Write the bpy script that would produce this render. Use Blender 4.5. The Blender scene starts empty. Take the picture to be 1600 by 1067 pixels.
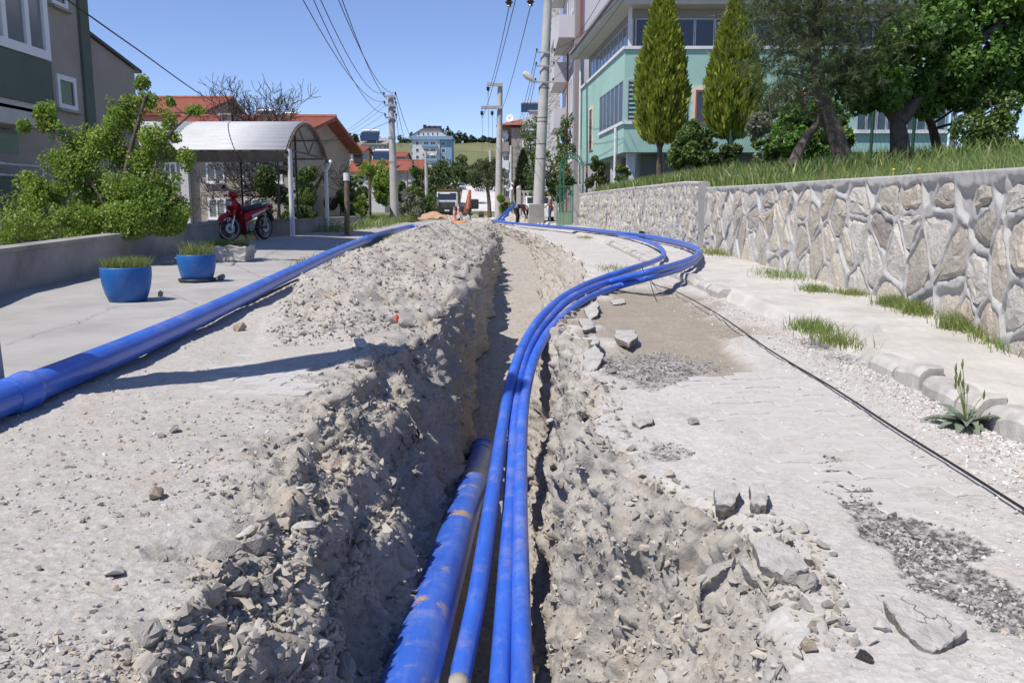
import bpy, bmesh, math, random
import numpy as np
from mathutils import Vector, Matrix
rnd = random.Random(7)
nr = np.random.default_rng(11)
S = bpy.context.scene
COL = S.collection
R = math.radians
# ------------------------------------------------------------------ camera
H = 0.95
FPX = 1333.0
TH = math.atan(211.5 / FPX)
cam = bpy.data.cameras.new('camera'); camo = bpy.data.objects.new('camera', cam); COL.objects.link(camo)
cam.lens = 36.0 * FPX / 1600.0; cam.sensor_width = 36; cam.clip_start = 0.05; cam.clip_end = 4000
camo.location = (0, 0, H); camo.rotation_euler = (math.pi / 2 - TH, 0, 0)
S.camera = camo
# ------------------------------------------------------------------ sky and sun
SUN_AZ = (0.81, 0.59)            # the way the light travels over the ground
SUN_EL = R(58)
W = bpy.data.worlds.new('World'); S.world = W; W.use_nodes = True
nt = W.node_tree; nt.nodes.clear()
sky = nt.nodes.new('ShaderNodeTexSky'); sky.sky_type = 'NISHITA'; sky.sun_disc = False
sky.sun_elevation = SUN_EL; sky.sun_rotation = math.atan2(-SUN_AZ[0], -SUN_AZ[1])
sky.altitude = 1800; sky.air_density = 1.0; sky.dust_density = 0.0; sky.ozone_density = 6.0
bg = nt.nodes.new('ShaderNodeBackground'); bg.inputs[1].default_value = 0.118
wo = nt.nodes.new('ShaderNodeOutputWorld')
wb_ = nt.nodes.new('ShaderNodeMix'); wb_.data_type = 'RGBA'; wb_.blend_type = 'MULTIPLY'; wb_.inputs[0].default_value = 1.0; wb_.inputs[7].default_value = (1.07, 0.94, 1.0, 1)   # white balance of the camera
nt.links.new(sky.outputs[0], wb_.inputs[6]); nt.links.new(wb_.outputs[2], bg.inputs[0]); nt.links.new(bg.outputs[0], wo.inputs[0])
sl = bpy.data.lights.new('sun', 'SUN'); sl.energy = 3.9; sl.angle = R(0.53); sl.color = (1.0, 0.95, 0.88)
so = bpy.data.objects.new('sun', sl); COL.objects.link(so)
ld = Vector((SUN_AZ[0] * math.cos(SUN_EL), SUN_AZ[1] * math.cos(SUN_EL), -math.sin(SUN_EL)))
so.rotation_euler = ld.to_track_quat('-Z', 'Y').to_euler(); so.location = (-20, -20, 40)
S.view_settings.view_transform = 'Standard'; S.view_settings.look = 'None'
S.view_settings.exposure = 0.45; S.view_settings.gamma = 1.0; S.view_settings.use_curve_mapping = False
S.render.engine = 'CYCLES'
# ------------------------------------------------------------------ pixel of the photograph -> point of the place
CT, ST = math.cos(TH), math.sin(TH)
def P(x, y, d):
    u = (x - 800) / FPX; v = (y - 533.5) / FPX
    return Vector((d * u, d * (CT - v * ST), H - d * (ST + v * CT)))
def G(x, y, z=0.0):
    v = (y - 533.5) / FPX
    return P(x, y, (H - z) / (ST + v * CT))
def V(*a): return Vector(a)
# ------------------------------------------------------------------ noise
_tab = nr.random(4096)
def _h(i, j, k):
    return _tab[(i * 73856093 ^ j * 19349663 ^ k * 83492791) & 4095]
def vnoise(p):
    p = np.asarray(p, float); f = np.floor(p); t = p - f; f = f.astype(np.int64)
    t = t * t * t * (t * (t * 6 - 15) + 10)
    i, j, k = f[..., 0], f[..., 1], f[..., 2]; a, b, c = t[..., 0], t[..., 1], t[..., 2]
    def L(u, v, w): return u + (v - u) * w
    x0 = L(L(_h(i, j, k), _h(i + 1, j, k), a), L(_h(i, j + 1, k), _h(i + 1, j + 1, k), a), b)
    x1 = L(L(_h(i, j, k + 1), _h(i + 1, j, k + 1), a), L(_h(i, j + 1, k + 1), _h(i + 1, j + 1, k + 1), a), b)
    return L(x0, x1, c) * 2 - 1
def fbm(p, oct=4, lac=2.1, gain=0.5):
    s = 0; a = 1.0; p = np.asarray(p, float)
    for o in range(oct):
        s = s + a * vnoise(p + o * 17.3); p = p * lac; a *= gain
    return s
def clods(p, rmin=0.2, rmax=0.75, dens=0.6):
    """angular lumps sitting in random cells: height in cell units"""
    p = np.asarray(p, float); f = np.floor(p).astype(np.int64); out = np.zeros(p.shape[:-1])
    for di in (-1, 0, 1):
        for dj in (-1, 0, 1):
            for dk in (-1, 0, 1):
                i, j, k = f[..., 0] + di, f[..., 1] + dj, f[..., 2] + dk
                cx = i + _h(i, j, k); cy = j + _h(j + 31, k, i); cz = k + _h(k, i + 57, j)
                rr = rmin + (rmax - rmin) * _h(i + 5, j + 9, k + 2) ** 2
                on = _h(j + 3, i + 71, k + 13) < dens
                x, y, z = p[..., 0] - cx, p[..., 1] - cy, p[..., 2] - cz; w = _h(k + 7, j + 3, i) - .5
                dn = np.maximum(np.maximum(np.abs(x + (.5 + w) * y), np.abs(y - .4 * z + w * x)), np.maximum(np.abs(z + (.4 - w) * x), .62 * (np.abs(x) + np.abs(y) + np.abs(z))))
                hgt = np.where(on, np.minimum(np.maximum(rr - dn, 0) * 1.5, rr * .62), 0)
                out = np.maximum(out, hgt)
    return out
def sstep(a, b, x):
    t = np.clip((x - a) / (b - a), 0, 1); return t * t * (3 - 2 * t)
# ------------------------------------------------------------------ meshes and objects
ORG = {}
def fast_mesh(name, verts, faces, n, smooth=False):
    verts = np.asarray(verts, np.float32).reshape(-1, 3); faces = np.asarray(faces, np.int32).reshape(-1, n)
    me = bpy.data.meshes.new(name)
    me.vertices.add(len(verts)); me.vertices.foreach_set('co', verts.ravel())
    me.loops.add(faces.size); me.loops.foreach_set('vertex_index', faces.ravel())
    me.polygons.add(len(faces)); me.polygons.foreach_set('loop_start', np.arange(0, faces.size, n, dtype=np.int32))
    try: me.polygons.foreach_set('loop_total', np.full(len(faces), n, np.int32))
    except Exception: pass
    me.update(calc_edges=True); me.validate()
    me.polygons.foreach_set('use_smooth', np.full(len(me.polygons), bool(smooth)))
    return me
def vcol(me, name, arr):
    a = me.color_attributes.new(name, 'FLOAT_COLOR', 'POINT')
    c = np.ones((len(me.vertices), 4), np.float32); arr = np.asarray(arr, np.float32)
    c[:, :arr.shape[1]] = arr; a.data.foreach_set('color', c.ravel())
def link(name, me, mat=None, parent=None, org=None):
    o = bpy.data.objects.new(name, me); COL.objects.link(o)
    if mat is not None and me is not None and not me.materials: me.materials.append(mat)
    if parent is not None:
        o.parent = parent; ORG[o.name] = ORG.get(parent.name, V(0, 0, 0))
    elif org is not None: o.location = org; ORG[o.name] = V(*org)
    return o
def tag(o, label=None, cat=None, group=None, kind=None):
    if label: o['label'] = label
    if cat: o['category'] = cat
    if group: o['group'] = group
    if kind: o['kind'] = kind
    return o
def thing(name, label, cat, loc=(0, 0, 0), group=None):
    o = bpy.data.objects.new(name, None); COL.objects.link(o); o.location = loc; o.empty_display_size = 0.2
    ORG[o.name] = V(*loc); return tag(o, label, cat, group)
class MB:
    """collects shapes in world space; build() links them as ONE mesh object"""
    def __init__(s): s.v = []; s.f = []; s.M = None
    def _add(s, vs, fs):
        n = len(s.v)
        if s.M is not None: vs = [s.M @ Vector(v) for v in vs]
        s.v += [tuple(v) for v in vs]; s.f += [tuple(i + n for i in f) for f in fs]
        return s
    def box(s, a, b):
        x0, y0, z0 = a; x1, y1, z1 = b
        vs = [(x0, y0, z0), (x1, y0, z0), (x1, y1, z0), (x0, y1, z0), (x0, y0, z1), (x1, y0, z1), (x1, y1, z1), (x0, y1, z1)]
        return s._add(vs, [(0, 3, 2, 1), (4, 5, 6, 7), (0, 1, 5, 4), (1, 2, 6, 5), (2, 3, 7, 6), (3, 0, 4, 7)])
    def obox(s, o, ux, uy, uz):
        o = Vector(o); ux = Vector(ux); uy = Vector(uy); uz = Vector(uz)
        vs = [o, o + ux, o + ux + uy, o + uy]; vs += [v + uz for v in vs]
        fs = [(0, 3, 2, 1), (4, 5, 6, 7), (0, 1, 5, 4), (1, 2, 6, 5), (2, 3, 7, 6), (3, 0, 4, 7)]
        if ux.cross(uy).dot(uz) < 0: fs = [f[::-1] for f in fs]
        return s._add(vs, fs)
    def cyl(s, p0, p1, r0, r1=None, n=12, cap=True):
        return s.tube([p0, p1], [r0, r0 if r1 is None else r1], n, cap)
    def tube(s, pts, r, n=10, cap=True):
        pts = [Vector(p) for p in pts]; m = len(pts)
        rs = r if hasattr(r, '__len__') else [r] * m
        t0 = (pts[1] - pts[0]).normalized()
        up = Vector((0, 0, 1)) if abs(t0.z) < 0.9 else Vector((1, 0, 0))
        nrm = t0.cross(up).normalized(); vs = []; fs = []
        for i, p in enumerate(pts):
            t = (pts[min(i + 1, m - 1)] - pts[max(i - 1, 0)])
            t = t.normalized() if t.length > 1e-9 else t0
            nrm = (nrm - t * nrm.dot(t)); nrm = nrm.normalized() if nrm.length > 1e-6 else t.orthogonal().normalized()
            b = t.cross(nrm)
            for k in range(n):
                a = 2 * math.pi * k / n
                vs.append(p + (nrm * math.cos(a) + b * math.sin(a)) * rs[i])
        for i in range(m - 1):
            for k in range(n):
                a = i * n + k; b2 = i * n + (k + 1) % n
                fs.append((a, b2, b2 + n, a + n))
        if cap:
            fs.append(tuple(range(n))[::-1]); fs.append(tuple((m - 1) * n + k for k in range(n)))
        return s._add(vs, fs)
    def prism(s, poly, vec):
        poly = [Vector(p) for p in poly]; vec = Vector(vec); n = len(poly)
        vs = poly + [p + vec for p in poly]
        fs = [tuple(range(n))[::-1], tuple(range(n, 2 * n))] + [(i, (i + 1) % n, n + (i + 1) % n, n + i) for i in range(n)]
        nn = Vector((0, 0, 0))
        for i in range(n): nn += poly[i].cross(poly[(i + 1) % n])
        if nn.dot(vec) < 0: fs = [f[::-1] for f in fs]
        return s._add(vs, fs)
    def lathe(s, prof, c=(0, 0, 0), n=24, axis='z'):
        vs = []; fs = []; c = Vector(c)
        for (r, h) in prof:
            for k in range(n):
                a = 2 * math.pi * k / n; q = (r * math.cos(a), r * math.sin(a), h)
                if axis == 'x': q = (q[2], q[0], q[1])
                if axis == 'y': q = (q[1], q[2], q[0])
                vs.append(c + Vector(q))
        for i in range(len(prof) - 1):
            for k in range(n):
                fs.append((i * n + k, i * n + (k + 1) % n, (i + 1) * n + (k + 1) % n, (i + 1) * n + k))
        return s._add(vs, fs)
    def ball(s, c, r, n=12, m=8):
        rx, ry, rz = r if hasattr(r, '__len__') else (r, r, r); c = Vector(c); vs = []; fs = []
        for i in range(m + 1):
            ph = math.pi * i / m
            for k in range(n):
                a = 2 * math.pi * k / n
                vs.append(c + Vector((rx * math.sin(ph) * math.cos(a), ry * math.sin(ph) * math.sin(a), -rz * math.cos(ph))))
        for i in range(m):
            for k in range(n):
                fs.append((i * n + k, i * n + (k + 1) % n, (i + 1) * n + (k + 1) % n, (i + 1) * n + k))
        return s._add(vs, fs)
    def quad(s, a, b, c, d): return s._add([a, b, c, d], [(0, 1, 2, 3)])
    def build(s, name, mat, parent=None, smooth=False, bevel=0, org=None):
        me = bpy.data.meshes.new(name)
        o0 = ORG.get(parent.name, V(0, 0, 0)) if parent is not None else (V(*org) if org is not None else V(0, 0, 0))
        me.from_pydata([(v[0] - o0.x, v[1] - o0.y, v[2] - o0.z) for v in s.v], [], s.f)
        me.update()
        if smooth:
            me.polygons.foreach_set('use_smooth', np.ones(len(me.polygons), bool))
            if smooth != 'all' and hasattr(me, 'set_sharp_from_angle'): me.set_sharp_from_angle(angle=R(40))
        o = link(name, me, mat, parent, org)
        if bevel:
            b = o.modifiers.new('bevel', 'BEVEL'); b.width = bevel; b.segments = 2; b.limit_method = 'ANGLE'
        return o
def cr(pts, k=8):
    """Catmull-Rom curve through points"""
    pts = [Vector(p) for p in pts]; q = [2 * pts[0] - pts[1]] + pts + [2 * pts[-1] - pts[-2]]; out = []
    for i in range(1, len(q) - 2):
        a, b, c, d = q[i - 1], q[i], q[i + 1], q[i + 2]
        for j in range(k):
            t = j / k
            out.append(0.5 * ((2 * b) + (c - a) * t + (2 * a - 5 * b + 4 * c - d) * t * t + (3 * b - a - 3 * c + d) * t ** 3))
    out.append(pts[-1]); return out
def sag(a, b, s, n=14):
    a = Vector(a); b = Vector(b); return [a.lerp(b, i / n) - Vector((0, 0, s * 4 * (i / n) * (1 - i / n))) for i in range(n + 1)]
# ------------------------------------------------------------------ materials
def rgb(r, g, b):
    f = lambda c: (c / 255 / 12.92) if c <= 10 else ((c / 255 + 0.055) / 1.055) ** 2.4
    return (f(r), f(g), f(b), 1)
def c4(c): return tuple(c) if len(c) == 4 else (*c, 1)
def new_mat(name):
    m = bpy.data.materials.new(name); m.use_nodes = True; t = m.node_tree
    return m, t, t.nodes['Principled BSDF']
def node(t, kind, **kw):
    n = t.nodes.new(kind)
    for k, v in kw.items():
        if k.startswith('i_'): n.inputs[k[2:].replace('_', ' ')].default_value = v
        else: setattr(n, k, v)
    return n
def noise_fac(t, scale, lo=0.35, hi=0.65, detail=6, rough=0.6, vec=None, coord='Object'):
    if vec is None:
        tc = node(t, 'ShaderNodeTexCoord'); vec = tc.outputs[coord]
    n = node(t, 'ShaderNodeTexNoise'); n.inputs['Scale'].default_value = scale; n.inputs['Detail'].default_value = detail
    n.inputs['Roughness'].default_value = rough; t.links.new(vec, n.inputs['Vector'])
    m = node(t, 'ShaderNodeMapRange'); m.inputs['From Min'].default_value = lo; m.inputs['From Max'].default_value = hi
    t.links.new(n.outputs[0], m.inputs[0]); return m.outputs[0]
def mixc(t, fac, a, b, blend='MIX'):
    m = node(t, 'ShaderNodeMix', data_type='RGBA', blend_type=blend)
    if isinstance(fac, (int, float)): m.inputs[0].default_value = fac
    else: t.links.new(fac, m.inputs[0])
    for i, c in ((6, a), (7, b)):
        if isinstance(c, (tuple, list)): m.inputs[i].default_value = c4(c)
        else: t.links.new(c, m.inputs[i])
    return m.outputs[2]
def mul(t, a, b):
    m = node(t, 'ShaderNodeMath', operation='MULTIPLY')
    for i, c in ((0, a), (1, b)):
        if isinstance(c, (int, float)): m.inputs[i].default_value = c
        else: t.links.new(c, m.inputs[i])
    return m.outputs[0]
def bump(t, b, height, strength=0.4, dist=0.01, prev=None):
    n = node(t, 'ShaderNodeBump'); n.inputs['Strength'].default_value = strength; n.inputs['Distance'].default_value = dist
    t.links.new(height, n.inputs['Height'])
    if prev is not None: t.links.new(prev, n.inputs['Normal'])
    t.links.new(n.outputs[0], b.inputs['Normal']); return n.outputs[0]
def mat(name, c1, c2=None, scale=3, rough=0.75, bs=60, bstr=0.25, bd=0.004, metal=0, c3=None, s3=0.6, spec=0.4, coord='Object'):
    m, t, b = new_mat(name)
    b.inputs['Roughness'].default_value = rough; b.inputs['Metallic'].default_value = metal
    b.inputs['Specular IOR Level'].default_value = spec
    col = c4(c1)
    if c2 is not None: col = mixc(t, noise_fac(t, scale, coord=coord), c1, c2)
    if c3 is not None: col = mixc(t, noise_fac(t, s3, 0.52, 0.75, 8, 0.7, coord=coord), col, c3)
    if isinstance(col, tuple): b.inputs['Base Color'].default_value = col
    else: t.links.new(col, b.inputs['Base Color'])
    if bstr: bump(t, b, noise_fac(t, bs, 0.2, 0.8, 5, 0.65, coord=coord), bstr, bd)
    return m
def leaf_mat(name, dark, light, tip=None, trans=0.35):
    m, t, b = new_mat(name)
    at = node(t, 'ShaderNodeAttribute', attribute_name='rnd'); sp = node(t, 'ShaderNodeSeparateColor'); t.links.new(at.outputs['Color'], sp.inputs[0])
    col = mixc(t, sp.outputs[0], dark, light)
    if tip is not None:
        g = node(t, 'ShaderNodeMapRange'); g.inputs['From Min'].default_value = 0.8; g.inputs['From Max'].default_value = 1.0
        t.links.new(sp.outputs[1], g.inputs[0]); col = mixc(t, g.outputs[0], col, tip)
    t.links.new(col, b.inputs['Base Color']); b.inputs['Roughness'].default_value = 0.45; b.inputs['Specular IOR Level'].default_value = 0.45
    tr = node(t, 'ShaderNodeBsdfTranslucent'); t.links.new(mixc(t, 0.5, col, c4(light), 'MIX'), tr.inputs[0])
    mx = node(t, 'ShaderNodeMixShader'); mx.inputs[0].default_value = trans
    t.links.new(b.outputs[0], mx.inputs[1]); t.links.new(tr.outputs[0], mx.inputs[2])
    t.links.new(mx.outputs[0], t.nodes['Material Output'].inputs[0]); return m
def glass_mat(name, col, rough=0.06):
    m, t, b = new_mat(name); b.inputs['Base Color'].default_value = c4(col); b.inputs['Roughness'].default_value = rough
    b.inputs['Specular IOR Level'].default_value = 0.8
    return m
MT = {}
MT['concrete'] = mat('concrete', (0.42, 0.40, 0.37), (0.33, 0.315, 0.29), 2.2, 0.9, 70, 0.5, 0.004, c3=(0.22, 0.21, 0.2), s3=1.1)
MT['yard'] = mat('yard concrete', (0.39, 0.375, 0.355), (0.32, 0.305, 0.285), 1.3, 0.92, 90, 0.45, 0.003, c3=(0.25, 0.235, 0.215), s3=0.8)
MT['walk'] = mat('sidewalk concrete', (0.55, 0.52, 0.475), (0.45, 0.425, 0.385), 2.4, 0.92, 60, 0.6, 0.006, c3=(0.35, 0.32, 0.28), s3=0.9)
MT['kerb'] = mat('kerb concrete', (0.50, 0.475, 0.435), (0.38, 0.36, 0.33), 6, 0.92, 80, 0.6, 0.005, c3=(0.28, 0.265, 0.25), s3=3)
MT['oldwall'] = mat('old rendered wall', (0.33, 0.315, 0.285), (0.25, 0.235, 0.215), 1.8, 0.92, 50, 0.5, 0.006, c3=(0.16, 0.15, 0.14), s3=1.6)
MT['white'] = mat('white paint', (0.72, 0.72, 0.72), (0.62, 0.62, 0.61), 2, 0.55, 40, 0.1, 0.002)
MT['pvc'] = mat('white window plastic', (0.74, 0.75, 0.77), None, 1, 0.35, 10, 0, 0)
MT['steel'] = mat('galvanised steel', (0.55, 0.56, 0.58), (0.42, 0.43, 0.45), 4, 0.42, 50, 0.1, 0.002, metal=0.6)
MT['dark'] = mat('dark metal', (0.025, 0.025, 0.027), (0.05, 0.045, 0.04), 8, 0.5, 60, 0.15, 0.002)
MT['rubber'] = mat('black rubber', (0.018, 0.018, 0.018), (0.03, 0.03, 0.03), 9, 0.75, 80, 0.2, 0.002)
MT['chrome'] = mat('bright metal', (0.7, 0.7, 0.7), None, 1, 0.22, 10, 0, 0, metal=1)
MT['bark'] = mat('bark', (0.085, 0.068, 0.053), (0.15, 0.125, 0.1), 9, 0.95, 35, 0.9, 0.02)
MT['greybark'] = mat('grey bark', (0.06, 0.05, 0.045), (0.12, 0.105, 0.095), 9, 0.95, 35, 0.8, 0.02)
MT['polec'] = mat('spun concrete pole', (0.44, 0.425, 0.40), (0.36, 0.35, 0.33), 1.4, 0.85, 60, 0.25, 0.003, c3=(0.27, 0.255, 0.235), s3=0.9)
MT['glass'] = glass_mat('window glass', (0.03, 0.036, 0.042))
MT['glassblue'] = glass_mat('tinted glass', (0.045, 0.075, 0.115))
MT['curtain'] = glass_mat('window glass with pale curtain', (0.17, 0.185, 0.19), 0.12)
MT['roof'] = mat('red clay tile', (0.36, 0.115, 0.072), (0.26, 0.085, 0.056), 3, 0.8, 14, 0.5, 0.03, c3=(0.2, 0.09, 0.06), s3=0.8)
MT['wire'] = mat('black cable', (0.015, 0.015, 0.015), None, 1, 0.6, 10, 0, 0)
# ================================================================== THE STREET WITH ITS TRENCH
def poly_px(pts, z=0.0):
    q = [G(x, y, z) for x, y in pts]; q.sort(key=lambda v: v.y)
    return np.array([v.y for v in q]), np.array([v.x for v in q])
def smooth_interp(Y, ys, xs):
    return (np.interp(Y - 0.25 * Y * 0.15, ys, xs) + np.interp(Y, ys, xs) + np.interp(Y + 0.25 * Y * 0.15, ys, xs)) / 3
rl = poly_px([(250, 1067), (330, 930), (395, 830), (440, 720), (560, 585), (690, 520), (738, 440), (762, 400), (763, 372), (757, 356)])
rr_ = poly_px([(1235, 1067), (1190, 860), (1010, 765), (925, 732), (905, 640), (890, 560), (885, 500), (905, 460), (915, 420), (880, 388), (830, 365), (785, 354)])
def pipe_left_x(Y): return np.interp(Y, [-4, 0, 3.0, 4.8, 6.2, 8, 10.1, 14, 20.9, 36, 60], [-2.13, -2.2, -2.27, -2.33, -2.40, -2.51, -2.65, -2.85, -3.15, -3.85, -4.8])
RY = [0.8]
while RY[-1] < 62:
    y = RY[-1]; RY.append(y + 1.0 / (700.0 / (y * y) / 1.5 + 1.0 / (0.0125 * y)))
RY = np.array(RY); NRW = len(RY)
n1 = lambda f, o: vnoise(np.stack([RY * f, RY * 0 + o, RY * 0], -1))
rimL = smooth_interp(RY, *rl) + 0.05 * n1(2.3, 3) + 0.03 * n1(7, 5) + 0.012 * n1(21, 6)
rimR = smooth_interp(RY, *rr_) + 0.05 * n1(2.1, 8) + 0.03 * n1(6, 9) + 0.015 * n1(19, 10)
toeL = np.interp(RY, [0.8, 2.2, 6.8, 7.6, 11, 18, 34, 50], [-0.47, -0.45, -0.37, -0.42, -0.46, -0.36, -0.4, -0.9]) + 0.03 * n1(3, 12)
toeR = np.interp(RY, [0.8, 3.5, 4.6, 7, 8.3, 11, 17, 25, 34, 50], [0.13, 0.13, 0.15, 0.2, 0.30, 0.42, 0.62, 0.7, 0.45, -0.5]) + 0.02 * n1(3, 14)
toeR = np.minimum(toeR, rimR - 0.06); toeL = np.maximum(toeL, rimL + 0.05); toeL = np.minimum(toeL, toeR - 0.25)
zfl = np.interp(RY, [0.8, 4, 7.6, 9.5, 14, 20, 30, 40, 46], [-1.17, -1.17, -1.08, -0.82, -0.66, -0.56, -0.46, -0.28, -0.02])
zfill = np.interp(RY, [0.8, 2.5, 7.0, 7.6, 60], [-0.5, -0.62, -1.13, -1.13, -1.13]); zfill = np.maximum(zfill, zfl)
zrim = np.interp(RY, [0.8, 5, 6.5, 9, 30, 46], [0, 0, 0.03, 0.10, 0.12, 0.0])
hm = np.interp(RY, [0.8, 4.9, 6.2, 8, 11, 16, 28, 40, 47], [0, 0, 0.08, 0.20, 0.31, 0.36, 0.33, 0.22, 0])
xa = np.maximum(-0.8 * RY - 1.2, -5.2 - 0.02 * RY); xb = np.minimum(0.8 * RY + 1.0, 2.45)
xb = np.where(RY > 24, np.interp(RY, [24, 44, 62], [2.5, 2.0, 2.0]), xb); xb = np.maximum(xb, rimR + 0.4)
NL, NWL, NF, NWR, NRT = 235, 84, 44, 88, 180
rows = []; zones = []
tL = np.linspace(0, 1, NL, endpoint=False); tW = np.linspace(0, 1, NWL, endpoint=False); tF = np.linspace(0, 1, NF, endpoint=False)
tR = np.linspace(0, 1, NWR, endpoint=False); tT = np.linspace(0, 1, NRT)
Yc = RY[:, None]
XL = xa[:, None] + (rimL - xa)[:, None] * tL
# spoil heap
toe = pipe_left_x(Yc) + 0.26 + np.interp(Yc, [5, 7, 9], [0.5, 0.12, 0.0]); u = (XL - toe) / (rimL[:, None] - toe)
uu = np.clip(u, 0, 1); prof = np.sin(np.pi * np.clip(uu, 0, 1) ** 0.8) ** 0.85
ZL = hm[:, None] * prof + zrim[:, None] * sstep(0.55, 1.0, u)
heapL = np.clip(prof * hm[:, None] * 8, 0, 1)
XWL = rimL[:, None] + (toeL - rimL)[:, None] * tW
gfar = 0.75 * tW + 0.25 * sstep(0.0, 1, tW); 
tw2 = np.clip(tW[None, :] + 0.16 * fbm(np.stack([Yc * 2.3 + 0 * tW, tW * 1.6 + 0 * Yc, 0 * Yc + 0 * tW], -1), 3) * np.sin(np.pi * tW)[None, :], 0, 1)
gnear = np.interp(tw2, [0, .05, .12, .42, .50, .72, .80, 1], [0, .10, .16, .27, .50, .60, .86, 1.0])
nearw = (1 - sstep(5.2, 5.9, RY))[:, None]
ZWL = zrim[:, None] + (zfill - zrim)[:, None] * (gnear * nearw + gfar * (1 - nearw))
XF = toeL[:, None] + (toeR - toeL)[:, None] * tF
ZF = zfill[:, None] + (zfl - zfill)[:, None] * sstep(0.25, 0.45, tF)
XWR = toeR[:, None] + (rimR - toeR)[:, None] * tR
ZWR = zfl[:, None] * (1 - (0.8 * tR + 0.2 * sstep(0, 1, tR)))
XT = rimR[:, None] + (xb - rimR)[:, None] * tT
ZT = np.zeros_like(XT)
X = np.concatenate([XL, XWL, XF, XWR, XT], 1); Z = np.concatenate([ZL, ZWL, ZF, ZWR, ZT], 1)
Y = np.repeat(Yc, X.shape[1], 1); NC = X.shape[1]
P0 = np.stack([X, Y, Z], -1)
# normals of the undisplaced form
du = np.gradient(P0, axis=1); dv = np.gradient(P0, axis=0); Nn = np.cross(du, dv)
Nn /= np.linalg.norm(Nn, axis=-1, keepdims=True) + 1e-9
one = np.ones_like
distL = (rimL[:, None] - X)      # metres left of the left rim
distR = (X - rimR[:, None])      # metres right of the right rim
wob = fbm(P0 * 2.2, 3)
edgeL = sstep(0.02, 0.30, distL + 0.16 * wob); edgeR = sstep(-0.02, 0.10, distR + 0.12 * wob)
heap = np.concatenate([heapL, np.zeros((NRW, NC - NL))], 1)
heap = np.clip(heap + 0.35 * wob * (heap > 0.02), 0, 1)
crust = np.clip(edgeL * (1 - heap) + edgeR, 0, 1)                      # trodden, dusty paving
# sand patch, asphalt scars (each has a shape of its own)
def blob(px, z=0.0, soft=0.25):
    pts = [G(x, y, z) for x, y in px]; q = np.array([[p.x, p.y] for p in pts]); c = q.mean(0)
    best = np.full(X.shape, -1e9)
    ang = np.arctan2(Y - c[1], X - c[0]); dist = np.hypot(X - c[0], Y - c[1])
    qa = np.arctan2(q[:, 1] - c[1], q[:, 0] - c[0]); qr = np.hypot(q[:, 0] - c[0], q[:, 1] - c[1]); o = np.argsort(qa)
    qa, qr = qa[o], qr[o]; qa = np.concatenate([qa - 2 * np.pi, qa, qa + 2 * np.pi]); qr = np.concatenate([qr] * 3)
    r = np.interp(ang, qa, qr)
    return 1 - sstep(1 - soft, 1 + soft, dist / r + 0.28 * fbm(P0 * 3.1 + 9, 4))
sand = blob([(925, 470), (1010, 445), (1075, 455), (1110, 490), (1140, 530), (1120, 565), (1040, 570), (985, 540), (945, 505)]) * (distR > -0.05)
tar = blob([(1290, 750), (1330, 735), (1400, 800), (1500, 870), (1600, 930), (1640, 985), (1590, 985), (1480, 930), (1380, 860), (1320, 800)], soft=0.2)
tar = np.maximum(tar, 0.85 * blob([(940, 560), (1010, 545), (1075, 580), (1020, 605), (955, 590)], soft=0.4))
tar = np.maximum(tar, 0.6 * blob([(1010, 700), (1050, 690), (1065, 715), (1030, 725)], soft=0.5))
tar = np.maximum(tar, 0.55 * blob([(400, 590), (520, 575), (560, 560), (640, 540), (660, 565), (560, 600), (450, 620)], soft=0.5))
tar = np.clip(tar - 0.45 * np.abs(fbm(P0 * 15 + 3, 3)) * (tar < .97), 0, 1)
tar = tar * (distR > 0.03) + tar * (distL > 0.05)
def rectmask(x0, x1, y0, y1, s=0.12):
    return sstep(x0 - s, x0 + s, X) * (1 - sstep(x1 - s, x1 + s, X)) * sstep(y0 - s, y0 + s, Y) * (1 - sstep(y1 - s, y1 + s, Y))
pav = np.maximum(rectmask(0.98, 1.66, 2.55, 4.9), rectmask(-1.75, -1.05, 4.2, 5.6))
soil = 1 - np.clip(crust, 0, 1)
dcam = np.sqrt(X ** 2 + Y ** 2 + 0.5)
# displacement along the normal: lumps, clods, crumbs
big = fbm(P0 * 1.7 + 3, 3) * 0.06; mid = fbm(P0 * 5.5, 4) * 0.035; fine = fbm(P0 * 26, 3) * 0.010
Pw = P0 + 0.03 * np.stack([vnoise(P0 * 11), vnoise(P0 * 11 + 7), vnoise(P0 * 11 + 15)], -1); k1 = clods(Pw * 8 + 4, 0.2, 0.95, 0.34) / 8 * (fbm(P0 * 1.6 + 12, 2) > -.3); k2 = clods(Pw * 21 + 9, 0.15, 0.9, 0.42) / 21 * np.clip(.45 + fbm(P0 * 2.3 + 8, 2), 0, 1.2); k3 = clods(P0 * 55, 0.2, 0.8, 0.5) / 55
wallmask = np.concatenate([np.zeros((NRW, NL)), np.ones((NRW, NWL)), np.zeros((NRW, NF)), np.ones((NRW, NWR)), np.zeros((NRW, NRT))], 1)
flm = np.concatenate([np.zeros((NRW, NL + NWL)), np.ones((NRW, NF)), np.zeros((NRW, NWR + NRT))], 1)
ridge = (1 - np.abs(vnoise(P0 * np.array([3.5, 3.5, 2.2]) + 21))) ** 2
rough = 1 + 0.6 * np.clip((Y - 6) / 4, 0, 1) + 0.3 * heap
D_soil = big * rough + mid * rough * (1 - .45 * heap) + fine * 1.5 + k1 * (0.55 - 0.45 * heap) + k2 * 0.8 + k3 * 1.0 + 0.006 * np.abs(vnoise(P0 * 60)) + (0.5 - np.abs(vnoise(P0 * 7.5 + 2))) * 0.035 + (0.5 - np.abs(vnoise(P0 * 17 + 5))) * 0.018 + wallmask * (ridge - 0.5) * 0.07 * rough
D_floor = 0.35 * mid + 0.5 * fine + k2 * 0.7 + k3 * 0.8
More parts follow.
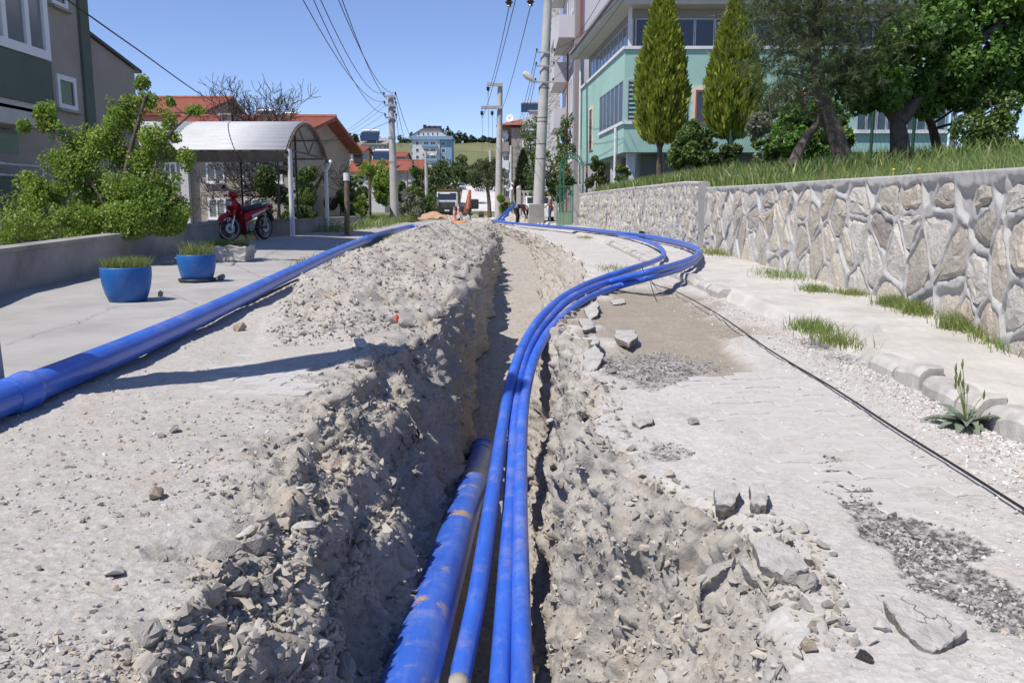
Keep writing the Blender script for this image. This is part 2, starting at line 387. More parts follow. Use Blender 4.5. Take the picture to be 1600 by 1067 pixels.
D_crust = 0.012 * fbm(P0 * 1.3, 3) + 0.0035 * fbm(P0 * 12, 3) + 0.0022 * fbm(P0 * 70, 2) + 0.40 * k3 * (fbm(P0 * 1.9 + 40, 2) > 0.0)
leftgravel = np.concatenate([np.ones((NRW, NL)), np.zeros((NRW, NC - NL))], 1)
D_crust = D_crust + leftgravel * (0.25 * k2 + 0.5 * k3)
D = soil * (D_soil * (1 - flm) + D_floor * flm) + (1 - soil) * D_crust
D = D - 0.045 * sand * crust - 0.012 * tar + tar * (0.5 * k3 + 0.004 * fbm(P0 * 40, 2))
D = D * (1 - 0.9 * pav) - 0.004 * pav
# broken crust: a step where the paving ends
D = D + 0.035 * sstep(0.35, 0.6, crust) * (edgeR > 0) * (distR < 0.5) * 0 - 0.05 * soil * (np.abs(distR) < 0.35) * (distR > 0)
D = D - 0.04 * soil * (distL > 0) * (heap < 0.05)
edgefade = np.ones_like(D); edgefade[:, :3] = 0; edgefade[:, -3:] = 0.2
PD = P0 + Nn * (D * edgefade)[..., None]
idx = np.arange(NRW * NC).reshape(NRW, NC)
F = np.stack([idx[:-1, :-1], idx[:-1, 1:], idx[1:, 1:], idx[1:, :-1]], -1).reshape(-1, 4)
gm = fast_mesh('street', PD.reshape(-1, 3), F, 4, True)
vcol(gm, 'mask', np.stack([crust * (1 - 0.5 * leftgravel), tar, sand], -1).reshape(-1, 3))
GP = PD.reshape(-1, 3); GX, GY, GZ = GP[:, 0], GP[:, 1], GP[:, 2]
GSOIL = soil.ravel(); GHEAP = heap.ravel(); GWALL = wallmask.ravel(); GFL = flm.ravel(); GDR = distR.ravel(); GDL = distL.ravel(); GPAV = pav.ravel(); GTAR = tar.ravel(); GSAND = sand.ravel()
def gz(x, y):
    d = (GX - x) ** 2 + ((GY - y)) ** 2; i = int(np.argmin(d)); return float(GZ[i])
def street_mat():
    m, t, b = new_mat('street soil and paving')
    at = node(t, 'ShaderNodeAttribute', attribute_name='mask'); sp = node(t, 'ShaderNodeSeparateColor'); t.links.new(at.outputs['Color'], sp.inputs[0])
    soilc = mixc(t, noise_fac(t, 1.5, 0.3, 0.7, 7), (0.36, 0.33, 0.285), (0.435, 0.405, 0.36))
    soilc = mixc(t, noise_fac(t, 5, 0.52, 0.72, 6), soilc, (0.41, 0.34, 0.255))
    soilc = mixc(t, noise_fac(t, 16, 0.5, 0.72, 5), soilc, (0.30, 0.278, 0.25))
    crc = mixc(t, noise_fac(t, 1.1, 0.3, 0.7, 8), (0.53, 0.505, 0.47), (0.455, 0.43, 0.395))
    crc = mixc(t, noise_fac(t, 4.5, 0.5, 0.75, 8, 0.7), crc, (0.40, 0.385, 0.36))
    crc = mixc(t, mul(t, noise_fac(t, 2.2, 0.56, 0.7, 7, 0.7), 0.45), crc, (0.52, 0.40, 0.30))
    tarc = mixc(t, noise_fac(t, 40, 0.42, 0.6, 4), (0.10, 0.095, 0.09), (0.40, 0.385, 0.36))
    sandc = mixc(t, noise_fac(t, 5, 0.3, 0.7, 7), (0.32, 0.275, 0.215), (0.255, 0.22, 0.175))
    col = mixc(t, sp.outputs[0], soilc, crc)
    col = mixc(t, mul(t, sp.outputs[2], 0.92), col, sandc)
    tf = node(t, 'ShaderNodeMapRange'); tf.inputs['From Min'].default_value = 0.25; tf.inputs['From Max'].default_value = 0.7
    t.links.new(sp.outputs[1], tf.inputs[0]); col = mixc(t, tf.outputs[0], col, tarc)
    tc = node(t, 'ShaderNodeTexCoord'); vo = node(t, 'ShaderNodeTexVoronoi'); vo.inputs['Scale'].default_value = 70; t.links.new(tc.outputs['Object'], vo.inputs['Vector'])
    hs = node(t, 'ShaderNodeSeparateColor'); t.links.new(vo.outputs['Color'], hs.inputs[0])
    mr = node(t, 'ShaderNodeMapRange'); mr.inputs['To Min'].default_value = 0.88; mr.inputs['To Max'].default_value = 1.10; t.links.new(hs.outputs[0], mr.inputs[0])
    col = mixc(t, 1.0, col, mr.outputs[0], 'MULTIPLY')
    t.links.new(col, b.inputs['Base Color']); b.inputs['Roughness'].default_value = 0.95; b.inputs['Specular IOR Level'].default_value = 0.2
    pv = bump(t, b, vo.outputs['Distance'], 0.45, 0.004)
    bn = node(t, 'ShaderNodeBump'); bn.inputs['Distance'].default_value = 0.007; sg = node(t, 'ShaderNodeMapRange'); sg.inputs['To Min'].default_value = 0.42; sg.inputs['To Max'].default_value = 0.15; t.links.new(sp.outputs[0], sg.inputs[0]); t.links.new(sg.outputs[0], bn.inputs['Strength']); t.links.new(noise_fac(t, 38, 0.2, 0.8, 8, 0.8), bn.inputs['Height']); t.links.new(pv, bn.inputs['Normal']); pv = bn.outputs[0]
    bump(t, b, noise_fac(t, 170, 0.2, 0.8, 5, 0.7), 0.5, 0.005, pv)
    return m
MT['street'] = street_mat()
street = tag(link('street', gm, MT['street']), kind='structure')
# block pavers that show through the dust: parts of the street
MT['paver'] = mat('dusty block paver', (0.49, 0.47, 0.44), (0.43, 0.41, 0.38), 7, 0.93, 90, 0.5, 0.003, c3=(0.38, 0.365, 0.34), s3=3)
def paver_mesh():
    L, Wd, a = 0.098, 0.049, 0.012
    out = [(-L, -Wd), (-L / 2, -Wd + a), (0, -Wd), (L / 2, -Wd - a), (L, -Wd), (L - a * .6, 0), (L, Wd), (L / 2, Wd - a), (0, Wd), (-L / 2, Wd + a), (-L, Wd), (-L - a * .6, 0)]
    n = len(out); vs = [(x, y, -0.05) for x, y in out] + [(x, y, -0.003) for x, y in out] + [(x * .95, y * .92, 0) for x, y in out]
    fs = [tuple(range(2 * n, 3 * n))]
    for r in (0, 1):
        for i in range(n): fs.append((r * n + i, r * n + (i + 1) % n, (r + 1) * n + (i + 1) % n, (r + 1) * n + i))
    me = bpy.data.meshes.new('paver'); me.from_pydata(vs, [], fs); me.update(); me.materials.append(MT['paver']); return me
pvm = paver_mesh(); cnt = 0
for (x0, x1, y0, y1, ang) in ((1.0, 1.66, 2.6, 4.85, R(8)), (-1.72, -1.1, 4.25, 5.5, R(-5))):
    cx, cy = (x0 + x1) / 2, (y0 + y1) / 2; ca, sa = math.cos(ang), math.sin(ang)
    for j in range(-16, 17):
        for i in range(-8, 9):
            lx = i * 0.208 + (j % 2) * 0.104; ly = j * 0.108
            x = cx + lx * ca - ly * sa; y = cy + lx * sa + ly * ca
            if not (x0 < x < x1 and y0 < y < y1): continue
            if rnd.random() < 0.16 or cnt >= 290: continue
            cnt += 1
            o = bpy.data.objects.new('paver', pvm); COL.objects.link(o); o.parent = street
            o.location = (x, y, rnd.uniform(-0.0045, 0.0028)); o.rotation_euler = (rnd.gauss(0, .008), rnd.gauss(0, .008), ang + rnd.gauss(0, .015))
# ------------------------------------------------------------------ yard slab on the left, sidewalk and kerb on the right
def sheet(name, xs_l, xs_r, ys, zf, nx, mt, amp=0.004, f=6, kind='structure'):
    t = np.linspace(0, 1, nx); A = np.array([xs_l(y) for y in ys])[:, None]; B = np.array([xs_r(y) for y in ys])[:, None]
    x = A + (B - A) * t; y = np.repeat(np.array(ys)[:, None], nx, 1); z = np.vectorize(zf)(x, y)
    p = np.stack([x, y, z], -1); z = z + amp * fbm(p * f, 4) + amp * 0.6 * fbm(p * f * 6, 2); p = np.stack([x, y, z], -1)
    m_, n_ = x.shape; ii = np.arange(m_ * n_).reshape(m_, n_)
    fc = np.stack([ii[:-1, :-1], ii[:-1, 1:], ii[1:, 1:], ii[1:, :-1]], -1).reshape(-1, 4)
    o = link(name, fast_mesh(name, p.reshape(-1, 3), fc, 4, True), mt); tag(o, kind=kind); return o
def wallx_left(Y): return float(np.interp(Y, [0, 8.9, 20, 24, 30, 60], [-4.1, -5.35, -6.75, -6.1, -6.6, -9.5]))
def yardz(x, y): return 0.028 + 0.10 * float(sstep(10, 20, y)) * float(sstep(0.3, 2.5, pipe_left_x(y) - x))
ys = [1.0]
while ys[-1] < 46: ys.append(ys[-1] * 1.02 + 0.01)
yard = sheet('yard_paving', lambda y: wallx_left(y) - 0.05, lambda y: float(pipe_left_x(y) - 0.06), ys, yardz, 60, MT['yard'], 0.004, 2)
# wall base line on the right
wb = [G(1600, 556, .12), G(1500, 507, .12), G(1400, 470, .12), G(1300, 444, .12), G(1200, 415, .12), G(1100, 389, .12)]
wt = [262, 268, 275, 281, 288, 293]
def wallx(Y): return float(np.interp(Y, [1.0] + [p.y for p in wb] + [22, 37, 60], [wb[0].x - (wb[0].y - 1) * 0.28] + [p.x for p in wb] + [3.72, 2.95, 2.0]))
def kerbx(Y): return float(np.interp(Y, [1, 3.2, 5.3, 11, 20, 40], [2.0, 2.08, 2.14, 2.17, 2.35, 1.75]))
def walkz(x, y):
    k_ = kerbx(y); return -0.03 + 0.12 * float(sstep(0.05, 0.14, x - k_)) + 0.02 * max(0, x - k_)
ys2 = [1.2]
while ys2[-1] < 58: ys2.append(ys2[-1] * 1.012 + 0.01)
walk = sheet('sidewalk', lambda y: kerbx(y) - 0.01, lambda y: wallx(y) + 0.15, ys2, walkz, 70, MT['walk'], 0.009, 3)
y = 1.6; k = 0
while y < 21:
    L = rnd.uniform(0.22, 0.40) if y < 7 else rnd.uniform(0.5, 0.8)
    if not (5.0 < y < 8.6 and rnd.random() < 0.8) and not (y < 5 and rnd.random() < .12):
        x = kerbx(y + L / 2); dx = kerbx(y + L) - kerbx(y); tl = rnd.gauss(0, 0.035); hh = 0.105 + rnd.gauss(0, .008)
        b = bmesh.new(); n = 7
        sec = [(-0.02, -0.08), (-0.02, hh - 0.045), (0.0, hh - 0.018), (0.03, hh), (0.13, hh), (0.13, -0.08)]
        rings = []
        for i in range(n):
            s = i / (n - 1); end = 0.012 * (1 if i in (0, n - 1) else 0)
            ring = []
            for (a, c) in sec:
                j = 0.007 * (vnoise(np.array([[a * 20 + y * 7, s * 3 + y, c * 20]]))[0])
                ring.append(b.verts.new((x + dx * (s - 0.5) + a + j + (end if a < 0.05 else -end), y + 0.012 + s * (L - 0.024) , c + j - (end if c > 0 else 0) + tl * (s - .5))))
            rings.append(ring)
        for i in range(n - 1):
            for q in range(len(sec) - 1): b.faces.new((rings[i][q], rings[i][q + 1], rings[i + 1][q + 1], rings[i + 1][q]))
        b.faces.new(rings[0]); b.faces.new(rings[-1][::-1]); bmesh.ops.recalc_face_normals(b, faces=b.faces)
        me = bpy.data.meshes.new('kerb_stone'); b.to_mesh(me); b.free()
        link('kerb_stone', me, MT['kerb'], walk)
    y += L
# ------------------------------------------------------------------ land behind everything
MT['grassland'] = mat('grassy land', (0.115, 0.135, 0.045), (0.16, 0.165, 0.065), 0.05, 0.95, 3, 0.6, 0.1, c3=(0.22, 0.19, 0.11), s3=0.02)
MT['dirt'] = mat('bare earth', (0.30, 0.25, 0.19), (0.22, 0.19, 0.13), 0.4, 0.95, 20, 0.6, 0.03, c3=(0.10, 0.12, 0.045), s3=0.12)
m = MB(); m.quad((-1500, -300, -2.2), (1500, -300, -2.2), (1500, 62, -2.2), (-1500, 62, -2.2)); tag(m.build('ground', MT['dirt']), kind='structure')
def hillz(x, y):
    z = float(np.interp(y, [45, 60, 112, 124, 150, 250, 300, 380, 450, 560, 700, 2600], [-0.3, -0.3, -0.4, 0.3, 3.2, 8.2, 11, 17.5, 27, 41, 43, 44]))
    z += float(np.interp(x, [-400, -120, 0, 80, 400], [-4, 0, 0, -2, -16])) * float(sstep(200, 520, y))
    if x < -9: z -= 1.4 * float(1 - sstep(80, 160, y)) * float(sstep(-9, -16, x))
    return z
hy = list(np.linspace(45, 120, 30)) + list(np.linspace(125, 560, 70)) + list(np.linspace(600, 2600, 8))
hill = sheet('hillside', lambda y: -20 - y * 1.6, lambda y: 20 + y * 1.6, hy, hillz, 120, MT['grassland'], 0.15, 0.06)
MT['farroad'] = mat('dusty road', (0.62, 0.60, 0.57), (0.52, 0.5, 0.47), 0.3, 0.95, 20, 0.3, 0.01)
def roadc(y): return float(np.interp(y, [55, 100, 150, 250, 330], [-1.5, -3.0, -5.0, -10.5, -17]))
farroad = sheet('far_road', lambda y: roadc(y) - 3.6, lambda y: roadc(y) + 3.4, list(np.linspace(59, 330, 120)), lambda x, y: hillz(roadc(y), y) + 0.12, 6, MT['farroad'], 0.02, 0.5)
# ================================================================== RETAINING WALL OF FIELD STONES
MT['mortar'] = mat('grey mortar', (0.47, 0.46, 0.44), (0.39, 0.38, 0.36), 5, 0.93, 110, 0.6, 0.004, c3=(0.30, 0.29, 0.27), s3=2)
STONES = [mat('limestone %d' % i, a, b, 9, 0.93, 28, 0.9, 0.02, c3=c, s3=6) for i, (a, b, c) in enumerate((
    ((0.60, 0.54, 0.445), (0.50, 0.45, 0.37), (0.40, 0.36, 0.30)), ((0.61, 0.575, 0.52), (0.51, 0.48, 0.42), (0.42, 0.39, 0.34)),
    ((0.47, 0.40, 0.31), (0.52, 0.46, 0.38), (0.38, 0.30, 0.21)), ((0.28, 0.25, 0.22), (0.36, 0.32, 0.28), (0.2, 0.18, 0.16)),
    ((0.48, 0.43, 0.365), (0.41, 0.37, 0.31), (0.33, 0.30, 0.26))))]
def clip_poly(poly, a, b, c):     # keep a*x+b*y<=c
    out = []
    for i in range(len(poly)):
        p, q = poly[i], poly[(i + 1) % len(poly)]; dp = a * p[0] + b * p[1] - c; dq = a * q[0] + b * q[1] - c
        if dp <= 0: out.append(p)
        if (dp < 0 < dq) or (dq < 0 < dp):
            t = dp / (dp - dq); out.append((p[0] + (q[0] - p[0]) * t, p[1] + (q[1] - p[1]) * t))
    return out
def stone_wall(name, label, base, tops, sx, sz, res, seed, cap_h, thick=0.35, ygrade=None):
    """base: polyline (Vector) along the foot; tops: top height per base point"""
    rg = random.Random(seed); L = [0.0]
    for i in range(1, len(base)): L.append(L[-1] + (base[i] - base[i - 1]).length)
    Lt = L[-1]; bx = [p.x for p in base]; by = [p.y for p in base]; bz = [p.z for p in base]
    def foot(s): return np.interp(s, L, bx), np.interp(s, L, by), np.interp(s, L, bz)
    def top(s): return np.interp(s, L, tops)
    def nrm(s):
        x0, y0, _ = foot(np.clip(s - .15, 0, Lt)); x1, y1, _ = foot(np.clip(s + .15, 0, Lt)); dx, dy = x1 - x0, y1 - y0; l = np.hypot(dx, dy) + 1e-9
        return -dy / l, dx / l
    hmax = max(t - z for t, z in zip(tops, bz)) + 0.1
    pts = []; w = lambda s: sx * (ygrade(s) if ygrade else 1.0)
    s = 0.0
    row = 0; z = 0.0
    while z < hmax + 0.2:
        hh = sz * rg.uniform(0.8, 1.25); s = -rg.random() * sx
        while s < Lt + sx:
            ww = w(max(0, s)) * rg.uniform(0.45, 1.5); pts.append((s + ww / 2, z + hh / 2 + rg.uniform(-.36, .36) * hh)); s += ww
        z += hh; row += 1
    A = np.array(pts)
    root = thing(name, label, 'wall', (base[0].x, base[0].y, 0))
    # mortar face
    ns = int(Lt / res) + 1; nz = int(hmax / res * 0.8) + 2
    s_ = np.linspace(0, Lt, ns); v_ = np.linspace(0, 1, nz); SS, VV = np.meshgrid(s_, v_, indexing='ij')
    fx, fy, fz = foot(SS); tz = top(SS); hh = (tz - fz + 0.12); zz = VV * hh      # local height over foot-0.12
    d1 = np.full(SS.shape, 9.0); d2 = np.full(SS.shape, 9.0); wx = 0.012 * vnoise(np.stack([SS * 5, zz * 5, SS * 0], -1)); wz = 0.012 * vnoise(np.stack([SS * 5, zz * 5, SS * 0 + 7], -1))
    order = np.argsort(A[:, 0]); A = A[order]
    for i0 in range(0, ns, 16):
        sl_ = slice(i0, i0 + 16); smin, smax = s_[i0] - 1.0, s_[min(i0 + 15, ns - 1)] + 1.0
        C = A[(A[:, 0] > smin) & (A[:, 0] < smax)]
        dd = np.sqrt((SS[sl_, :, None] + wx[sl_, :, None] - C[:, 0]) ** 2 + (zz[sl_, :, None] + wz[sl_, :, None] - C[:, 1]) ** 2)
        dd.sort(-1); d1[sl_] = dd[..., 0]; d2[sl_] = dd[..., 1]
    e = (d2 - d1) / 2; rib = 1 - sstep(0.019, 0.034, e + 0.012 * vnoise(np.stack([SS * 9, zz * 9, SS * 0 + 3], -1)))
    capm = sstep(cap_h + 0.03, cap_h - 0.03, (hh - zz) + 0.05 * fbm(np.stack([SS * 3, zz * 3, SS * 0], -1), 3))
    out = np.maximum(rib * 0.013, capm * 0.02) + 0.006 * fbm(np.stack([SS * 12, zz * 12, SS * 0], -1), 3) + 0.012 * fbm(np.stack([SS * 1.1, zz * 1.1, SS * 0], -1), 2) - 0.02 * (1 - rib) * (1 - capm)
    nx_, ny_ = nrm(SS); sgn = 1.0
    PX = fx + nx_ * out; PY = fy + ny_ * out; PZ = fz - 0.12 + zz
    front = np.stack([PX, PY, PZ], -1)
    topn = np.stack([PX[:, -1] - nx_[:, -1] * thick, PY[:, -1] - ny_[:, -1] * thick, PZ[:, -1] + 0.005], -1)[:, None, :]
    botn = topn * 1.0; botn[..., 2] = PZ[:, :1] - 0.05
    full = np.concatenate([front, topn, botn], 1); full[..., 0] -= base[0].x; full[..., 1] -= base[0].y
    m_, n_ = full.shape[:2]; ii = np.arange(m_ * n_).reshape(m_, n_)
    fc = np.stack([ii[:-1, :-1], ii[:-1, 1:], ii[1:, 1:], ii[1:, :-1]], -1).reshape(-1, 4)
    me = fast_mesh('mortar', full.reshape(-1, 3), fc, 4, True); link('mortar', me, MT['mortar'], root)
    mc = MB()
    for k in (0, -1):
        a = full[k]; 
        mc._add([tuple(Vector(a[0])+ORG[root.name]*1), tuple(Vector(a[n_ - 3])+ORG[root.name]), tuple(Vector(a[n_ - 2])+ORG[root.name]), tuple(Vector(a[n_ - 1])+ORG[root.name])], [(0, 1, 2, 3)])
    mc.build('end_face', MT['mortar'], root)
    # stones
    ns_ = 0
    for i, (cs, cz) in enumerate(A):
        if cs < 0.05 or cs > Lt - 0.05: continue
        ht = float(top(cs) - foot(cs)[2]) + 0.12
        if cz > ht - cap_h * 0.6 or cz < 0: continue
        poly = [(cs - .8, cz - .6), (cs + .8, cz - .6), (cs + .8, cz + .6), (cs - .8, cz + .6)]
        near = A[(np.abs(A[:, 0] - cs) < 1.7)]
        for (qs, qz) in near:
            if abs(qs - cs) < 1e-9 and abs(qz - cz) < 1e-9: continue
            a, b = qs - cs, qz - cz; l = math.hypot(a, b); mid_ = ((cs + qs) / 2, (cz + qz) / 2)
            c = (a * mid_[0] + b * mid_[1]) / l - 0.024 - 0.006 * rg.random()
            poly = clip_poly(poly, a / l, b / l, c)
            if len(poly) < 3: break
        if len(poly) < 3: continue
        poly = clip_poly(poly, 0, 1, ht - cap_h)
        if len(poly) < 3: continue
        q = []                                    # round the corners, then jitter
        for j in range(len(poly)):
            p0, p1 = poly[j], poly[(j + 1) % len(poly)]
            for tt in (0.22, 0.78): q.append((p0[0] + (p1[0] - p0[0]) * tt + rg.gauss(0, .004), p0[1] + (p1[1] - p0[1]) * tt + rg.gauss(0, .004)))
        ar = 0.5 * sum(q[j][0] * q[(j + 1) % len(q)][1] - q[(j + 1) % len(q)][0] * q[j][1] for j in range(len(q)))
        if abs(ar) < 0.003: continue
        mx_ = sum(p[0] for p in q) / len(q); mz_ = sum(p[1] for p in q) / len(q); n = len(q)
        proud = rg.uniform(-0.012, 0.014); tx, tz2 = rg.gauss(0, .05), rg.gauss(0, .05)
        nxc, nyc = nrm(np.array(cs)); vs = []
        rings = ((1.0, -0.06), (1.0, -0.004), (0.78, 0.012), (0.42, 0.018))
        for (sc, o_) in rings:
            for (a, c) in q:
                s2 = mx_ + (a - mx_) * sc; z2 = mz_ + (c - mz_) * sc
                oo = o_ + (proud + tx * (s2 - mx_) + tz2 * (z2 - mz_) + rg.gauss(0, .006) if o_ > -0.05 else 0)
                X_, Y_, Z_ = foot(s2); vs.append((float(X_ + nxc * oo) - base[0].x, float(Y_ + nyc * oo) - base[0].y, float(Z_) - 0.12 + z2))
        X_, Y_, Z_ = foot(mx_); vs.append((float(X_ + nxc * (0.02 + proud)) - base[0].x, float(Y_ + nyc * (0.02 + proud)) - base[0].y, float(Z_) - 0.12 + mz_))
        fs = []
        for r_ in range(3):
            for j in range(n): fs.append((r_ * n + j, (r_ + 1) * n + j, (r_ + 1) * n + (j + 1) % n, r_ * n + (j + 1) % n))
        for j in range(n): fs.append((3 * n + j, len(vs) - 1, 3 * n + (j + 1) % n))
        me = bpy.data.meshes.new('stone'); me.from_pydata(vs, [], fs); me.update()
        bm_ = bmesh.new(); bm_.from_mesh(me); bmesh.ops.recalc_face_normals(bm_, faces=bm_.faces); bm_.to_mesh(me); bm_.free()
        wgt = rg.random(); mi = 0 if wgt < .34 else 1 if wgt < .66 else 2 if wgt < .78 else 3 if wgt < .83 else 4
        link('stone', me, STONES[mi], root); ns_ += 1
    return root
def top_of(px, y, p): # height of a top edge seen at row y above foot point p
    d = (p - V(0, 0, H)).dot(V(0, CT, -ST)); return P(px, y, d).z
b0 = V(wallx(1.6), 1.6, 0.09)
base1 = [b0] + wb; tops1 = [top_of(1600, 262, wb[0]) - 0.10] + [top_of(x, y_, p) for x, y_, p in zip((1600, 1500, 1400, 1300, 1200, 1100), wt, wb)]
WALL1 = (base1, tops1)
stone_wall('retaining_wall', 'near field stone retaining wall with raised grey mortar ribs along the sidewalk', base1, tops1, 0.60, 0.27, 0.0155, 5, 0.085, ygrade=lambda s: 1.0 + 0.05 * max(0, s - 3.5))
e1 = wb[-1]; c1 = G(1075, 384, .12); c2 = G(905, 352.5, .12)
c1 = V(e1.x - 0.06, e1.y + 0.35, 0.12)
base2 = [c1, V(c1.x - .03, c1.y + 1.2, .12), V((c1.x + c2.x) / 2 + 0.1, (c1.y + c2.y) / 2, .12), c2]
tops2 = [top_of(1080, 285, c1), top_of(1040, 284, base2[1]), top_of(968, 295, base2[2]), top_of(905, 303, c2)]
WALL2 = (base2, tops2)
stone_wall('retaining_wall', 'far field stone retaining wall running up to the concrete gate pillar', base2, tops2, 0.42, 0.25, 0.035, 9, 0.07)
# ------------------------------------------------------------------ low wall of the yard on the left
root = thing('low_wall', 'low grey concrete parapet wall in front of the leafy bush', 'wall', (-5.35, 8.9, 0))
lw = [V(-3.3, 2.2, 0), V(-5.35, 8.9, 0), V(-6.75, 20.0, 0.1), V(-6.72, 20.6, 0.1)]
def wallstrip(pts, h, th, mt, name, root, cap=None):
    m = MB(); pts = [Vector(p) for p in pts]
    for a, b in zip(pts[:-1], pts[1:]):
        d = (b - a); d.z = 0; l = d.length; d.normalize(); n = V(-d.y, d.x, 0)
        k = max(1, int(l / 1.2))
        for i in range(k):
            q0 = a.lerp(b, i / k); q1 = a.lerp(b, (i + 1) / k - 0.0)
            m.obox(q0 - V(0, 0, .3), q1 - q0, n * th, V(0, 0, h + .3))
    o = m.build(name, mt, root)
    if cap:
        m = MB()
        for a, b in zip(pts[:-1], pts[1:]):
            d = (b - a); d.z = 0; d.normalize(); n = V(-d.y, d.x, 0)
            m.obox(a + V(0, 0, h) - n * 0.03, b - a, n * (th + .06), V(0, 0, cap))
        m.build('coping', mt, root, bevel=0.008)
wallstrip(lw, 0.46, 0.22, MT['oldwall'], 'wall', root, 0.05)
root = thing('low_wall', 'short concrete wall with light patches behind the canopy posts', 'wall', (-6.6, 24, 0))
wallstrip([V(-7.6, 25.6, .1), V(-6.35, 25.6, .1), V(-6.2, 29.0, .1), V(-5.9, 33.5, .1)], 0.42, 0.2, MT['oldwall'], 'wall', root, 0.04)
# ------------------------------------------------------------------ grass bank on the right
zt_y = [p.y for p in base1] + [p.y for p in base2[1:]]; zt_z = list(tops1) + list(tops2[1:])
BANK = 0.42
def bankz(x, y):
    xw = wallx(y); zt = float(np.interp(y, zt_y, zt_z)); d = max(0, x - xw - 0.1)
    r = zt - 0.05 + BANK * (1 - math.exp(-d / 3.0)) + 0.03 * min(d, 12)
    return r
ys3 = [1.2]
while ys3[-1] < 35: ys3.append(ys3[-1] * 1.03 + 0.03)
ys3 = [q for q in ys3 if q < 35.4]
MT['bank'] = mat('grassy earth', (0.10, 0.12, 0.045), (0.15, 0.15, 0.07), 1.3, 0.95, 20, 0.6, 0.03)
bank = sheet('grass_bank', lambda y: wallx(y) + 0.12, lambda y: wallx(y) + 24, ys3, bankz, 60, MT['bank'], 0.04, 0.6)
# ================================================================== BLUE PIPES
def pipe_mat():
    m, t, b = new_mat('blue water pipe')
    base = mixc(t, noise_fac(t, 2.5, 0.3, 0.7, 5), (0.026, 0.100, 0.50), (0.040, 0.138, 0.59))
    tc = node(t, 'ShaderNodeTexCoord'); ge = node(t, 'ShaderNodeNewGeometry')
    mp = node(t, 'ShaderNodeMapping'); mp.inputs['Scale'].default_value = (30, 3, 30); t.links.new(tc.outputs['Object'], mp.inputs['Vector'])
    scr = noise_fac(t, 1.0, 0.52, 0.72, 6, 0.7, vec=mp.outputs[0])
    col = mixc(t, mul(t, scr, 0.5), base, (0.16, 0.21, 0.48))
    dust = noise_fac(t, 3.2, 0.50, 0.74, 9, 0.75)
    sx = node(t, 'ShaderNodeSeparateXYZ'); t.links.new(ge.outputs['Normal'], sx.inputs[0])
    upm = node(t, 'ShaderNodeMapRange'); upm.inputs['From Min'].default_value = 0.35; upm.inputs['From Max'].default_value = 0.95; t.links.new(sx.outputs[2], upm.inputs[0])
    col = mixc(t, mul(t, mul(t, dust, upm.outputs[0]), 0.5), col, (0.40, 0.39, 0.42))
    clay = noise_fac(t, 2.6, 0.555, 0.61, 9, 0.7)
    at = node(t, 'ShaderNodeAttribute', attribute_name='rnd'); sp = node(t, 'ShaderNodeSeparateColor'); t.links.new(at.outputs['Color'], sp.inputs[0])
    col = mixc(t, mul(t, mul(t, clay, upm.outputs[0]), sp.outputs[0]), col, (0.42, 0.30, 0.17))
    t.links.new(col, b.inputs['Base Color']); b.inputs['Roughness'].default_value = 0.34; b.inputs['Specular IOR Level'].default_value = 0.45
    bump(t, b, noise_fac(t, 40, 0.3, 0.7, 4), 0.08, 0.003); return m
MT['pipe'] = pipe_mat()
MT['mud'] = mat('mud stained plastic', (0.33, 0.30, 0.26), (0.42, 0.37, 0.30), 9, 0.9, 60, 0.4, 0.004)
def clayattr(o, v):
    vcol(o.data, 'rnd', np.full((len(o.data.vertices), 3), v))
# the long pipe on the left
pl = [V(float(pipe_left_x(-1.0)), -1.0, 0.09), V(float(pipe_left_x(3.0)), 3.0, 0.09), V(float(pipe_left_x(6)), 6, 0.095), V(float(pipe_left_x(10)) + 0.0, 10, 0.15), V(float(pipe_left_x(14)) + 0.0, 14, 0.22),
      V(float(pipe_left_x(19)), 19, 0.27), V(float(pipe_left_x(25)), 25, 0.26), V(float(pipe_left_x(31)) - .02, 31, 0.22), G(651, 356, 0.20)]
path = cr(pl, 10)
root = thing('water_main_pipe', 'thick blue main pipe lying along the yard edge left of the trench', 'pipe', tuple(path[0]))
Rm = 0.076
cut = [0]; acc = 0
for i in range(1, len(path)): 
    acc += (path[i] - path[i - 1]).length
i1 = min(range(len(path)), key=lambda i: abs(path[i].y - 3.95)); i2 = min(range(len(path)), key=lambda i: abs(path[i].y - 18.0))
for a, b in ((0, i1), (i1, i2), (i2, len(path) - 1)):
    m = MB(); m.tube(path[a:b + 1], Rm, 40, cap=False); o = m.build('pipe_length', MT['pipe'], root, smooth='all'); clayattr(o, 0.0)
for i in (i1, i2):
    d = (path[i + 1] - path[i - 1]).normalized(); c = path[i]
    m = MB(); q = [(-.16, Rm + .001), (-.14, Rm + .012), (-.03, Rm + .012), (-.02, Rm + .017), (0.02, Rm + .017), (0.03, Rm + .006), (0.04, Rm + .001)]
    m.tube([c + d * a for a, r in q], [r for a, r in q], 40, cap=False); clayattr(m.build('socket', MT['pipe'], root, smooth='all'), 0.0)
m = MB(); d = (path[-1] - path[-2]).normalized(); m.tube([path[-1] - d * .05, path[-1] + d * .01, path[-1] + d * .01, path[-1] - d * .25], [Rm + .002, Rm + .002, Rm - .008, Rm - .01], 40, cap=False); clayattr(m.build('pipe_end', MT['pipe'], root, smooth='all'), 0)
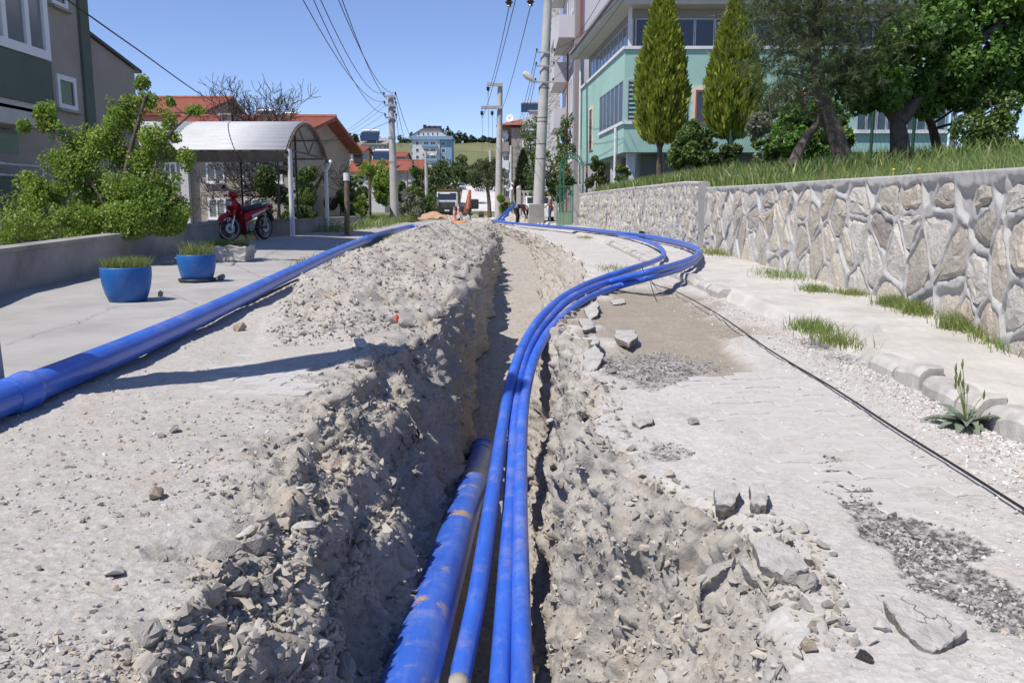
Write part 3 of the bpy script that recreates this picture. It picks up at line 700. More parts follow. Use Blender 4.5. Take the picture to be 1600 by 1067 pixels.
# thick pipe in the trench
a = P(640, 1067, 2.8); b = P(755, 704, 7.3); a = a + (a - b) * .35; bp = [a.lerp(b, i / 30) for i in range(31)]; RB = .095
root = thing('water_main_pipe', 'thick blue main pipe half buried in the trench with its socket end showing', 'pipe', tuple(b))
m = MB(); m.tube(bp, RB, 44, cap=False); clayattr(m.build('pipe_length', MT['pipe'], root, smooth='all'), 1.0)
d = (b - a).normalized(); m = MB(); q = [(-.30, .0955), (-.26, .107), (-.05, .109), (-.04, .117), (0, .117), (0.004, .110), (0, .099), (-.2, .095)]
m.tube([b + d * x for x, r in q], [r for x, r in q], 44, cap=False); clayattr(m.build('socket', MT['pipe'], root, smooth='all'), 0.5)
# three thin pipes rising out of the trench and looping over the sidewalk
RS = 0.039
far = [(960, 365.0, .17), (905, 358.5, .16), (860, 354.5, .13), (815, 350.5, .12)]
paths = []
near1 = [P(700, 1180, 3.0), P(717, 1067, 3.55), P(745, 930, 4.25), P(768, 780, 5.3), P(786, 660, 6.7), P(800, 590, 7.4), P(818, 540, 7.9), P(845, 497, 8.45), P(884, 462, 9.3), P(930, 439, 10.4)]
p1 = near1 + [G(985, 420.5, .16), G(1022, 408, .17), G(1037, 398, .19), G(1028, 385, .21), G(1000, 374, .2), G(955, 364.6, .18), G(905, 358.8, .17), G(860, 355, .14), G(806, 350, .13)]
near2 = [P(775, 1180, 3.05), P(781, 1067, 3.6), P(789, 930, 4.35), P(797, 780, 5.5), P(804, 660, 6.8), P(812, 590, 7.5), P(828, 540, 8.0), P(855, 500, 8.55), P(896, 464, 9.35), P(950, 441.5, 10.3)]
p2 = near2 + [G(1010, 426, .22), G(1055, 414, .25), G(1086, 401, .27), G(1088, 388, .27), G(1060, 378.0, .25), G(1010, 368.5, .25), G(950, 361.5, .24), G(900, 356.3, .22), G(850, 352.5, .2), G(800, 348.3, .2)]
near3 = [P(812, 1180, 3.0), P(815, 1067, 3.55), P(814, 930, 4.3), P(813, 780, 5.45), P(816, 660, 6.75), P(825, 594, 7.4), P(841, 546, 7.9), P(868, 506, 8.45), P(912, 470, 9.2), P(965, 448, 10.1)]
p3 = near3 + [G(1020, 432, .16), G(1062, 420, .16), G(1090, 405, .17), G(1092, 392.5, .17), G(1066, 382.5, .17), G(1015, 372.5, .16), G(955, 365, .16), G(900, 358.5, .16), G(850, 354.2, .15), G(812, 350.5, .14)]
labs = ('thin blue pipe with the tightest bend, leftmost of the three in the trench', 'thin blue pipe in the middle of the three rising from the trench', 'thin blue pipe rightmost of the three rising from the trench')
thin_paths = []
for pp, lb in zip((p1, p2, p3), labs):
    O_ = V(0, 0, H)
    for i_, f_ in enumerate((.82, .82, .82, .83, .84, .85, .87, .90, .94, .98)): pp[i_] = O_ + (pp[i_] - O_) * f_
    q = cr(pp, 14); thin_paths.append(q)
    m = MB(); m.tube(q, RS, 20, cap=True); o = m.build('water_pipe', MT['pipe'], None, smooth='all', org=tuple(pp[10])); clayattr(o, 0.16)
    tag(o, lb, 'pipe', 'thin blue pipes looping over the sidewalk')
# muddy sleeve at the near end of the left one
m = MB(); q = thin_paths[0]; k = [i for i, p in enumerate(q) if p.y < 2.72]
m.tube(q[k[0]:k[-1] + 1], 0.0415, 20); o = m.build('muddy_pipe_end', MT['mud'], None, smooth='all', org=tuple(q[k[-1]])); tag(o, 'grey mud caked sleeve round the near end of a thin blue pipe', 'sleeve')
# strap and cord that bind the pipes
q = P(1057, 432, 11.2)
m = MB()
m.tube(cr([G(1003, 417, .33), G(1006, 424, .22), G(1015, 434, .02), G(1024, 445, .02), G(1055, 455, .02), G(1120, 490, .02), G(1200, 545, .02), G(1300, 605, .02), G(1400, 670, .02), G(1500, 732, .02), G(1600, 795, .02), G(1720, 870, .02)], 10), 0.005, 8)
tag(m.build('cable', MT['wire'], None, smooth='all'), 'black cable lying across the right side of the road', 'cable')
m = MB()
for k_ in range(5):
    c = G(1000 + k_ * 1.5, 366 + 0.3 * k_, .25)
    m.tube([c + V(0, 0.16 * math.cos(a_), 0.11 * math.sin(a_) - .03) for a_ in np.linspace(0, 6.28, 14)], 0.012, 6)
tag(m.build('strap', MT['wire'], None, smooth='all'), 'dark strap tied round the blue pipes near the stone wall', 'strap')
# blue lengths leaning at the far end, one short upright stub
for (a, b, r, lb) in ((G(782, 347.5, .1), P(806, 317, 44), .055, 'upper blue pipe leaning up behind the bent worker'), (G(775, 347, .1), P(801, 321, 44.6), .055, 'lower blue pipe leaning up behind the bent worker')):
    m = MB(); m.tube([a, b], r, 12); o = m.build('leaning_pipe', MT['pipe'], None, smooth=True, org=tuple(a)); clayattr(o, 0); tag(o, lb, 'pipe')
for (a, b, lb) in ((G(772, 345, .1), G(806, 345.5, .12), 'pale blue pipe lying across behind the bent worker'), (G(752, 343.5, .12), G(802, 349.5, .12), 'thin blue pipe lying left of the bent worker by the trench')):
    m = MB(); m.tube([a, a.lerp(b, .5) + V(0, 0, .03), b], .07, 12); o = m.build('loose_pipe', MT['pipe'], None, smooth=True, org=tuple(a)); clayattr(o, 0); tag(o, lb, 'pipe')
# ================================================================== STONES
def rock_mesh(name, seed, sub=2, flat=0.75, npts=15):
    """angular broken stone: hull of random points, its faces roughened once"""
    rg = np.random.default_rng(seed); b = bmesh.new(); q = rg.normal(size=(npts, 3)); q /= np.linalg.norm(q, axis=1, keepdims=True)
    q *= rg.uniform(.78, 1.0, (npts, 1)) * np.array([1, rg.uniform(.62, .95), rg.uniform(.42, .75)])
    for p in q: b.verts.new(p)
    r_ = bmesh.ops.convex_hull(b, input=list(b.verts)); bmesh.ops.delete(b, geom=[g for g in r_['geom_interior'] if isinstance(g, bmesh.types.BMVert)], context='VERTS')
    if sub > 1: bmesh.ops.subdivide_edges(b, edges=b.edges, cuts=1, use_grid_fill=True); bmesh.ops.triangulate(b, faces=b.faces)
    for v in b.verts: v.co += v.co.normalized() * rg.normal() * .035
    bmesh.ops.recalc_face_normals(b, faces=b.faces)
    me = bpy.data.meshes.new(name); b.to_mesh(me); b.free(); return me
MT['rock'] = mat('dusty grey stone', (0.45, 0.42, 0.375), (0.37, 0.345, 0.31), 1.6, 0.94, 9, 0.6, 0.06, c3=(0.29, 0.275, 0.25), s3=1.3)
MT['rocktan'] = mat('tan stone', (0.50, 0.40, 0.28), (0.44, 0.37, 0.29), 1.6, 0.94, 9, 0.6, 0.06)
MT['rockwhite'] = mat('pale stone', (0.60, 0.57, 0.52), (0.50, 0.47, 0.43), 1.6, 0.94, 9, 0.5, 0.06)
MT['tarlump'] = mat('asphalt lump', (0.075, 0.07, 0.066), (0.16, 0.15, 0.14), 4, 0.95, 12, 0.9, 0.06)
rock_sets = {}
for nm, mm, cnt_ in (('rock', MT['rock'], 8), ('rocktan', MT['rocktan'], 3), ('rockwhite', MT['rockwhite'], 3), ('tarlump', MT['tarlump'], 3)):
    rock_sets[nm] = []
    for i in range(cnt_):
        me = rock_mesh('stone', 31 * i + len(nm), 2); me.materials.append(mm); rock_sets[nm].append(me)
def put_rock(x, y, r, kind='rock', label=None, group=None, name='stone', z=None, sink=0.25, cat='stone'):
    me = rnd.choice(rock_sets[kind]); o = bpy.data.objects.new(name, me); COL.objects.link(o)
    zz = gz(x, y) if z is None else z
    o.location = (x, y, zz + r * (0.55 - sink)); o.scale = (r, r, r); o.rotation_euler = (rnd.gauss(0, .35), rnd.gauss(0, .35), rnd.uniform(0, 6.28))
    tag(o, label, cat, group); return o
special = [  # px x, y, z guess, width px, kind, label
 (230, 992, 0, 62, 'rock', 'large dark grey cobble at the lower left edge of the paving'),
 (398, 842, 0, 56, 'rock', 'flat topped grey stone on the broken left trench edge'),
 (178, 897, 0, 40, 'rockwhite', 'smooth pale oval stone lying alone on the left gravel'),
 (243, 778, 0, 38, 'rocktan', 'tan flat stone lying on the left gravel'),
 (273, 679, 0, 22, 'rock', 'small round stone farthest back on the left gravel'),
 (385, 811, 0, 46, 'rockwhite', 'pale flat slab beside the broken left trench edge'),
 (570, 565, .02, 38, 'rock', 'grey boulder at the near end of the spoil heap'),
 (566, 545, .04, 32, 'rockwhite', 'pale block just behind the grey boulder at the spoil heap'),
 (611, 488, .15, 30, 'rock', 'round cobble beside the orange marker on the spoil heap'),
 (635, 488, .16, 30, 'rock', 'brown grey cobble right of the orange marker on the spoil heap'),
 (375, 518, .0, 26, 'rocktan', 'reddish tan stone at the near left foot of the spoil heap'),
 (1375, 988, 0, 40, 'rockwhite', 'long rounded pebble left of the cracked asphalt slab'),
 (1278, 978, 0, 32, 'rockwhite', 'upright pale pebble left of the long rounded pebble'),
 (1315, 951, 0, 30, 'rockwhite', 'small oval pebble above the upright pale pebble'),
 (1262, 1018, 0, 34, 'rocktan', 'small orange tinted stone near the bottom right'),
 (1350, 1035, 0, 28, 'tarlump', 'small tarry lump at the bottom right'),
 (1082, 660, 0, 22, 'rock', 'flat grey stone lying alone on the right paving')]
for (x, y, z, w, kd, lb) in special:
    p = G(x, y, z); d = p.y; put_rock(p.x, p.y, w / 2 / FPX * math.sqrt(p.y ** 2 + p.x ** 2 + .9) * 1.06, kd, lb, z=None)
zones_ = [
 ((GHEAP > .5) & (GY > 5.5) & (GY < 14), 80, (0.020, 0.07), 'loose stone lying on the long spoil heap left of the trench', 'stones on the spoil heap'),
 ((GWALL > .5) & (GX < 0) & (GY < 6) & (GY > 1.9) & (GZ > -.6), 60, (0.015, 0.065), 'stone stuck in the crumbling left bank of the trench', 'stones in the left bank'),
 ((GWALL > .5) & (GX > 0) & (GY < 5) & (GY > 1.8), 75, (0.012, 0.045), 'stone stuck in the sloping right bank of the trench', 'stones in the right bank'),
 ((np.abs(GDR - .08) < .16) & (GY > 2.0) & (GY < 9), 45, (0.015, 0.05), 'stone lying along the broken right edge of the paving', 'stones on the right edge'),
 ((GDL > .1) & (GDL < .9) & (GHEAP < .1) & (GY < 4.6) & (GY > 1.6) & (GX > -2.2), 40, (0.008, 0.026), 'pebble lying on the gravelly paving left of the trench', 'pebbles on the left paving')]
for msk, n, (s0, s1), lb, gp in zones_:
    ids = nr.choice(np.nonzero(msk)[0], n, replace=False)
    for i in ids:
        kd = rnd.choice(['rock', 'rock', 'rock', 'rocktan', 'rockwhite', 'tarlump'] if 'edge' in lb else ['rock', 'rock', 'rock', 'rock', 'rocktan', 'rock', 'rockwhite'])
        put_rock(float(GX[i]), float(GY[i]), s0 + (s1 - s0) * rnd.random() ** 2.2, kd, dict(rock='grey ', rocktan='tan ', rockwhite='pale ', tarlump='black tarry ')[kd] + lb, gp, z=float(GZ[i]))
# gravel and crumbs nobody could count
ICO = None
def ico(sub):
    b = bmesh.new(); bmesh.ops.create_icosphere(b, subdivisions=sub, radius=1); v = np.array([q.co[:] for q in b.verts]); f = np.array([[l.index for l in fc.verts] for fc in b.faces]); b.free(); return v, f
def scatter(name, ids, size, mt, label, cat, base=None, seed=3, flat=0.6, jit=0.3):
    rg = np.random.default_rng(seed); bv, bf = base; n = len(ids); k = len(bv)
    q = rg.normal(size=(n, 4)); q /= np.linalg.norm(q, axis=1, keepdims=True); w, x, y, z = q.T
    Rm_ = np.stack([np.stack([1 - 2 * (y * y + z * z), 2 * (x * y - z * w), 2 * (x * z + y * w)], -1), np.stack([2 * (x * y + z * w), 1 - 2 * (x * x + z * z), 2 * (y * z - x * w)], -1), np.stack([2 * (x * z - y * w), 2 * (y * z + x * w), 1 - 2 * (x * x + y * y)], -1)], 1)
    vs = bv[None] * (1 + jit * rg.uniform(-1, 1, (n, k, 1))) * (np.stack([np.ones(n), rg.uniform(.6, 1, n), rg.uniform(.4, .8, n)], -1)[:, None, :])
    vs = np.einsum('nij,nkj->nki', Rm_, vs); vs[..., 2] *= flat + .2
    vs = vs * size[:, None, None] + GP[ids][:, None, :] + np.array([0, 0, 1])[None, None] * (size * 0.18)[:, None, None]
    fs = (bf[None] + (np.arange(n) * k)[:, None, None]).reshape(-1, 3)
    me = fast_mesh(name, vs.reshape(-1, 3), fs, 3, False); c = np.repeat(rg.random((n, 3)), k, 0); vcol(me, 'rnd', c)
    o = link(name, me, mt); return tag(o, label, cat, kind='stuff')
def gravel_mat(name, cols):
    m, t, b = new_mat(name); at = node(t, 'ShaderNodeAttribute', attribute_name='rnd'); sp = node(t, 'ShaderNodeSeparateColor'); t.links.new(at.outputs['Color'], sp.inputs[0])
    rp = node(t, 'ShaderNodeValToRGB'); rp.color_ramp.interpolation = 'LINEAR'; t.links.new(sp.outputs[0], rp.inputs[0])
    els = rp.color_ramp.elements
    for i, (p_, c) in enumerate(cols):
        e = els[i] if i < 2 else els.new(p_)
        e.position = p_; e.color = c4(c)
    t.links.new(rp.outputs[0], b.inputs['Base Color']); b.inputs['Roughness'].default_value = 0.95; b.inputs['Specular IOR Level'].default_value = 0.2
    tc = node(t, 'ShaderNodeTexCoord'); bump(t, b, noise_fac(t, 160, .2, .8, 4, .7), 0.5, 0.003); return m
MT['gravel'] = gravel_mat('mixed gravel', [(0, (0.30, 0.275, 0.245)), (1, (0.62, 0.59, 0.55)), (.35, (0.44, 0.40, 0.35)), (.6, (0.50, 0.42, 0.32)), (.8, (0.40, 0.385, 0.36))])
MT['gravelw'] = gravel_mat('white gravel', [(0, (0.36, 0.34, 0.32)), (1, (0.68, 0.66, 0.63)), (.3, (0.55, 0.53, 0.5)), (.5, (0.40, 0.30, 0.23)), (.6, (0.58, 0.56, 0.53))])
MT['gravelb'] = gravel_mat('tarry gravel', [(0, (0.10, 0.095, 0.09)), (1, (0.5, 0.48, 0.45)), (.4, (0.2, 0.19, 0.18)), (.7, (0.38, 0.36, 0.335))])
oc = (np.array([[1, 0, 0], [-1, 0, 0], [0, 1, 0], [0, -1, 0], [0, 0, 1], [0, 0, -1]], float), np.array([[0, 2, 4], [2, 1, 4], [1, 3, 4], [3, 0, 4], [2, 0, 5], [1, 2, 5], [3, 1, 5], [0, 3, 5]]))
hm_ = rock_mesh('clod', 5, 1, npts=10); i1_ = (np.array([v.co[:] for v in hm_.vertices]), np.array([list(p.vertices) for p in hm_.polygons])); bpy.data.meshes.remove(hm_)
GD = np.sqrt(GX ** 2 + GY ** 2 + .9)
def pick(w, n): 
    w = w * (GY > 1.1) * (GY < 45); p = w / w.sum(); return nr.choice(len(GX), n, replace=False, p=p)
def sizes(ids, lo, hi, pw=2.5, minpx=0.7):
    s = lo + (hi - lo) * nr.random(len(ids)) ** pw; return np.maximum(s, minpx * GD[ids] / 853)
soilw = (GSOIL > .4) * (1 - .75 * GFL) * 1.0
MT['crumb'] = gravel_mat('soil crumbs', [(0, (0.28, 0.258, 0.228)), (1, (0.48, 0.45, 0.40)), (.4, (0.365, 0.335, 0.29)), (.7, (0.41, 0.36, 0.295))])
ids = pick(soilw + .5 * GFL, 25000); scatter('soil_crumbs', ids, sizes(ids, .003, .015, 3.0, .6), MT['crumb'], 'small crumbs and gravel strewn over the dug up soil', 'gravel', oc, 3)
ids = pick(soilw + 2 * (GHEAP > .4) * (GY < 16), 6500); scatter('soil_clods', ids, sizes(ids, .009, .034, 2.6, 1.1), MT['crumb'], 'fist sized clods and stones over the dug up soil', 'gravel', i1_, 4, .7, .25)
ids = pick((GHEAP > .25) * (GY < 20) * (.25 + (vnoise(GP * 2.6) > -.1)) * 1.0 + .5 * (GWALL > .5) * (GX < 0) * (GY < 6.2) * (GZ > -.5), 11000); scatter('heap_clods', ids, sizes(ids, .010, .045, 3.2, 1.1), MT['crumb'], 'crumbly clods and stones covering the spoil heap left of the trench', 'gravel', i1_, 14, .75, .25)
ids = pick((GWALL > .5) * (GX > 0) * (GY < 7) * .6 + (np.abs(GDR) < .22) * (GY < 10) * (GY > 1.7) * (.2 + 1.5 * (vnoise(GP * 4 + 3) > 0)), 4200); scatter('edge_rubble', ids, sizes(ids, .008, .040, 3.4, 1.0), MT['crumb'], 'broken rubble along the right bank and torn paving edge', 'gravel', i1_, 15, .75, .25)
lw_ = (GDL > -.05) * (GHEAP < .2) * (GY < 9) * (GPAV < .3) * (0.25 + (vnoise(GP * 1.4) > 0)); lw_ = lw_ * (.5 + 2.5 * np.exp(-np.maximum(GDL, 0) / .35)); ids = pick(lw_ * 1.0, 12000); scatter('loose_gravel', ids, sizes(ids, .003, .016, 3.2, .5), MT['gravel'], 'loose gravel scattered over the paving left of the trench', 'gravel', oc, 5)
kx = np.interp(GY, [1, 3.2, 5.3, 11, 20, 40], [2.0, 2.08, 2.14, 2.17, 2.35, 1.75]); gw = (GDR > .1) * np.exp(-np.maximum(kx - .05 - GX, 0) / .13) * (GX < kx - .02) * (GY < 9) * (GY > 2)
ids = pick(gw * 1.0, 5200); scatter('white_gravel', ids, sizes(ids, .005, .014, 2.0, .6), MT['gravelw'], 'pale gravel strewn along the kerb of the right sidewalk', 'gravel', oc, 6)
ids = pick((GTAR > .3) * (.2 + GTAR) * (.3 + (vnoise(GP * 9) > 0)), 2200); scatter('tarry_chips', ids, sizes(ids, .004, .013, 2.0, .5), MT['gravelb'], 'dark tarry chips in the worn asphalt scars', 'gravel', oc, 7)
ids = pick((GDR > .05) * (GPAV < .5) * (GX < 1.9) * (GY < 14) * (.15 + 1.0 * (vnoise(GP * 1.7 + 5) > .25)), 2600); scatter('road_grit', ids, sizes(ids, .002, .010, 3.5, .4), MT['gravel'], 'grit scattered over the dusty paving right of the trench', 'gravel', oc, 8)
# ------------------------------------------------------------------ broken slabs of asphalt and concrete
MT['slabtop'] = mat('dusty asphalt slab', (0.50, 0.48, 0.445), (0.40, 0.38, 0.35), 14, 0.95, 45, .9, .010, c3=(.27, .255, .235), s3=9)
MT['slabside'] = mat('broken asphalt edge', (0.12, 0.11, 0.10), (0.27, 0.25, 0.225), 25, 0.95, 60, .9, .01)
def slab(px, z, th, label, tilt=(0, 0), cracks=(), lift=0.0):
    pts = [G(x, y, z) for x, y in px]; c = sum(pts, V(0, 0, 0)) / len(pts); pts = [c + (p - c) * .78 for p in pts]; th = th * .75; lift = lift * .75
    q = []
    for i in range(len(pts)):
        a, b = pts[i], pts[(i + 1) % len(pts)]
        for k in range(5):
            p = a.lerp(b, k / 5); j = 0.04 * (b - a).length; q.append(p + V(rnd.gauss(0, j * .5), rnd.gauss(0, j * .5), 0))
    z0 = gz(c.x, c.y) + lift
    f = lambda p: z0 + tilt[0] * (p.x - c.x) + tilt[1] * (p.y - c.y)
    n = len(q); vs = []; 
    for (s, dz) in ((.93, -th), (1.0, -th * .5), (.985, -0.004), (.96, 0.0), (.6, .002), (.3, .001)):
        for p in q:
            w_ = c + (p - c) * (s + rnd.gauss(0, .012) * (dz < -.003)); vs.append((w_.x - c.x, w_.y - c.y, f(w_) + dz + (rnd.gauss(0, .003) if dz < -.003 else 0) - z0))
    vs.append((0, 0, 0.001)); fs = []
    for r_ in range(5):
        for i in range(n): fs.append((r_ * n + i, r_ * n + (i + 1) % n, (r_ + 1) * n + (i + 1) % n, (r_ + 1) * n + i))
    for i in range(n): fs.append((5 * n + i, 5 * n + (i + 1) % n, len(vs) - 1))
    me = bpy.data.meshes.new('broken_slab'); me.from_pydata(vs, [], fs); me.materials.append(MT['slabtop']); me.materials.append(MT['slabside'])
    bm_ = bmesh.new(); bm_.from_mesh(me); bmesh.ops.recalc_face_normals(bm_, faces=bm_.faces); bm_.to_mesh(me); bm_.free()
    for i, p_ in enumerate(me.polygons): p_.material_index = 1 if i < 2 * n else 0
    o = link('broken_slab', me, None, None, (c.x, c.y, z0)); tag(o, label, 'slab')
    for cr_ in cracks:
        m = MB(); w3 = [G(x, y, z) for x, y in cr_]; w3 = [a_.lerp(b_, k_ / 5) + V(rnd.gauss(0, .005), rnd.gauss(0, .005), 0) for a_, b_ in zip(w3[:-1], w3[1:]) for k_ in range(5)] + [w3[-1]]; w3 = [V(p.x, p.y, f(p) + 0.0035) for p in w3]
        for a, b in zip(w3[:-1], w3[1:]):
            d = (b - a).normalized(); nn = V(-d.y, d.x, 0) * 0.0009; m.quad(a - nn, b - nn * .7, b + nn * .7, a + nn)
        m.build('crack', MT['tarlump'], o)
slab([(1362, 935), (1420, 935), (1470, 955), (1530, 990), (1500, 1005), (1470, 1020), (1432, 1010), (1395, 975)], .03, .045, 'cracked slab of dusty asphalt lifted at the lower right', (0.05, .12), [[(1400, 938), (1425, 955), (1450, 972), (1475, 970), (1490, 990)], [(1450, 972), (1430, 974)], [(1365, 942), (1385, 955)]], .035)
slab([(1165, 850), (1200, 838), (1262, 870), (1278, 892), (1235, 905), (1180, 885)], .03, .07, 'large rough slab with white rubble beside the right bank', (0, .1), (), .04)
slab([(1110, 768), (1150, 756), (1162, 775), (1150, 795), (1115, 795)], .03, .06, 'broken grey block left of the tan topped block', (0, .05), (), .05)
slab([(1165, 762), (1195, 760), (1205, 782), (1200, 796), (1168, 794)], .03, .06, 'tan topped block with a black asphalt base on the right paving', (0.1, .05), (), .055)
slab([(1125, 835), (1165, 825), (1185, 848), (1160, 860), (1130, 850)], .0, .05, 'pale chunk of concrete on the crest of the right bank', (0, .1), (), .03)
slab([(1140, 895), (1190, 885), (1240, 905), (1230, 930), (1170, 925)], -.03, .05, 'rough slab with tarry edge low on the right bank', (-.1, .1), (), .03)
slab([(905, 555), (930, 545), (950, 560), (935, 575), (915, 580)], .02, .05, 'pale tilted crust slab nearest in the row along the right trench edge', (.1, .1), (), .05)
slab([(918, 532), (932, 527), (938, 545), (925, 548)], .02, .05, 'narrow pale crust slab standing in the row along the right trench edge', (.2, .0), (), .06)
slab([(955, 519), (995, 519), (1003, 528), (985, 540), (958, 532)], .02, .06, 'flat topped concrete slab in the sand beside the right trench edge', (0, .05), (), .06)
slab([(900, 500), (925, 498), (932, 508), (912, 514)], .02, .05, 'pale crust slab third along the right trench edge', (-.1, .1), (), .05)
slab([(910, 478), (932, 472), (938, 486), (920, 490)], .02, .05, 'pale crust slab farthest along the right trench edge under the pipes', (.2, .1), (), .06)
slab([(950, 462), (975, 460), (980, 468), (958, 470)], .02, .05, 'small flat slab in the shadow of the pipe bend', (.1, .0), (), .03)
slab([(985, 648), (1018, 644), (1025, 660), (1000, 668), (984, 660)], .01, .04, 'small flat asphalt piece at the right paving edge', (.0, .1), (), .03)
slab([(1345, 625 - 110), (1372, 620 - 110), (1398, 525), (1375, 530), (1350, 526)], .1, .05, 'loose slab of concrete lying behind the broken kerb', (.1, .1), (), .12)
# orange marker, orange sack, scrap
MT['orange'] = mat('orange plastic', (0.75, 0.10, 0.03), (0.6, 0.08, 0.03), 8, .5, 40, .1, .002)
p = G(619, 482, .18); zz = gz(p.x, p.y); m = MB(); m.tube([(p.x, p.y, zz - .03), (p.x + .003, p.y, zz + .02), (p.x + .006, p.y, zz + .05), (p.x, p.y, zz + .07)], [.008, .010, .016, .008], 8)
tag(m.build('marker', MT['orange'], None, True, org=(p.x, p.y, zz)), 'small orange plastic marker stuck among stones on the spoil heap', 'marker')
MT['sack'] = mat('orange sack', (0.80, 0.30, 0.04), (0.6, 0.2, 0.03), 9, .7, 30, .5, .02)
p = G(716, 351, .25); m = MB(); m.ball((p.x, p.y, p.z), (.28, .2, .12), 14, 8); m.ball((p.x + .15, p.y, p.z + .05), (.16, .15, .09), 12, 6); tag(m.build('orange_sack', MT['sack'], None, 'all', org=tuple(p)), 'crumpled orange sack lying beyond the far end of the spoil heap', 'sack')
# ================================================================== BLUE PLANT POTS AND TROUGH
MT['potblue'] = mat('blue painted pot', (0.012, 0.10, 0.34), (0.02, 0.13, 0.38), 6, .45, 30, .1, .003, c3=(.10, .15, .26), s3=5)
MT['potsoil'] = mat('potting soil', (.06, .045, .035), (.1, .08, .06), 9, .95, 40, .6, .01)
MT['grass'] = leaf_mat('grass', (0.10, 0.155, 0.03), (0.25, 0.30, 0.07), (0.42, 0.36, 0.16), .3)
MT['grass2'] = leaf_mat('lush grass', (0.10, 0.165, 0.04), (0.25, 0.33, 0.09), (0.46, 0.43, 0.22), .35)
def blades(name, pts, h, w, mt, parent=None, seed=1, lean=.35, kind=None, org=None):
    rg = np.random.default_rng(seed); pts = np.asarray(pts, float); n = len(pts)
    hh = h * rg.uniform(.45, 1.25, n); a = rg.uniform(0, 2 * np.pi, n); ww = w * rg.uniform(.7, 1.4, n); a2 = rg.uniform(0, 2 * np.pi, n)
    side = np.stack([np.cos(a), np.sin(a), np.zeros(n)], -1) * ww[:, None] / 2
    ln = np.stack([np.cos(a2), np.sin(a2), np.zeros(n)], -1) * (hh * lean * rg.uniform(0, 1.6, n))[:, None]; up = np.array([0, 0, 1.0])
    v = np.stack([pts - side, pts + side, pts + up * (hh * .55)[:, None] + ln * .35 + side * .7, pts + up * (hh * .55)[:, None] + ln * .35 - side * .7, pts + up * hh[:, None] + ln], 1)
    k = np.arange(n)[:, None] * 5
    f = np.concatenate([k + np.array([[0, 1, 2]]), k + np.array([[0, 2, 3]]), k + np.array([[3, 2, 4]])], 0)
    o0 = np.array(ORG[parent.name]) if parent is not None else np.zeros(3)
    me = fast_mesh(name, (v - o0).reshape(-1, 3), f, 3, False); vcol(me, 'rnd', np.repeat(rg.random((n, 3)), 5, 0))
    return link(name, me, mt, parent)
def pot(c, h, r, label, plants):
    root = thing('plant_pot', label, 'pot', tuple(c), 'blue pots in the yard')
    prof = [(r * .70, 0), (r * .74, h * .02), (r * .86, h * .25), (r * .95, h * .5), (r, h * .78), (r * 1.0, h * .97), (r * .99, h), (r * .945, h), (r * .94, h * .9), (r * .93, h * .86)]
    m = MB(); m.lathe(prof, c, 40); m.build('bowl', MT['potblue'], root, smooth='all')
    m = MB(); m.lathe([(0.001, h * .9), (r * .5, h * .9), (r * .938, h * .87)], c, 30); m.build('soil', MT['potsoil'], root, smooth='all')
    pts = []
    for _ in range(plants[0]):
        a = rnd.uniform(0, 6.28); q = r * .9 * math.sqrt(rnd.random()); pts.append((c[0] + q * math.cos(a), c[1] + q * math.sin(a), c[2] + h * .88))
    tag(blades('grass', pts, plants[1], .006, plants[2], root, 4, .6), kind='stuff'); return root
pa = G(200, 470, .028); sc_ = math.sqrt(pa.y ** 2 + pa.x ** 2) / FPX
pot(pa, .335, .235, 'blue plant pot with dense short grass, nearer of the two pots', (1500, .13, MT['grass']))
pb = G(309, 440, .03); rt = pot(pb, .335, .228, 'blue plant pot on a black saucer with thin weeds, farther of the two', (420, .19, MT['grass']))
m = MB(); m.lathe([(.0, 0.002), (.21, .002), (.222, .012), (.225, .04), (.20, .04), (.19, .015)], pb, 32); tag(m.build('saucer', MT['dark'], rt, smooth='all'))
p = G(345, 438, .03); put_rock(p.x, p.y, .085, 'rock', 'block of stone beside the saucer of the farther blue pot', None, z=.03, sink=.1)
p = G(251, 463, .03); put_rock(p.x, p.y, .05, 'rock', 'small dark stone right of the nearer blue pot', None, z=.03, sink=.1)
p = G(152, 426, .03); put_rock(p.x, p.y, .05, 'rocktan', 'small orange brown stone behind the nearer blue pot', None, z=.03, sink=.2)
# stone trough with grass below the motorbike
ta = G(322, 408, .05); tb = G(393, 408, .05); c = (ta + tb) / 2; L = (tb - ta).length / 2
root = thing('planter_trough', 'rough stone trough filled with grass in front of the motorcycle', 'trough', tuple(c))
b = bmesh.new(); bmesh.ops.create_cube(b, size=2); bmesh.ops.subdivide_edges(b, edges=b.edges, cuts=7, use_grid_fill=True)
for v in b.verts:
    p = np.array(v.co); q = np.sign(p) * np.abs(p) ** 1.0; rr = 0.10
    nz_ = fbm(np.array([p * 3.0]), 3)[0]
    v.co = (p[0] * L * (1 + .04 * nz_) * (1 - .06 * (p[2] < 0)), p[1] * .26 * (1 + .08 * nz_), (p[2] * .5 + .5) * .26 + .02 * nz_ - (0.05 if (p[2] > .9 and abs(p[0]) < .9 and abs(p[1]) < .7) else 0))
me = bpy.data.meshes.new('trough'); b.to_mesh(me); b.free(); o = link('trough', me, MT['kerb'], root)
o.modifiers.new('bevel', 'BEVEL').width = .02
pts = [(c.x + rnd.uniform(-.9, .85) * L, c.y + rnd.uniform(-.18, .18), c.z + .2) for _ in range(1300)]
tag(blades('grass', pts, .16, .008, MT['grass2'], root, 9, .7), kind='stuff')

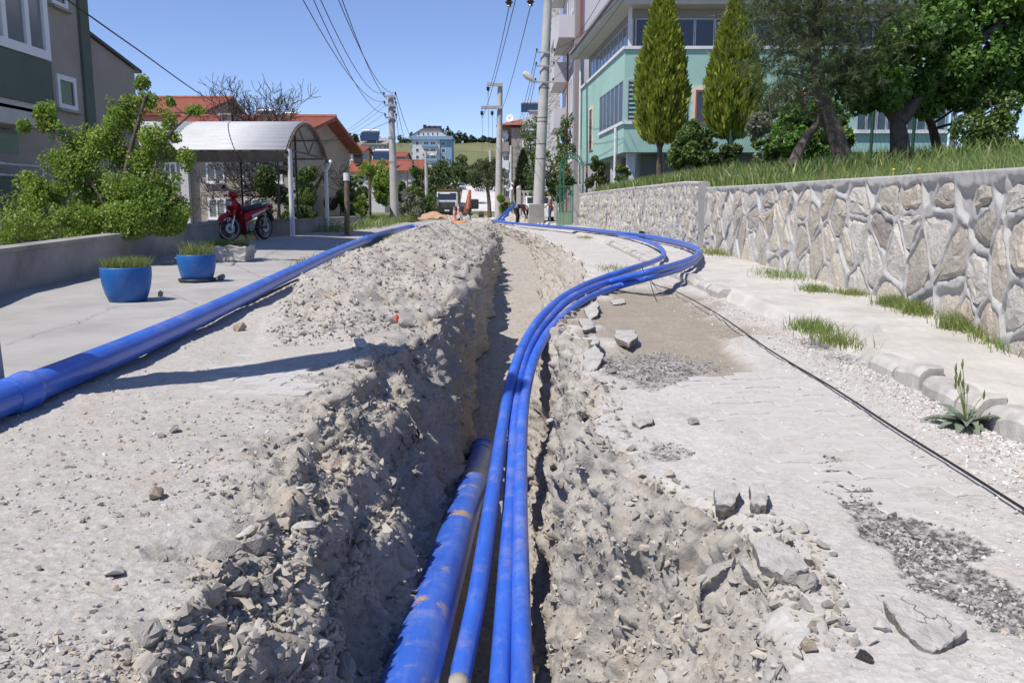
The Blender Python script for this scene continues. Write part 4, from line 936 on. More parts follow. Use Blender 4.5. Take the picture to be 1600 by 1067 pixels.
# cracks and joints of the yard slab
def crackline(px, w, label_parent, name):
    m = MB(); q = [G(x, y, .028) for x, y in px]; q2 = []
    for a, b in zip(q[:-1], q[1:]):
        k = max(2, int((b - a).length / .08))
        for i in range(k): p = a.lerp(b, i / k); q2.append(V(p.x + rnd.gauss(0, .012), p.y + rnd.gauss(0, .012), 0))
    for p in q2: p.z = yardz(p.x, p.y) + .0105
    for a, b in zip(q2[:-1], q2[1:]):
        d = (b - a).normalized(); n_ = V(-d.y, d.x, 0) * w * rnd.uniform(.5, 1.2); m.quad(a - n_, b - n_, b + n_, a + n_)
    m.build(name, MT['slabside'], label_parent)
crackline([(5, 540), (60, 522), (120, 506), (150, 492), (185, 478)], .003, yard, 'crack'); crackline([(255, 455), (275, 462), (310, 478)], .002, yard, 'crack')
crackline([(330, 400), (405, 432), (470, 455)], .003, yard, 'joint'); crackline([(395, 412), (440, 392), (470, 380)], .004, yard, 'joint')
# ================================================================== BUILDINGS
UP = V(0, 0, 1)
def win(root, o, u, n, w, h, glass=None, frame=None, mull=1, fw=0.06, name='window', rail=False, proud=0.05):
    """window on a wall: o lower corner, u along the wall, n outward"""
    o = Vector(o); u = Vector(u).normalized(); n = Vector(n).normalized(); m = MB()
    def bar(a, b, c, d): m.obox(o + u * a + UP * c - n * .03, u * (b - a), UP * (d - c), n * (.03 + proud))
    bar(0, w, 0, fw); bar(0, w, h - fw, h); bar(0, fw, fw, h - fw); bar(w - fw, w, fw, h - fw)
    for k in range(mull):
        c = w * (k + 1) / (mull + 1); bar(c - fw * .4, c + fw * .4, fw, h - fw)
    if rail: bar(fw, w - fw, h * .68, h * .68 + fw * .7)
    f = m.build(name, frame or MT['pvc'], root)
    g = MB(); g.obox(o + u * fw + UP * fw - n * .02, u * (w - 2 * fw), UP * (h - 2 * fw), n * (.02 + proud * .35)); g.build('pane', glass or MT['glass'], f)
    return f
def sill(root, o, u, n, w, mt=None, d=.12, t=.05):
    m = MB(); o = Vector(o); u = Vector(u).normalized(); n = Vector(n).normalized()
    m.obox(o - u * .06 - UP * t - n * .02, u * (w + .12), n * (d + .02), UP * t); m.build('window_sill', mt or MT['white'], root)
def gable_roof(root, x0, x1, y0, y1, zr, ze, over=.5, mt=None, th=.14, rid=None):
    """ridge along x; tiles are rows of overlapping courses"""
    yr = (y0 + y1) / 2 if rid is None else rid
    m = MB()
    for (ya, sgn) in ((y0 - over, -1), (y1 + over, 1)):
        e = V(0, ya, ze - (zr - ze) * over / abs(y0 - yr)); r_ = V(0, yr, zr); k = 14
        for i in range(k):
            a = e.lerp(r_, i / k); b = e.lerp(r_, (i + 1) / k + .01); lift = V(0, 0, .03)
            for (xa, xb) in ((x0 - over, x1 + over),):
                m.obox(V(xa, a.y, a.z + .05), V(xb - xa, 0, 0), V(0, b.y - a.y, b.z - a.z - .03), V(0, 0, .06))
        m.obox(V(x0 - over, e.y, e.z - .08), V(x1 - x0 + 2 * over, 0, 0), r_ - e, V(0, 0, .11))
    m.tube([V(x0 - over, yr, zr + .1), V(x1 + over, yr, zr + .1)], .12, 8)
    return m.build('roof', mt or MT['roof'], root)
def gable_house(name, label, x0, x1, y0, y1, zb, ze, zr, wall, wins=(), rid=None, over=.5, roofmt=None):
    root = thing(name, label, 'building', ((x0 + x1) / 2, y0, zb)); yr = (y0 + y1) / 2 if rid is None else rid
    m = MB(); m.prism([V(x0, y0, zb), V(x0, y1, zb), V(x0, y1, ze), V(x0, yr, zr), V(x0, y0, ze)], V(x1 - x0, 0, 0)); m.build('wall', wall, root)
    gable_roof(root, x0, x1, y0, y1, zr + .12, ze + .12, over, rid=yr, mt=roofmt)
    for (xa, za, w, h) in wins:
        win(root, (xa, y0, za), (1, 0, 0), (0, -1, 0), w, h, MT['curtain'] if rnd.random() < .6 else MT['glass'], mull=2 if w > 1.2 else 1, fw=.09); sill(root, (xa, y0, za), (1, 0, 0), (0, -1, 0), w)
    return root
def chimney(root, p, w=.5, h=1.0, mt=None):
    m = MB(); m.box((p[0] - w / 2, p[1] - w / 2, p[2]), (p[0] + w / 2, p[1] + w / 2, p[2] + h)); m.box((p[0] - w * .65, p[1] - w * .65, p[2] + h), (p[0] + w * .65, p[1] + w * .65, p[2] + h + .1)); m.build('chimney', mt or MT['concrete'], root)
MT['solar'] = glass_mat('solar collector glass', (0.02, 0.035, 0.07), .1)
def solar(p, s, label):
    root = thing('solar_heater', label, 'water heater', tuple(p), 'rooftop solar water heaters')
    m = MB(); p = Vector(p); m.obox(p + V(-s, -.3 * s, 0), V(2 * s, 0, 0), V(0, 1.2 * s, 1.0 * s), V(0, -.06 * s, .08 * s)); m.build('collector', MT['solar'], root)
    m = MB(); m.tube([p + V(-s * .9, .95 * s, 1.15 * s), p + V(s * .9, .95 * s, 1.15 * s)], .24 * s, 12); m.build('tank', MT['steel'], root, True)
    m = MB()
    for x in (-.8, .8): m.tube([p + V(x * s, .95 * s, 1.1 * s), p + V(x * s, .95 * s, -.3 * s)], .04 * s, 6); m.tube([p + V(x * s, -.3 * s, .0), p + V(x * s, -.3 * s, -.4 * s)], .04 * s, 6)
    m.build('stand', MT['steel'], root)
def HX(x, y, c): return P(x, y, c * FPX / (x - 800))
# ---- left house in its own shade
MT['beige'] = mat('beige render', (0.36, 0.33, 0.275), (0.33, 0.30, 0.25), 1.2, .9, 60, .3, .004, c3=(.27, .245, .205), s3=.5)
MT['dkgreen'] = mat('grey green render', (0.115, 0.145, 0.115), (0.10, 0.128, 0.10), 1.5, .9, 60, .3, .004)
MT['soffit'] = mat('white soffit', (.55, .54, .5), (.48, .47, .43), 2, .8, 30, .1, .003)
cX = -9.0; cB = -8.55
ya = HX(139, 100, cX).y; yb = HX(213, 140, cX).y; ys_ = HX(126, 100, cX).y
root = thing('house', 'beige house with grey green bay and white framed windows behind the bush', 'building', (-12, 14, -1.5))
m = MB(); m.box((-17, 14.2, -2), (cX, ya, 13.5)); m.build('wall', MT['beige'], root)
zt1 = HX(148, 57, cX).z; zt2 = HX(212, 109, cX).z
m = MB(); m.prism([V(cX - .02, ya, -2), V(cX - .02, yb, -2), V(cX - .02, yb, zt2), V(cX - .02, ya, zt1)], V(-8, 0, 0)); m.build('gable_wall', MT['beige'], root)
m = MB(); d = V(0, yb - ya + .25, (zt2 - zt1) * (yb - ya + .25) / (yb - ya)); m.obox(V(cX + .06, ya, zt1 - .02), d, V(-8.2, 0, 0), V(0, 0, .07)); m.build('roof', MT['dark'], root)
m = MB(); m.box((cX - .01, ys_, -2), (cX + .06, ya + .02, 13.5)); m.build('corner_strip', MT['dkgreen'], root)
y1 = HX(82, 120, cB).y; zb_ = HX(60, 163, cB).z; zw = HX(60, 92, cB).z
m = MB(); m.box((cX + .002, 14.25, zb_), (cB, y1, zw)); m.build('bay_panel', MT['dkgreen'], root)
m = MB(); m.box((cX + .002, 14.25, zb_ - .16), (cB - .05, y1 - .05, zb_ - .005)); m.build('bay_soffit', MT['soffit'], root)
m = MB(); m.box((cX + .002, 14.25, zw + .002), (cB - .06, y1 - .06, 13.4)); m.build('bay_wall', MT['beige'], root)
yw0 = 14.3; f = win(root, (cB - .06, yw0, zw + .02), (0, 1, 0), (1, 0, 0), y1 - yw0 - .02, 3.0, MT['curtain'], MT['pvc'], 2, .16, proud=.08)
wy0 = HX(88, 150, cX).y; wy1 = HX(117, 150, cX).y; wz0 = HX(103, 172, cX).z; wz1 = HX(103, 120, cX).z
win(root, (cX, wy0, wz0), (0, 1, 0), (1, 0, 0), wy1 - wy0, wz1 - wz0, MT['glass'], MT['pvc'], 0, .10); sill(root, (cX, wy0, wz0), (0, 1, 0), (1, 0, 0), wy1 - wy0, MT['beige'])
wy0 = HX(78, 10, cX).y; wy1 = HX(103, 10, cX).y; wz0 = HX(90, 12, cX).z
win(root, (cX, wy0, wz0), (0, 1, 0), (1, 0, 0), wy1 - wy0, 1.0, MT['glass'], MT['pvc'], 0, .10); sill(root, (cX, wy0, wz0), (0, 1, 0), (1, 0, 0), wy1 - wy0, MT['beige'])
# ground floor balcony under the bay
zr0 = HX(30, 276, cB).z; zr1 = HX(30, 259, cB).z
m = MB(); m.box((cX + .002, 14.25, zr0 - 1.6), (cB + .1, y1 - .6, zr0 - .03)); m.build('balcony_slab', MT['dkgreen'], root)
m = MB(); m.tube([(cB + .05, 14.3, zr1), (cB + .05, y1 - .65, zr1)], .03, 8); m.tube([(cB + .05, 14.3, zr0), (cB + .05, y1 - .65, zr0)], .025, 8)
for k in range(2): m.tube([(cB + .05, y1 - .7 - k * .5, zr0), (cB + .05, y1 - .7 - k * .8, zr1)], .022, 6)
m.build('railing', MT['steel'], root)
m = MB(); m.box((cX + .003, HX(-40, 185, cX).y, HX(20, 200, cX).z), (cX + .4, HX(38, 185, cX).y, HX(20, 170, cX).z)); m.build('white_box', MT['soffit'], root, bevel=.02)
m = MB(); m.box((cX + .003, HX(-40, 220, cX).y, HX(20, 240, cX).z), (cX + .02, HX(26, 220, cX).y, HX(20, 203, cX).z)); m.build('balcony_door', MT['glass'], root)
# ---- canopy over the yard
MT['sheet'] = mat('white corrugated sheet', (0.56, 0.57, 0.58), (0.48, 0.49, 0.50), .8, .45, 30, .1, .003, c3=(.5, .49, .47), s3=.7)
MT['rust'] = mat('rusty steel', (.11, .075, .05), (.18, .14, .11), 5, .8, 50, .4, .004)
root = thing('canopy', 'white corrugated barrel roof canopy on steel posts over the yard', 'canopy', (-6.1, 23.5, 0.1))
cx0, cx1 = -14.5, -6.1; yN, yF, zE, zA = 23.5, 28.7, 2.42, 3.38
sag_ = zA - zE; hs = (yF - yN) / 2; Ra = (hs * hs + sag_ * sag_) / (2 * sag_); yC = (yN + yF) / 2; zC = zA - Ra; amax = math.asin(hs / Ra)
def arc(t, r=0): a = -amax + 2 * amax * t; return V(0, yC + (Ra + r) * math.sin(a), zC + (Ra + r) * math.cos(a))
m = MB(); nA = 26 * 6; prof = []
for i in range(nA + 1):
    t = i / nA; w_ = (i % 6) / 6; rip = .022 * (1 if w_ in (0, 1 / 6) else 0.25 if w_ in (2 / 6, 5 / 6) else 0); prof.append(arc(t, rip))
for (a, b) in ((cx0, -12.3), (-12.3, -9.2), (-9.2, cx1)):
    k = len(m.v); vs = [V(a, p.y, p.z) for p in prof] + [V(b, p.y, p.z) for p in prof]; n = len(prof)
    m._add(vs, [(i, i + 1, n + i + 1, n + i) for i in range(n - 1)])
o = m.build('roof_sheet', MT['sheet'], root, True); sm = o.modifiers.new('thick', 'SOLIDIFY'); sm.thickness = .008
for x in (cx1 + .01, -8.4, -10.6, -12.8):
    m = MB(); m.tube([V(x, arc(t, -.06).y, arc(t, -.06).z) for t in np.linspace(0, 1, 24)], .05 if x < -7 else .055, 8); m.tube([V(x, arc(.03).y, zE + .05), V(x, arc(.97).y, zE + .05)], .03, 6)
    m.tube([V(x, arc(.3, -.1).y, arc(.3, -.1).z), V(x, yC, zE + .05), V(x, arc(.7, -.1).y, arc(.7, -.1).z)], .022, 6); m.build('arch_rib', MT['rust'], root, True)
for t in (.02, .2, .5, .8, .98):
    q = arc(t, -.04); m = MB(); m.tube([V(cx0, q.y, q.z), V(cx1, q.y, q.z)], .025, 6); m.build('purlin', MT['rust'], root)
m = MB(); m.box((cx0, yN - .03, zE - .30), (cx1 - .05, yN + .0, zE - .02)); m.build('underside_shade', MT['dark'], root)  # dark strip standing in for the shaded underside below the near roof edge
def post(x, y, z0, z1, r, mt, head=True):
    m = MB(); m.tube([V(x, y, z0), V(x, y, z1 - .35), V(x + (.12 if head else 0), y + (.25 if head else 0), z1)], [r, r, r * .9], 10); m.build('post', mt, root, True)
post(-6.02, 23.6, .05, zE + .05, .065, MT['white'], False); post(-6.1, 28.5, .05, zE, .06, MT['white'])
post(-8.6, 27.6, .0, zE + .3, .035, MT['dark'], False); post(-10.4, 23.7, .05, zE + .05, .045, MT['dark'], False); post(-13.6, 23.7, .05, zE, .05, MT['white'], False); post(-6.6, 26.6, .0, zE + .7, .03, MT['dark'], False)
post(-7.35, 27.3, .0, zE + .5, .03, MT['rust'], False)
# ---- houses behind the canopy
MT['house1'] = mat('grey beige render', (.40, .355, .30), (.36, .32, .27), .8, .9, 30, .3, .005, c3=(.3, .265, .22), s3=.35)
MT['house2'] = mat('pinkish render', (.45, .385, .36), (.40, .345, .32), .8, .9, 30, .3, .005)
MT['housew'] = mat('whitewashed wall', (.62, .62, .62), (.54, .54, .53), .8, .85, 30, .2, .005)
h1 = gable_house('apartment_house', 'grey beige house with red tiled roof right behind the canopy', -16.8, -10.0, 40.5, 53.5, -3, 4.25, 5.4, MT['house1'],
    [(-14.6 + .35, 2.0, .85, .95), (-12.6, 2.0, .85, .95), (-14.25, .35, .85, .95), (-12.6, .35, .85, .95), (-16.2, 2.0, .6, .95), (-11.2, 2.0, .5, .6)], rid=46.5, over=.7)
m = MB(); m.box((-15.35, 40.2, -3), (-15.0, 40.49, 4.6)); m.build('pilaster', MT['housew'], h1)
chimney(h1, (-14.2, 44, 4.8), .6, .6)
h2 = gable_house('apartment_house', 'pinkish house with red tiled roof, farther left behind the canopy', -27, -17.9, 50, 60, -3, 6.1, 7.4, MT['house2'], [(-25, 2, 1, 1.2), (-22, 2, 1, 1.2), (-19.5, 2, 1, 1.2)], over=.5)
chimney(h2, (-25.6, 53, 6.6), .7, 1.2, MT['house2'])
h3 = gable_house('apartment_house', 'white walled house seen between bush and canopy posts', -24, -17.05, 42, 49.5, -3, 3.9, 4.6, MT['housew'], [(-19.6, 1.9, .5, 1.1), (-18.8, 1.9, .5, 1.1), (-18.0, 1.9, .5, 1.1), (-19.2, -.1, .5, 1.1), (-18.3, -.1, .5, 1.1)], over=.2)
solar((-13.2, 46.8, 5.4), .5, 'solar water heater on the roof ridge behind the bare tree'); solar((-11.9, 46.6, 5.3), .45, 'solar water heater right of the bare tree limb')
# ---- far houses on the left
def at(x, y, d): return P(x, y, d)
def far_gable(x0, x1, yr, ye, yb_, d, dd, label, wall, nw=4, rows=1, roofmt=None):
    a = at(x0, ye, d); b = at(x1, ye, d); zr = at(x0, yr, d + dd / 2).z; zb2 = at(x0, yb_, d).z
    w = (b.x - a.x); wins = []
    for r_ in range(rows):
        for k in range(nw): wins.append((a.x + w * (k + .25) / nw, zb2 + (a.z - zb2) * (r_ + .3) / rows, w / nw * .42, (a.z - zb2) / rows * .5))
    return gable_house('far_house', label, a.x, b.x, a.y, a.y + dd, zb2 - 3, a.z, zr, wall, wins, over=.4, roofmt=roofmt)
f1 = far_gable(546, 600, 255, 270, 290, 96, 9, 'far low house with red roof directly right of the canopy house', MT['housew'], 5); chimney(f1, tuple(at(560, 256, 98)), .9, 1.0, MT['dark'])
f2 = far_gable(592, 655, 254, 268, 290, 104, 10, 'far white house with long red roof behind the left utility pole', MT['housew'], 6); solar(at(597, 252, 104), 1.1, 'solar water heater on the far red roof left of the utility pole')
f3 = far_gable(540, 566, 232, 238, 256, 125, 9, 'far pinkish house partly hidden by the canopy house gable', MT['house2'], 4, 1)
f4 = far_gable(564, 602, 219, 226, 256, 150, 10, 'far grey house with pale roof trim below the hilltop trees', MT['concrete'], 5, 2, MT['concrete']); solar(at(578, 221, 150), 1.6, 'solar water heater on the far grey house')
f5 = far_gable(598, 632, 240, 246, 262, 170, 10, 'far small house with red roof just right of the utility pole', MT['house2'], 4, 1)
# ---- blue and white apartment block
MT['ablue'] = mat('light blue paint', (.23, .36, .50), (.2, .33, .46), .2, .8, 10, .1, .01)
MT['aroof'] = mat('brown roof', (.22, .15, .13), (.17, .12, .1), .4, .9, 5, .3, .03)
D = 380; a = at(640, 262, D); b = at(706, 262, D); zt = at(640, 219, D).z
root = thing('apartment_block', 'light blue and white apartment block on the hill', 'building', (a.x, a.y, a.z - 4)); x0, x1 = a.x, b.x; wx_ = x1 - x0; y0 = a.y
m = MB(); m.box((x0 + .06 * wx_, y0, a.z - 6), (x1 - .28 * wx_, y0 + 14, zt)); m.build('wall', MT['housew'], root)
m = MB(); m.box((x1 - .2799 * wx_, y0 + .4, a.z - 6), (x1, y0 + 14, zt)); m.build('blue_wing', MT['ablue'], root)
m = MB(); m.box((x0, y0 - .8, zt + .01), (x1 + .5, y0 + 14.5, zt + 1.5)); m.build('parapet', MT['ablue'], root)
m = MB(); zr = at(640, 204, D).z; m.prism([V(x0 + .02 * wx_, y0 + 1, zt + 1.51), V(x1 - .08 * wx_, y0 + 1, zt + 1.51), V(x1 - .28 * wx_, y0 + 1, zr), V(x0 + .3 * wx_, y0 + 1, zr)], V(0, 10, 0)); m.build('attic', MT['housew'], root)
m = MB(); m.prism([V(x0 + .0 * wx_, y0 + .6, zt + 1.53), V(x0 + .3 * wx_, y0 + .6, zr + .02), V(x1 - .28 * wx_, y0 + .6, zr + .02), V(x1 - .05 * wx_, y0 + .6, zt + 1.53), V(x1 - .29 * wx_, y0 + .6, zr + .7), V(x0 + .31 * wx_, y0 + .6, zr + .7)], V(0, 11, 0)); m.build('roof', MT['aroof'], root)
sh = (zt - a.z) / 4
for k in range(4):
    z = a.z + k * sh
    m = MB(); m.box((x0 + .30 * wx_, y0 - 1.6, z - .2), (x0 + .66 * wx_, y0 - .002, z + .9)); bb = m.build('balcony', MT['ablue'] if k % 2 else MT['housew'], root)
    for j in range(2):
        win(root, (x0 + (.34 + .16 * j) * wx_, y0, z + .1), (1, 0, 0), (0, -1, 0), wx_ * .12, sh * .7, MT['glass'], MT['pvc'], 1, .15)
    win(root, (x0 + .15 * wx_, y0, z + .6), (1, 0, 0), (0, -1, 0), wx_ * .08, sh * .55, MT['glass'], MT['pvc'], 0, .15)
    win(root, (x1 - .25 * wx_, y0 + .4, z + .4), (1, 0, 0), (0, -1, 0), wx_ * .10, sh * .6, MT['glass'], MT['pvc'], 0, .15)
    m = MB(); m.box((x0 + .0 * wx_, y0 - .3, z + .1), (x0 + .058 * wx_, y0 + 1.5, z + 1.1)); m.build('side_balcony', MT['ablue'], root)
for j in range(5): win(root, (x0 + (.2 + .11 * j) * wx_, y0 + 1, zt + 1.7), (1, 0, 0), (0, -1, 0), wx_ * .05, 1.6, MT['glass'], MT['pvc'], 0, .15)
for x, lb in ((667, 'leftmost solar water heater on the blue block'), (675, 'middle solar water heater on the blue block'), (684, 'rightmost solar water heater on the blue block')): solar(at(x, 203.5, D + 4), 1.7, lb)
chimney(root, (x0 + .35 * wx_, y0 + 4, zr), 1.2, 2.4, MT['dark'])
# ---- brown apartment block at the right of the far street
MT['abrown'] = mat('taupe render', (.36, .30, .265), (.32, .27, .235), .5, .9, 12, .2, .01)
MT['tilepat'] = None
def pattern_mat():
    m, t, b = new_mat('diamond pattern cladding'); tc = node(t, 'ShaderNodeTexCoord'); mp = node(t, 'ShaderNodeMapping'); mp.inputs['Rotation'].default_value = (0, R(45), 0); mp.inputs['Scale'].default_value = (1.3, 1.3, 1.3)
    t.links.new(tc.outputs['Object'], mp.inputs[0]); ck = node(t, 'ShaderNodeTexChecker'); ck.inputs['Scale'].default_value = 1.6; ck.inputs[1].default_value = (.34, .30, .25, 1); ck.inputs[2].default_value = (.22, .20, .19, 1); t.links.new(mp.outputs[0], ck.inputs[0])
    t.links.new(ck.outputs[0], b.inputs[0]); b.inputs['Roughness'].default_value = .8; return m
MT['tilepat'] = pattern_mat()
D = 88; a = at(783, 318, D); zt = at(783, 198, D).z; x0 = at(783, 250, D).x; x1 = at(872, 250, D).x; y0 = a.y
root = thing('apartment_block', 'taupe apartment block with white balconies and diamond clad strip', 'building', (x0, y0, 0))
xs = at(799, 250, D).x; xp0 = at(801, 250, D).x; xp1 = at(815, 250, D).x
m = MB(); m.box((x0, y0 + 1.2, -2), (x1, y0 + 13, zt)); m.build('wall', MT['abrown'], root)
m = MB(); m.box((xs, y0, -2), (x1, y0 + 1.199, zt - .25)); m.build('front_wall', MT['abrown'], root)
m = MB(); m.box((xp0, y0 - .08, -2), (xp1, y0 - .002, zt - 1.9)); m.build('clad_strip', MT['tilepat'], root)
for k, yy in enumerate((215, 235 - 6)):
    c = at(808, yy - 4, D - .15); s = .42; m = MB(); m.prism([c + V(-s * .7, 0, 0), c + V(0, 0, -s), c + V(s * .7, 0, 0), c + V(0, 0, s)], V(0, -.03, 0)); m.build('white_diamond', MT['white'], root)
m = MB(); m.box((xs - .25, y0 - .1, -2), (xs - .002, y0 + .3, zt - 2)); m.build('white_pilaster', MT['white'], root)
for k in range(4):
    z = at(783, 218 + 28 * k, D).z
    if k < 4:
        m = MB(); m.box((x0 - .1, y0 - .2, z - 1.3), (xs - .26, y0 + 1.15, z - .35)); m.build('balcony', MT['abrown'] if k != 1 else MT['white'], root)
        win(root, (x0 + .15, y0 + 1.19, z - .1 - .3), (1, 0, 0), (0, -1, 0), xs - x0 - .5, 1.3, MT['curtain'], MT['pvc'], 1, .12)
    m = MB(); wxa = at(816, 250, D).x; wxb = at(858, 250, D).x
for yy, hh in ((188, 18), (222, 10)):
    z = at(830, yy + hh, D).z; m = MB(); m.box((xp1 + .05, y0 - .35, z), (x1 - .3, y0 - .003, z + hh * D / FPX)); m.build('white_panel', MT['white'], root)
for yy in (210, 233, 258, 284):
    for xx in (826, 848):
        o = at(xx, yy + 15, D); win(root, (o.x, y0, o.z), (1, 0, 0), (0, -1, 0), 1.15, 1.05, MT['curtain'], MT['pvc'], 1, .1)
zr = at(850, 182, D + 5).z
m = MB(); m._add([V(x0 - .5, y0 - .5, zt + .02), V(x1 + .5, y0 - .5, zt + .02), V(x1 + .5, y0 + 13.5, zt + .02), V(x0 - .5, y0 + 13.5, zt + .02), V(x0 + 3.8, y0 + 6, zr), V(x1 + .5, y0 + 6, zr)], [(0, 1, 5, 4), (1, 2, 5), (2, 3, 4, 5), (3, 0, 4), (0, 3, 2, 1)]); m.build('roof', MT['roof'], root)
chimney(root, tuple(at(833, 190, D + 3)), .9, 1.0, MT['housew'])
solar(at(828, 176, D + 3), .95, 'solar water heater on the roof of the taupe block'); solar(at(841, 178, D + 4), .9, 'solar water heater nearest the big pole on the taupe block')
def dish(p, r, label, aim=(-.3, -1, .35)):
    a_ = Vector(aim).normalized(); root = thing('satellite_dish', label, 'satellite dish', tuple(p), 'white satellite dishes'); p = Vector(p)
    m = MB(); prof = [(.02, 0), (.5, .05), (.8, .13), (1, .2)]; q = a_.to_track_quat('Z', 'Y').to_matrix().to_4x4(); m.M = Matrix.Translation(p) @ q
    m.lathe([(r * x, r * y) for x, y in prof], (0, 0, 0), 20); o = m.build('bowl', MT['white'], root, 'all'); s_ = o.modifiers.new('thick', 'SOLIDIFY'); s_.thickness = .03
    m = MB(); m.M = Matrix.Translation(p) @ q; m.tube([(0, -r * .9, r * .15), (0, 0, r * .9)], r * .04, 6); m.ball((0, 0, r * .9), r * .1, 8, 5); m.build('arm', MT['steel'], root)
    m = MB(); m.tube([p, p - V(0, -.05, r * 1.5)], r * .05, 6); m.build('bracket', MT['steel'], root)
dish(at(796, 292, 62), .36, 'white satellite dish low beside the round pine'); dish(at(797, 186, D - .2), .42, 'white satellite dish at the top of the taupe block'); dish(at(788, 214, D - .4), .5, 'upper white dish on a taupe block balcony'); dish(at(787, 239, D - .4), .5, 'middle white dish on a taupe block balcony'); dish(at(789, 265, D - .4), .45, 'lowest white dish on a taupe block balcony')
# ---- tall grey and white building behind the green house
MT['lilac'] = mat('pale lilac render', (.60, .57, .60), (.55, .525, .55), .4, .9, 20, .2, .006)
MT['greyr'] = mat('grey render', (.30, .285, .29), (.27, .255, .26), .6, .9, 20, .2, .006)
MT['wstone'] = mat('white split stone', (.72, .70, .66), (.55, .53, .5), 3, .9, 4, 1.0, .12)
MT['brickred'] = mat('red brick edge', (.36, .11, .07), (.28, .09, .06), 8, .9, 20, .5, .01)
root = thing('tall_building', 'tall building with lilac end wall and grey balconies behind the green house', 'building', (6, 51, 0))
c0 = at(908, 100, 50.5); xq = c0.x
m = MB(); m.box((xq, c0.y, -2), (xq + 16, c0.y + 14, 19)); m.build('end_wall', MT['lilac'], root)
m = MB(); m.box((xq - .10, c0.y - .12, 5.0), (xq + .02, c0.y + .16, 19)); m.build('brick_edge', MT['brickred'], root)
m = MB(); m.box((xq - .35, c0.y + .3, -2), (xq - .002, c0.y + 13, 19)); m.build('grey_face', MT['greyr'], root)
for k in range(5):
    z = 3.7 + k * 3.0
    win(root, (xq - .35, c0.y + 2.0, z), (0, 1, 0), (-1, 0, 0), 3.2, 2.2, MT['curtain'], MT['pvc'], 1, .14, 'balcony_window')
    m = MB(); m.box((xq - 1.25, c0.y + 7.2, z - .5), (xq - .352, c0.y + 12.9, z + .8)); m.build('balcony', MT['lilac'], root)
    win(root, (xq - .35, c0.y + 7.5, z + .85), (0, 1, 0), (-1, 0, 0), 4.5, 1.3, MT['curtain'], MT['pvc'], 3, .1)
m = MB(); m.box((xq - 1.3, c0.y + .8, 10.9), (xq - .353, c0.y + 7.1, 12.2)); m.build('balcony', MT['lilac'], root)
m = MB(); m.tube([(xq - .4, c0.y + 6.3, -1), (xq - .4, c0.y + 6.3, 13)], .06, 6); m.build('downpipe', MT['brickred'], root)
m = MB(); q = at(858, 100, 66); m.box((at(856, 100, 66).x, q.y, -2), (xq - .36, q.y + 10, 17.5)); m.build('stone_tower', MT['wstone'], root)
m = MB(); m.box((at(868, 100, 64.5).x, 64.6, 13.2), (xq - .5, q.y - .003, 13.9)); m.build('balcony_slab', MT['white'], root)
# ---- green house
MT['mint'] = mat('mint green render', (.33, .52, .45), (.30, .48, .42), .8, .85, 40, .25, .004, c3=(.27, .44, .38), s3=.4)
MT['cream'] = mat('cream trim', (.68, .63, .5), (.6, .55, .44), 2, .8, 30, .1, .003)
MT['bsm'] = mat('grey basement render', (.20, .195, .19), (.16, .155, .15), 1, .9, 30, .3, .006)
MT['blind'] = mat('blue grey blind', (.06, .10, .13), (.05, .085, .11), 2, .35, 20, .05, .002)
D = 36; A0 = at(972, 322, D); A1 = at(907, 322, 48.0); u = V(A1.x - A0.x, A1.y - A0.y, 0); LS = u.length; u.normalize(); nS = V(-u.y, u.x, 0); xE = at(1472, 300, D).x; yF_ = A0.y
if nS.x > 0: nS = -nS
root = thing('house', 'mint green house with glazed balcony under a grey eave right of the street', 'building', (A0.x, A0.y, 2))
zz = lambda y: at(972, y, D).z
z_b, z_s1, z_w1, z_s2, z_w2, z_e = zz(239), zz(194), zz(128), zz(82), zz(36), zz(22)
def vol(off, za, zb2, mt, name, xe=None):
    m = MB(); o = V(A0.x, A0.y, za) - nS * off + V(0, off, 0); e2 = xE if xe is None else xe
    p = [V(o.x, o.y, za), V(o.x + u.x * (LS - off), o.y + u.y * (LS - off), za), V(e2 + 1, A1.y, za), V(e2, o.y, za)]
    m.prism(p, V(0, 0, zb2 - za)); return m.build(name, mt, root)
vol(0, z_b, z_s2, MT['mint'], 'wall'); vol(.9, 0.5, z_b - .002, MT['bsm'], 'basement')
vol(.35, z_s2 + .002, z_e, MT['greyr'], 'balcony_core')
m = MB(); over = .5
o = V(A0.x, A0.y, z_e) + nS * over + V(0, -over, 0)
m.prism([o, o + u * (LS + 1), V(xE + 1, A1.y + 1, z_e), V(xE + .5, o.y, z_e)], V(0, 0, .22)); m.build('eave', MT['soffit'], root)
m = MB(); o2 = V(A0.x, A0.y, z_e + .24) + nS * (over + .12) + V(0, -over - .12, 0); m.prism([o2, o2 + u * (LS + 1.2), V(xE + 1, A1.y + 1, z_e + .24), V(xE + .5, o2.y, z_e + .24)], V(0, 0, .1)); m.build('roof_edge', MT['greyr'], root)
m = MB(); ap = V(A0.x + 6, A0.y + 6, z_e + .5); ap2 = V(xE - 3, A0.y + 6, z_e + .5); q = [o2 + V(0, 0, .11), o2 + u * (LS + 1.2) + V(0, 0, .11), V(xE + 1, A1.y + 1, z_e + .35), V(xE + .5, o2.y, z_e + .35)]
m._add(q + [ap, ap2], [(0, 3, 5, 4), (3, 2, 5), (2, 1, 4, 5), (1, 0, 4)]); m.build('roof', MT['greyr'], root)
# sills and cornices
for zc in (z_s2, z_s1):
    m = MB(); L_ = LS if zc == z_s2 else 6.2; e = xE if zc == z_s2 else at(1004, 200, D).x
    m.obox(V(A0.x, A0.y, zc - .06) + V(0, -.08, 0), V(e - A0.x, 0, 0), V(0, .078, 0), V(0, 0, .12)); m.obox(V(A0.x, A0.y, zc - .058) - V(0, .08, 0), u * L_, nS * .08, V(0, 0, .12)); m.build('ledge', MT['white'], root)
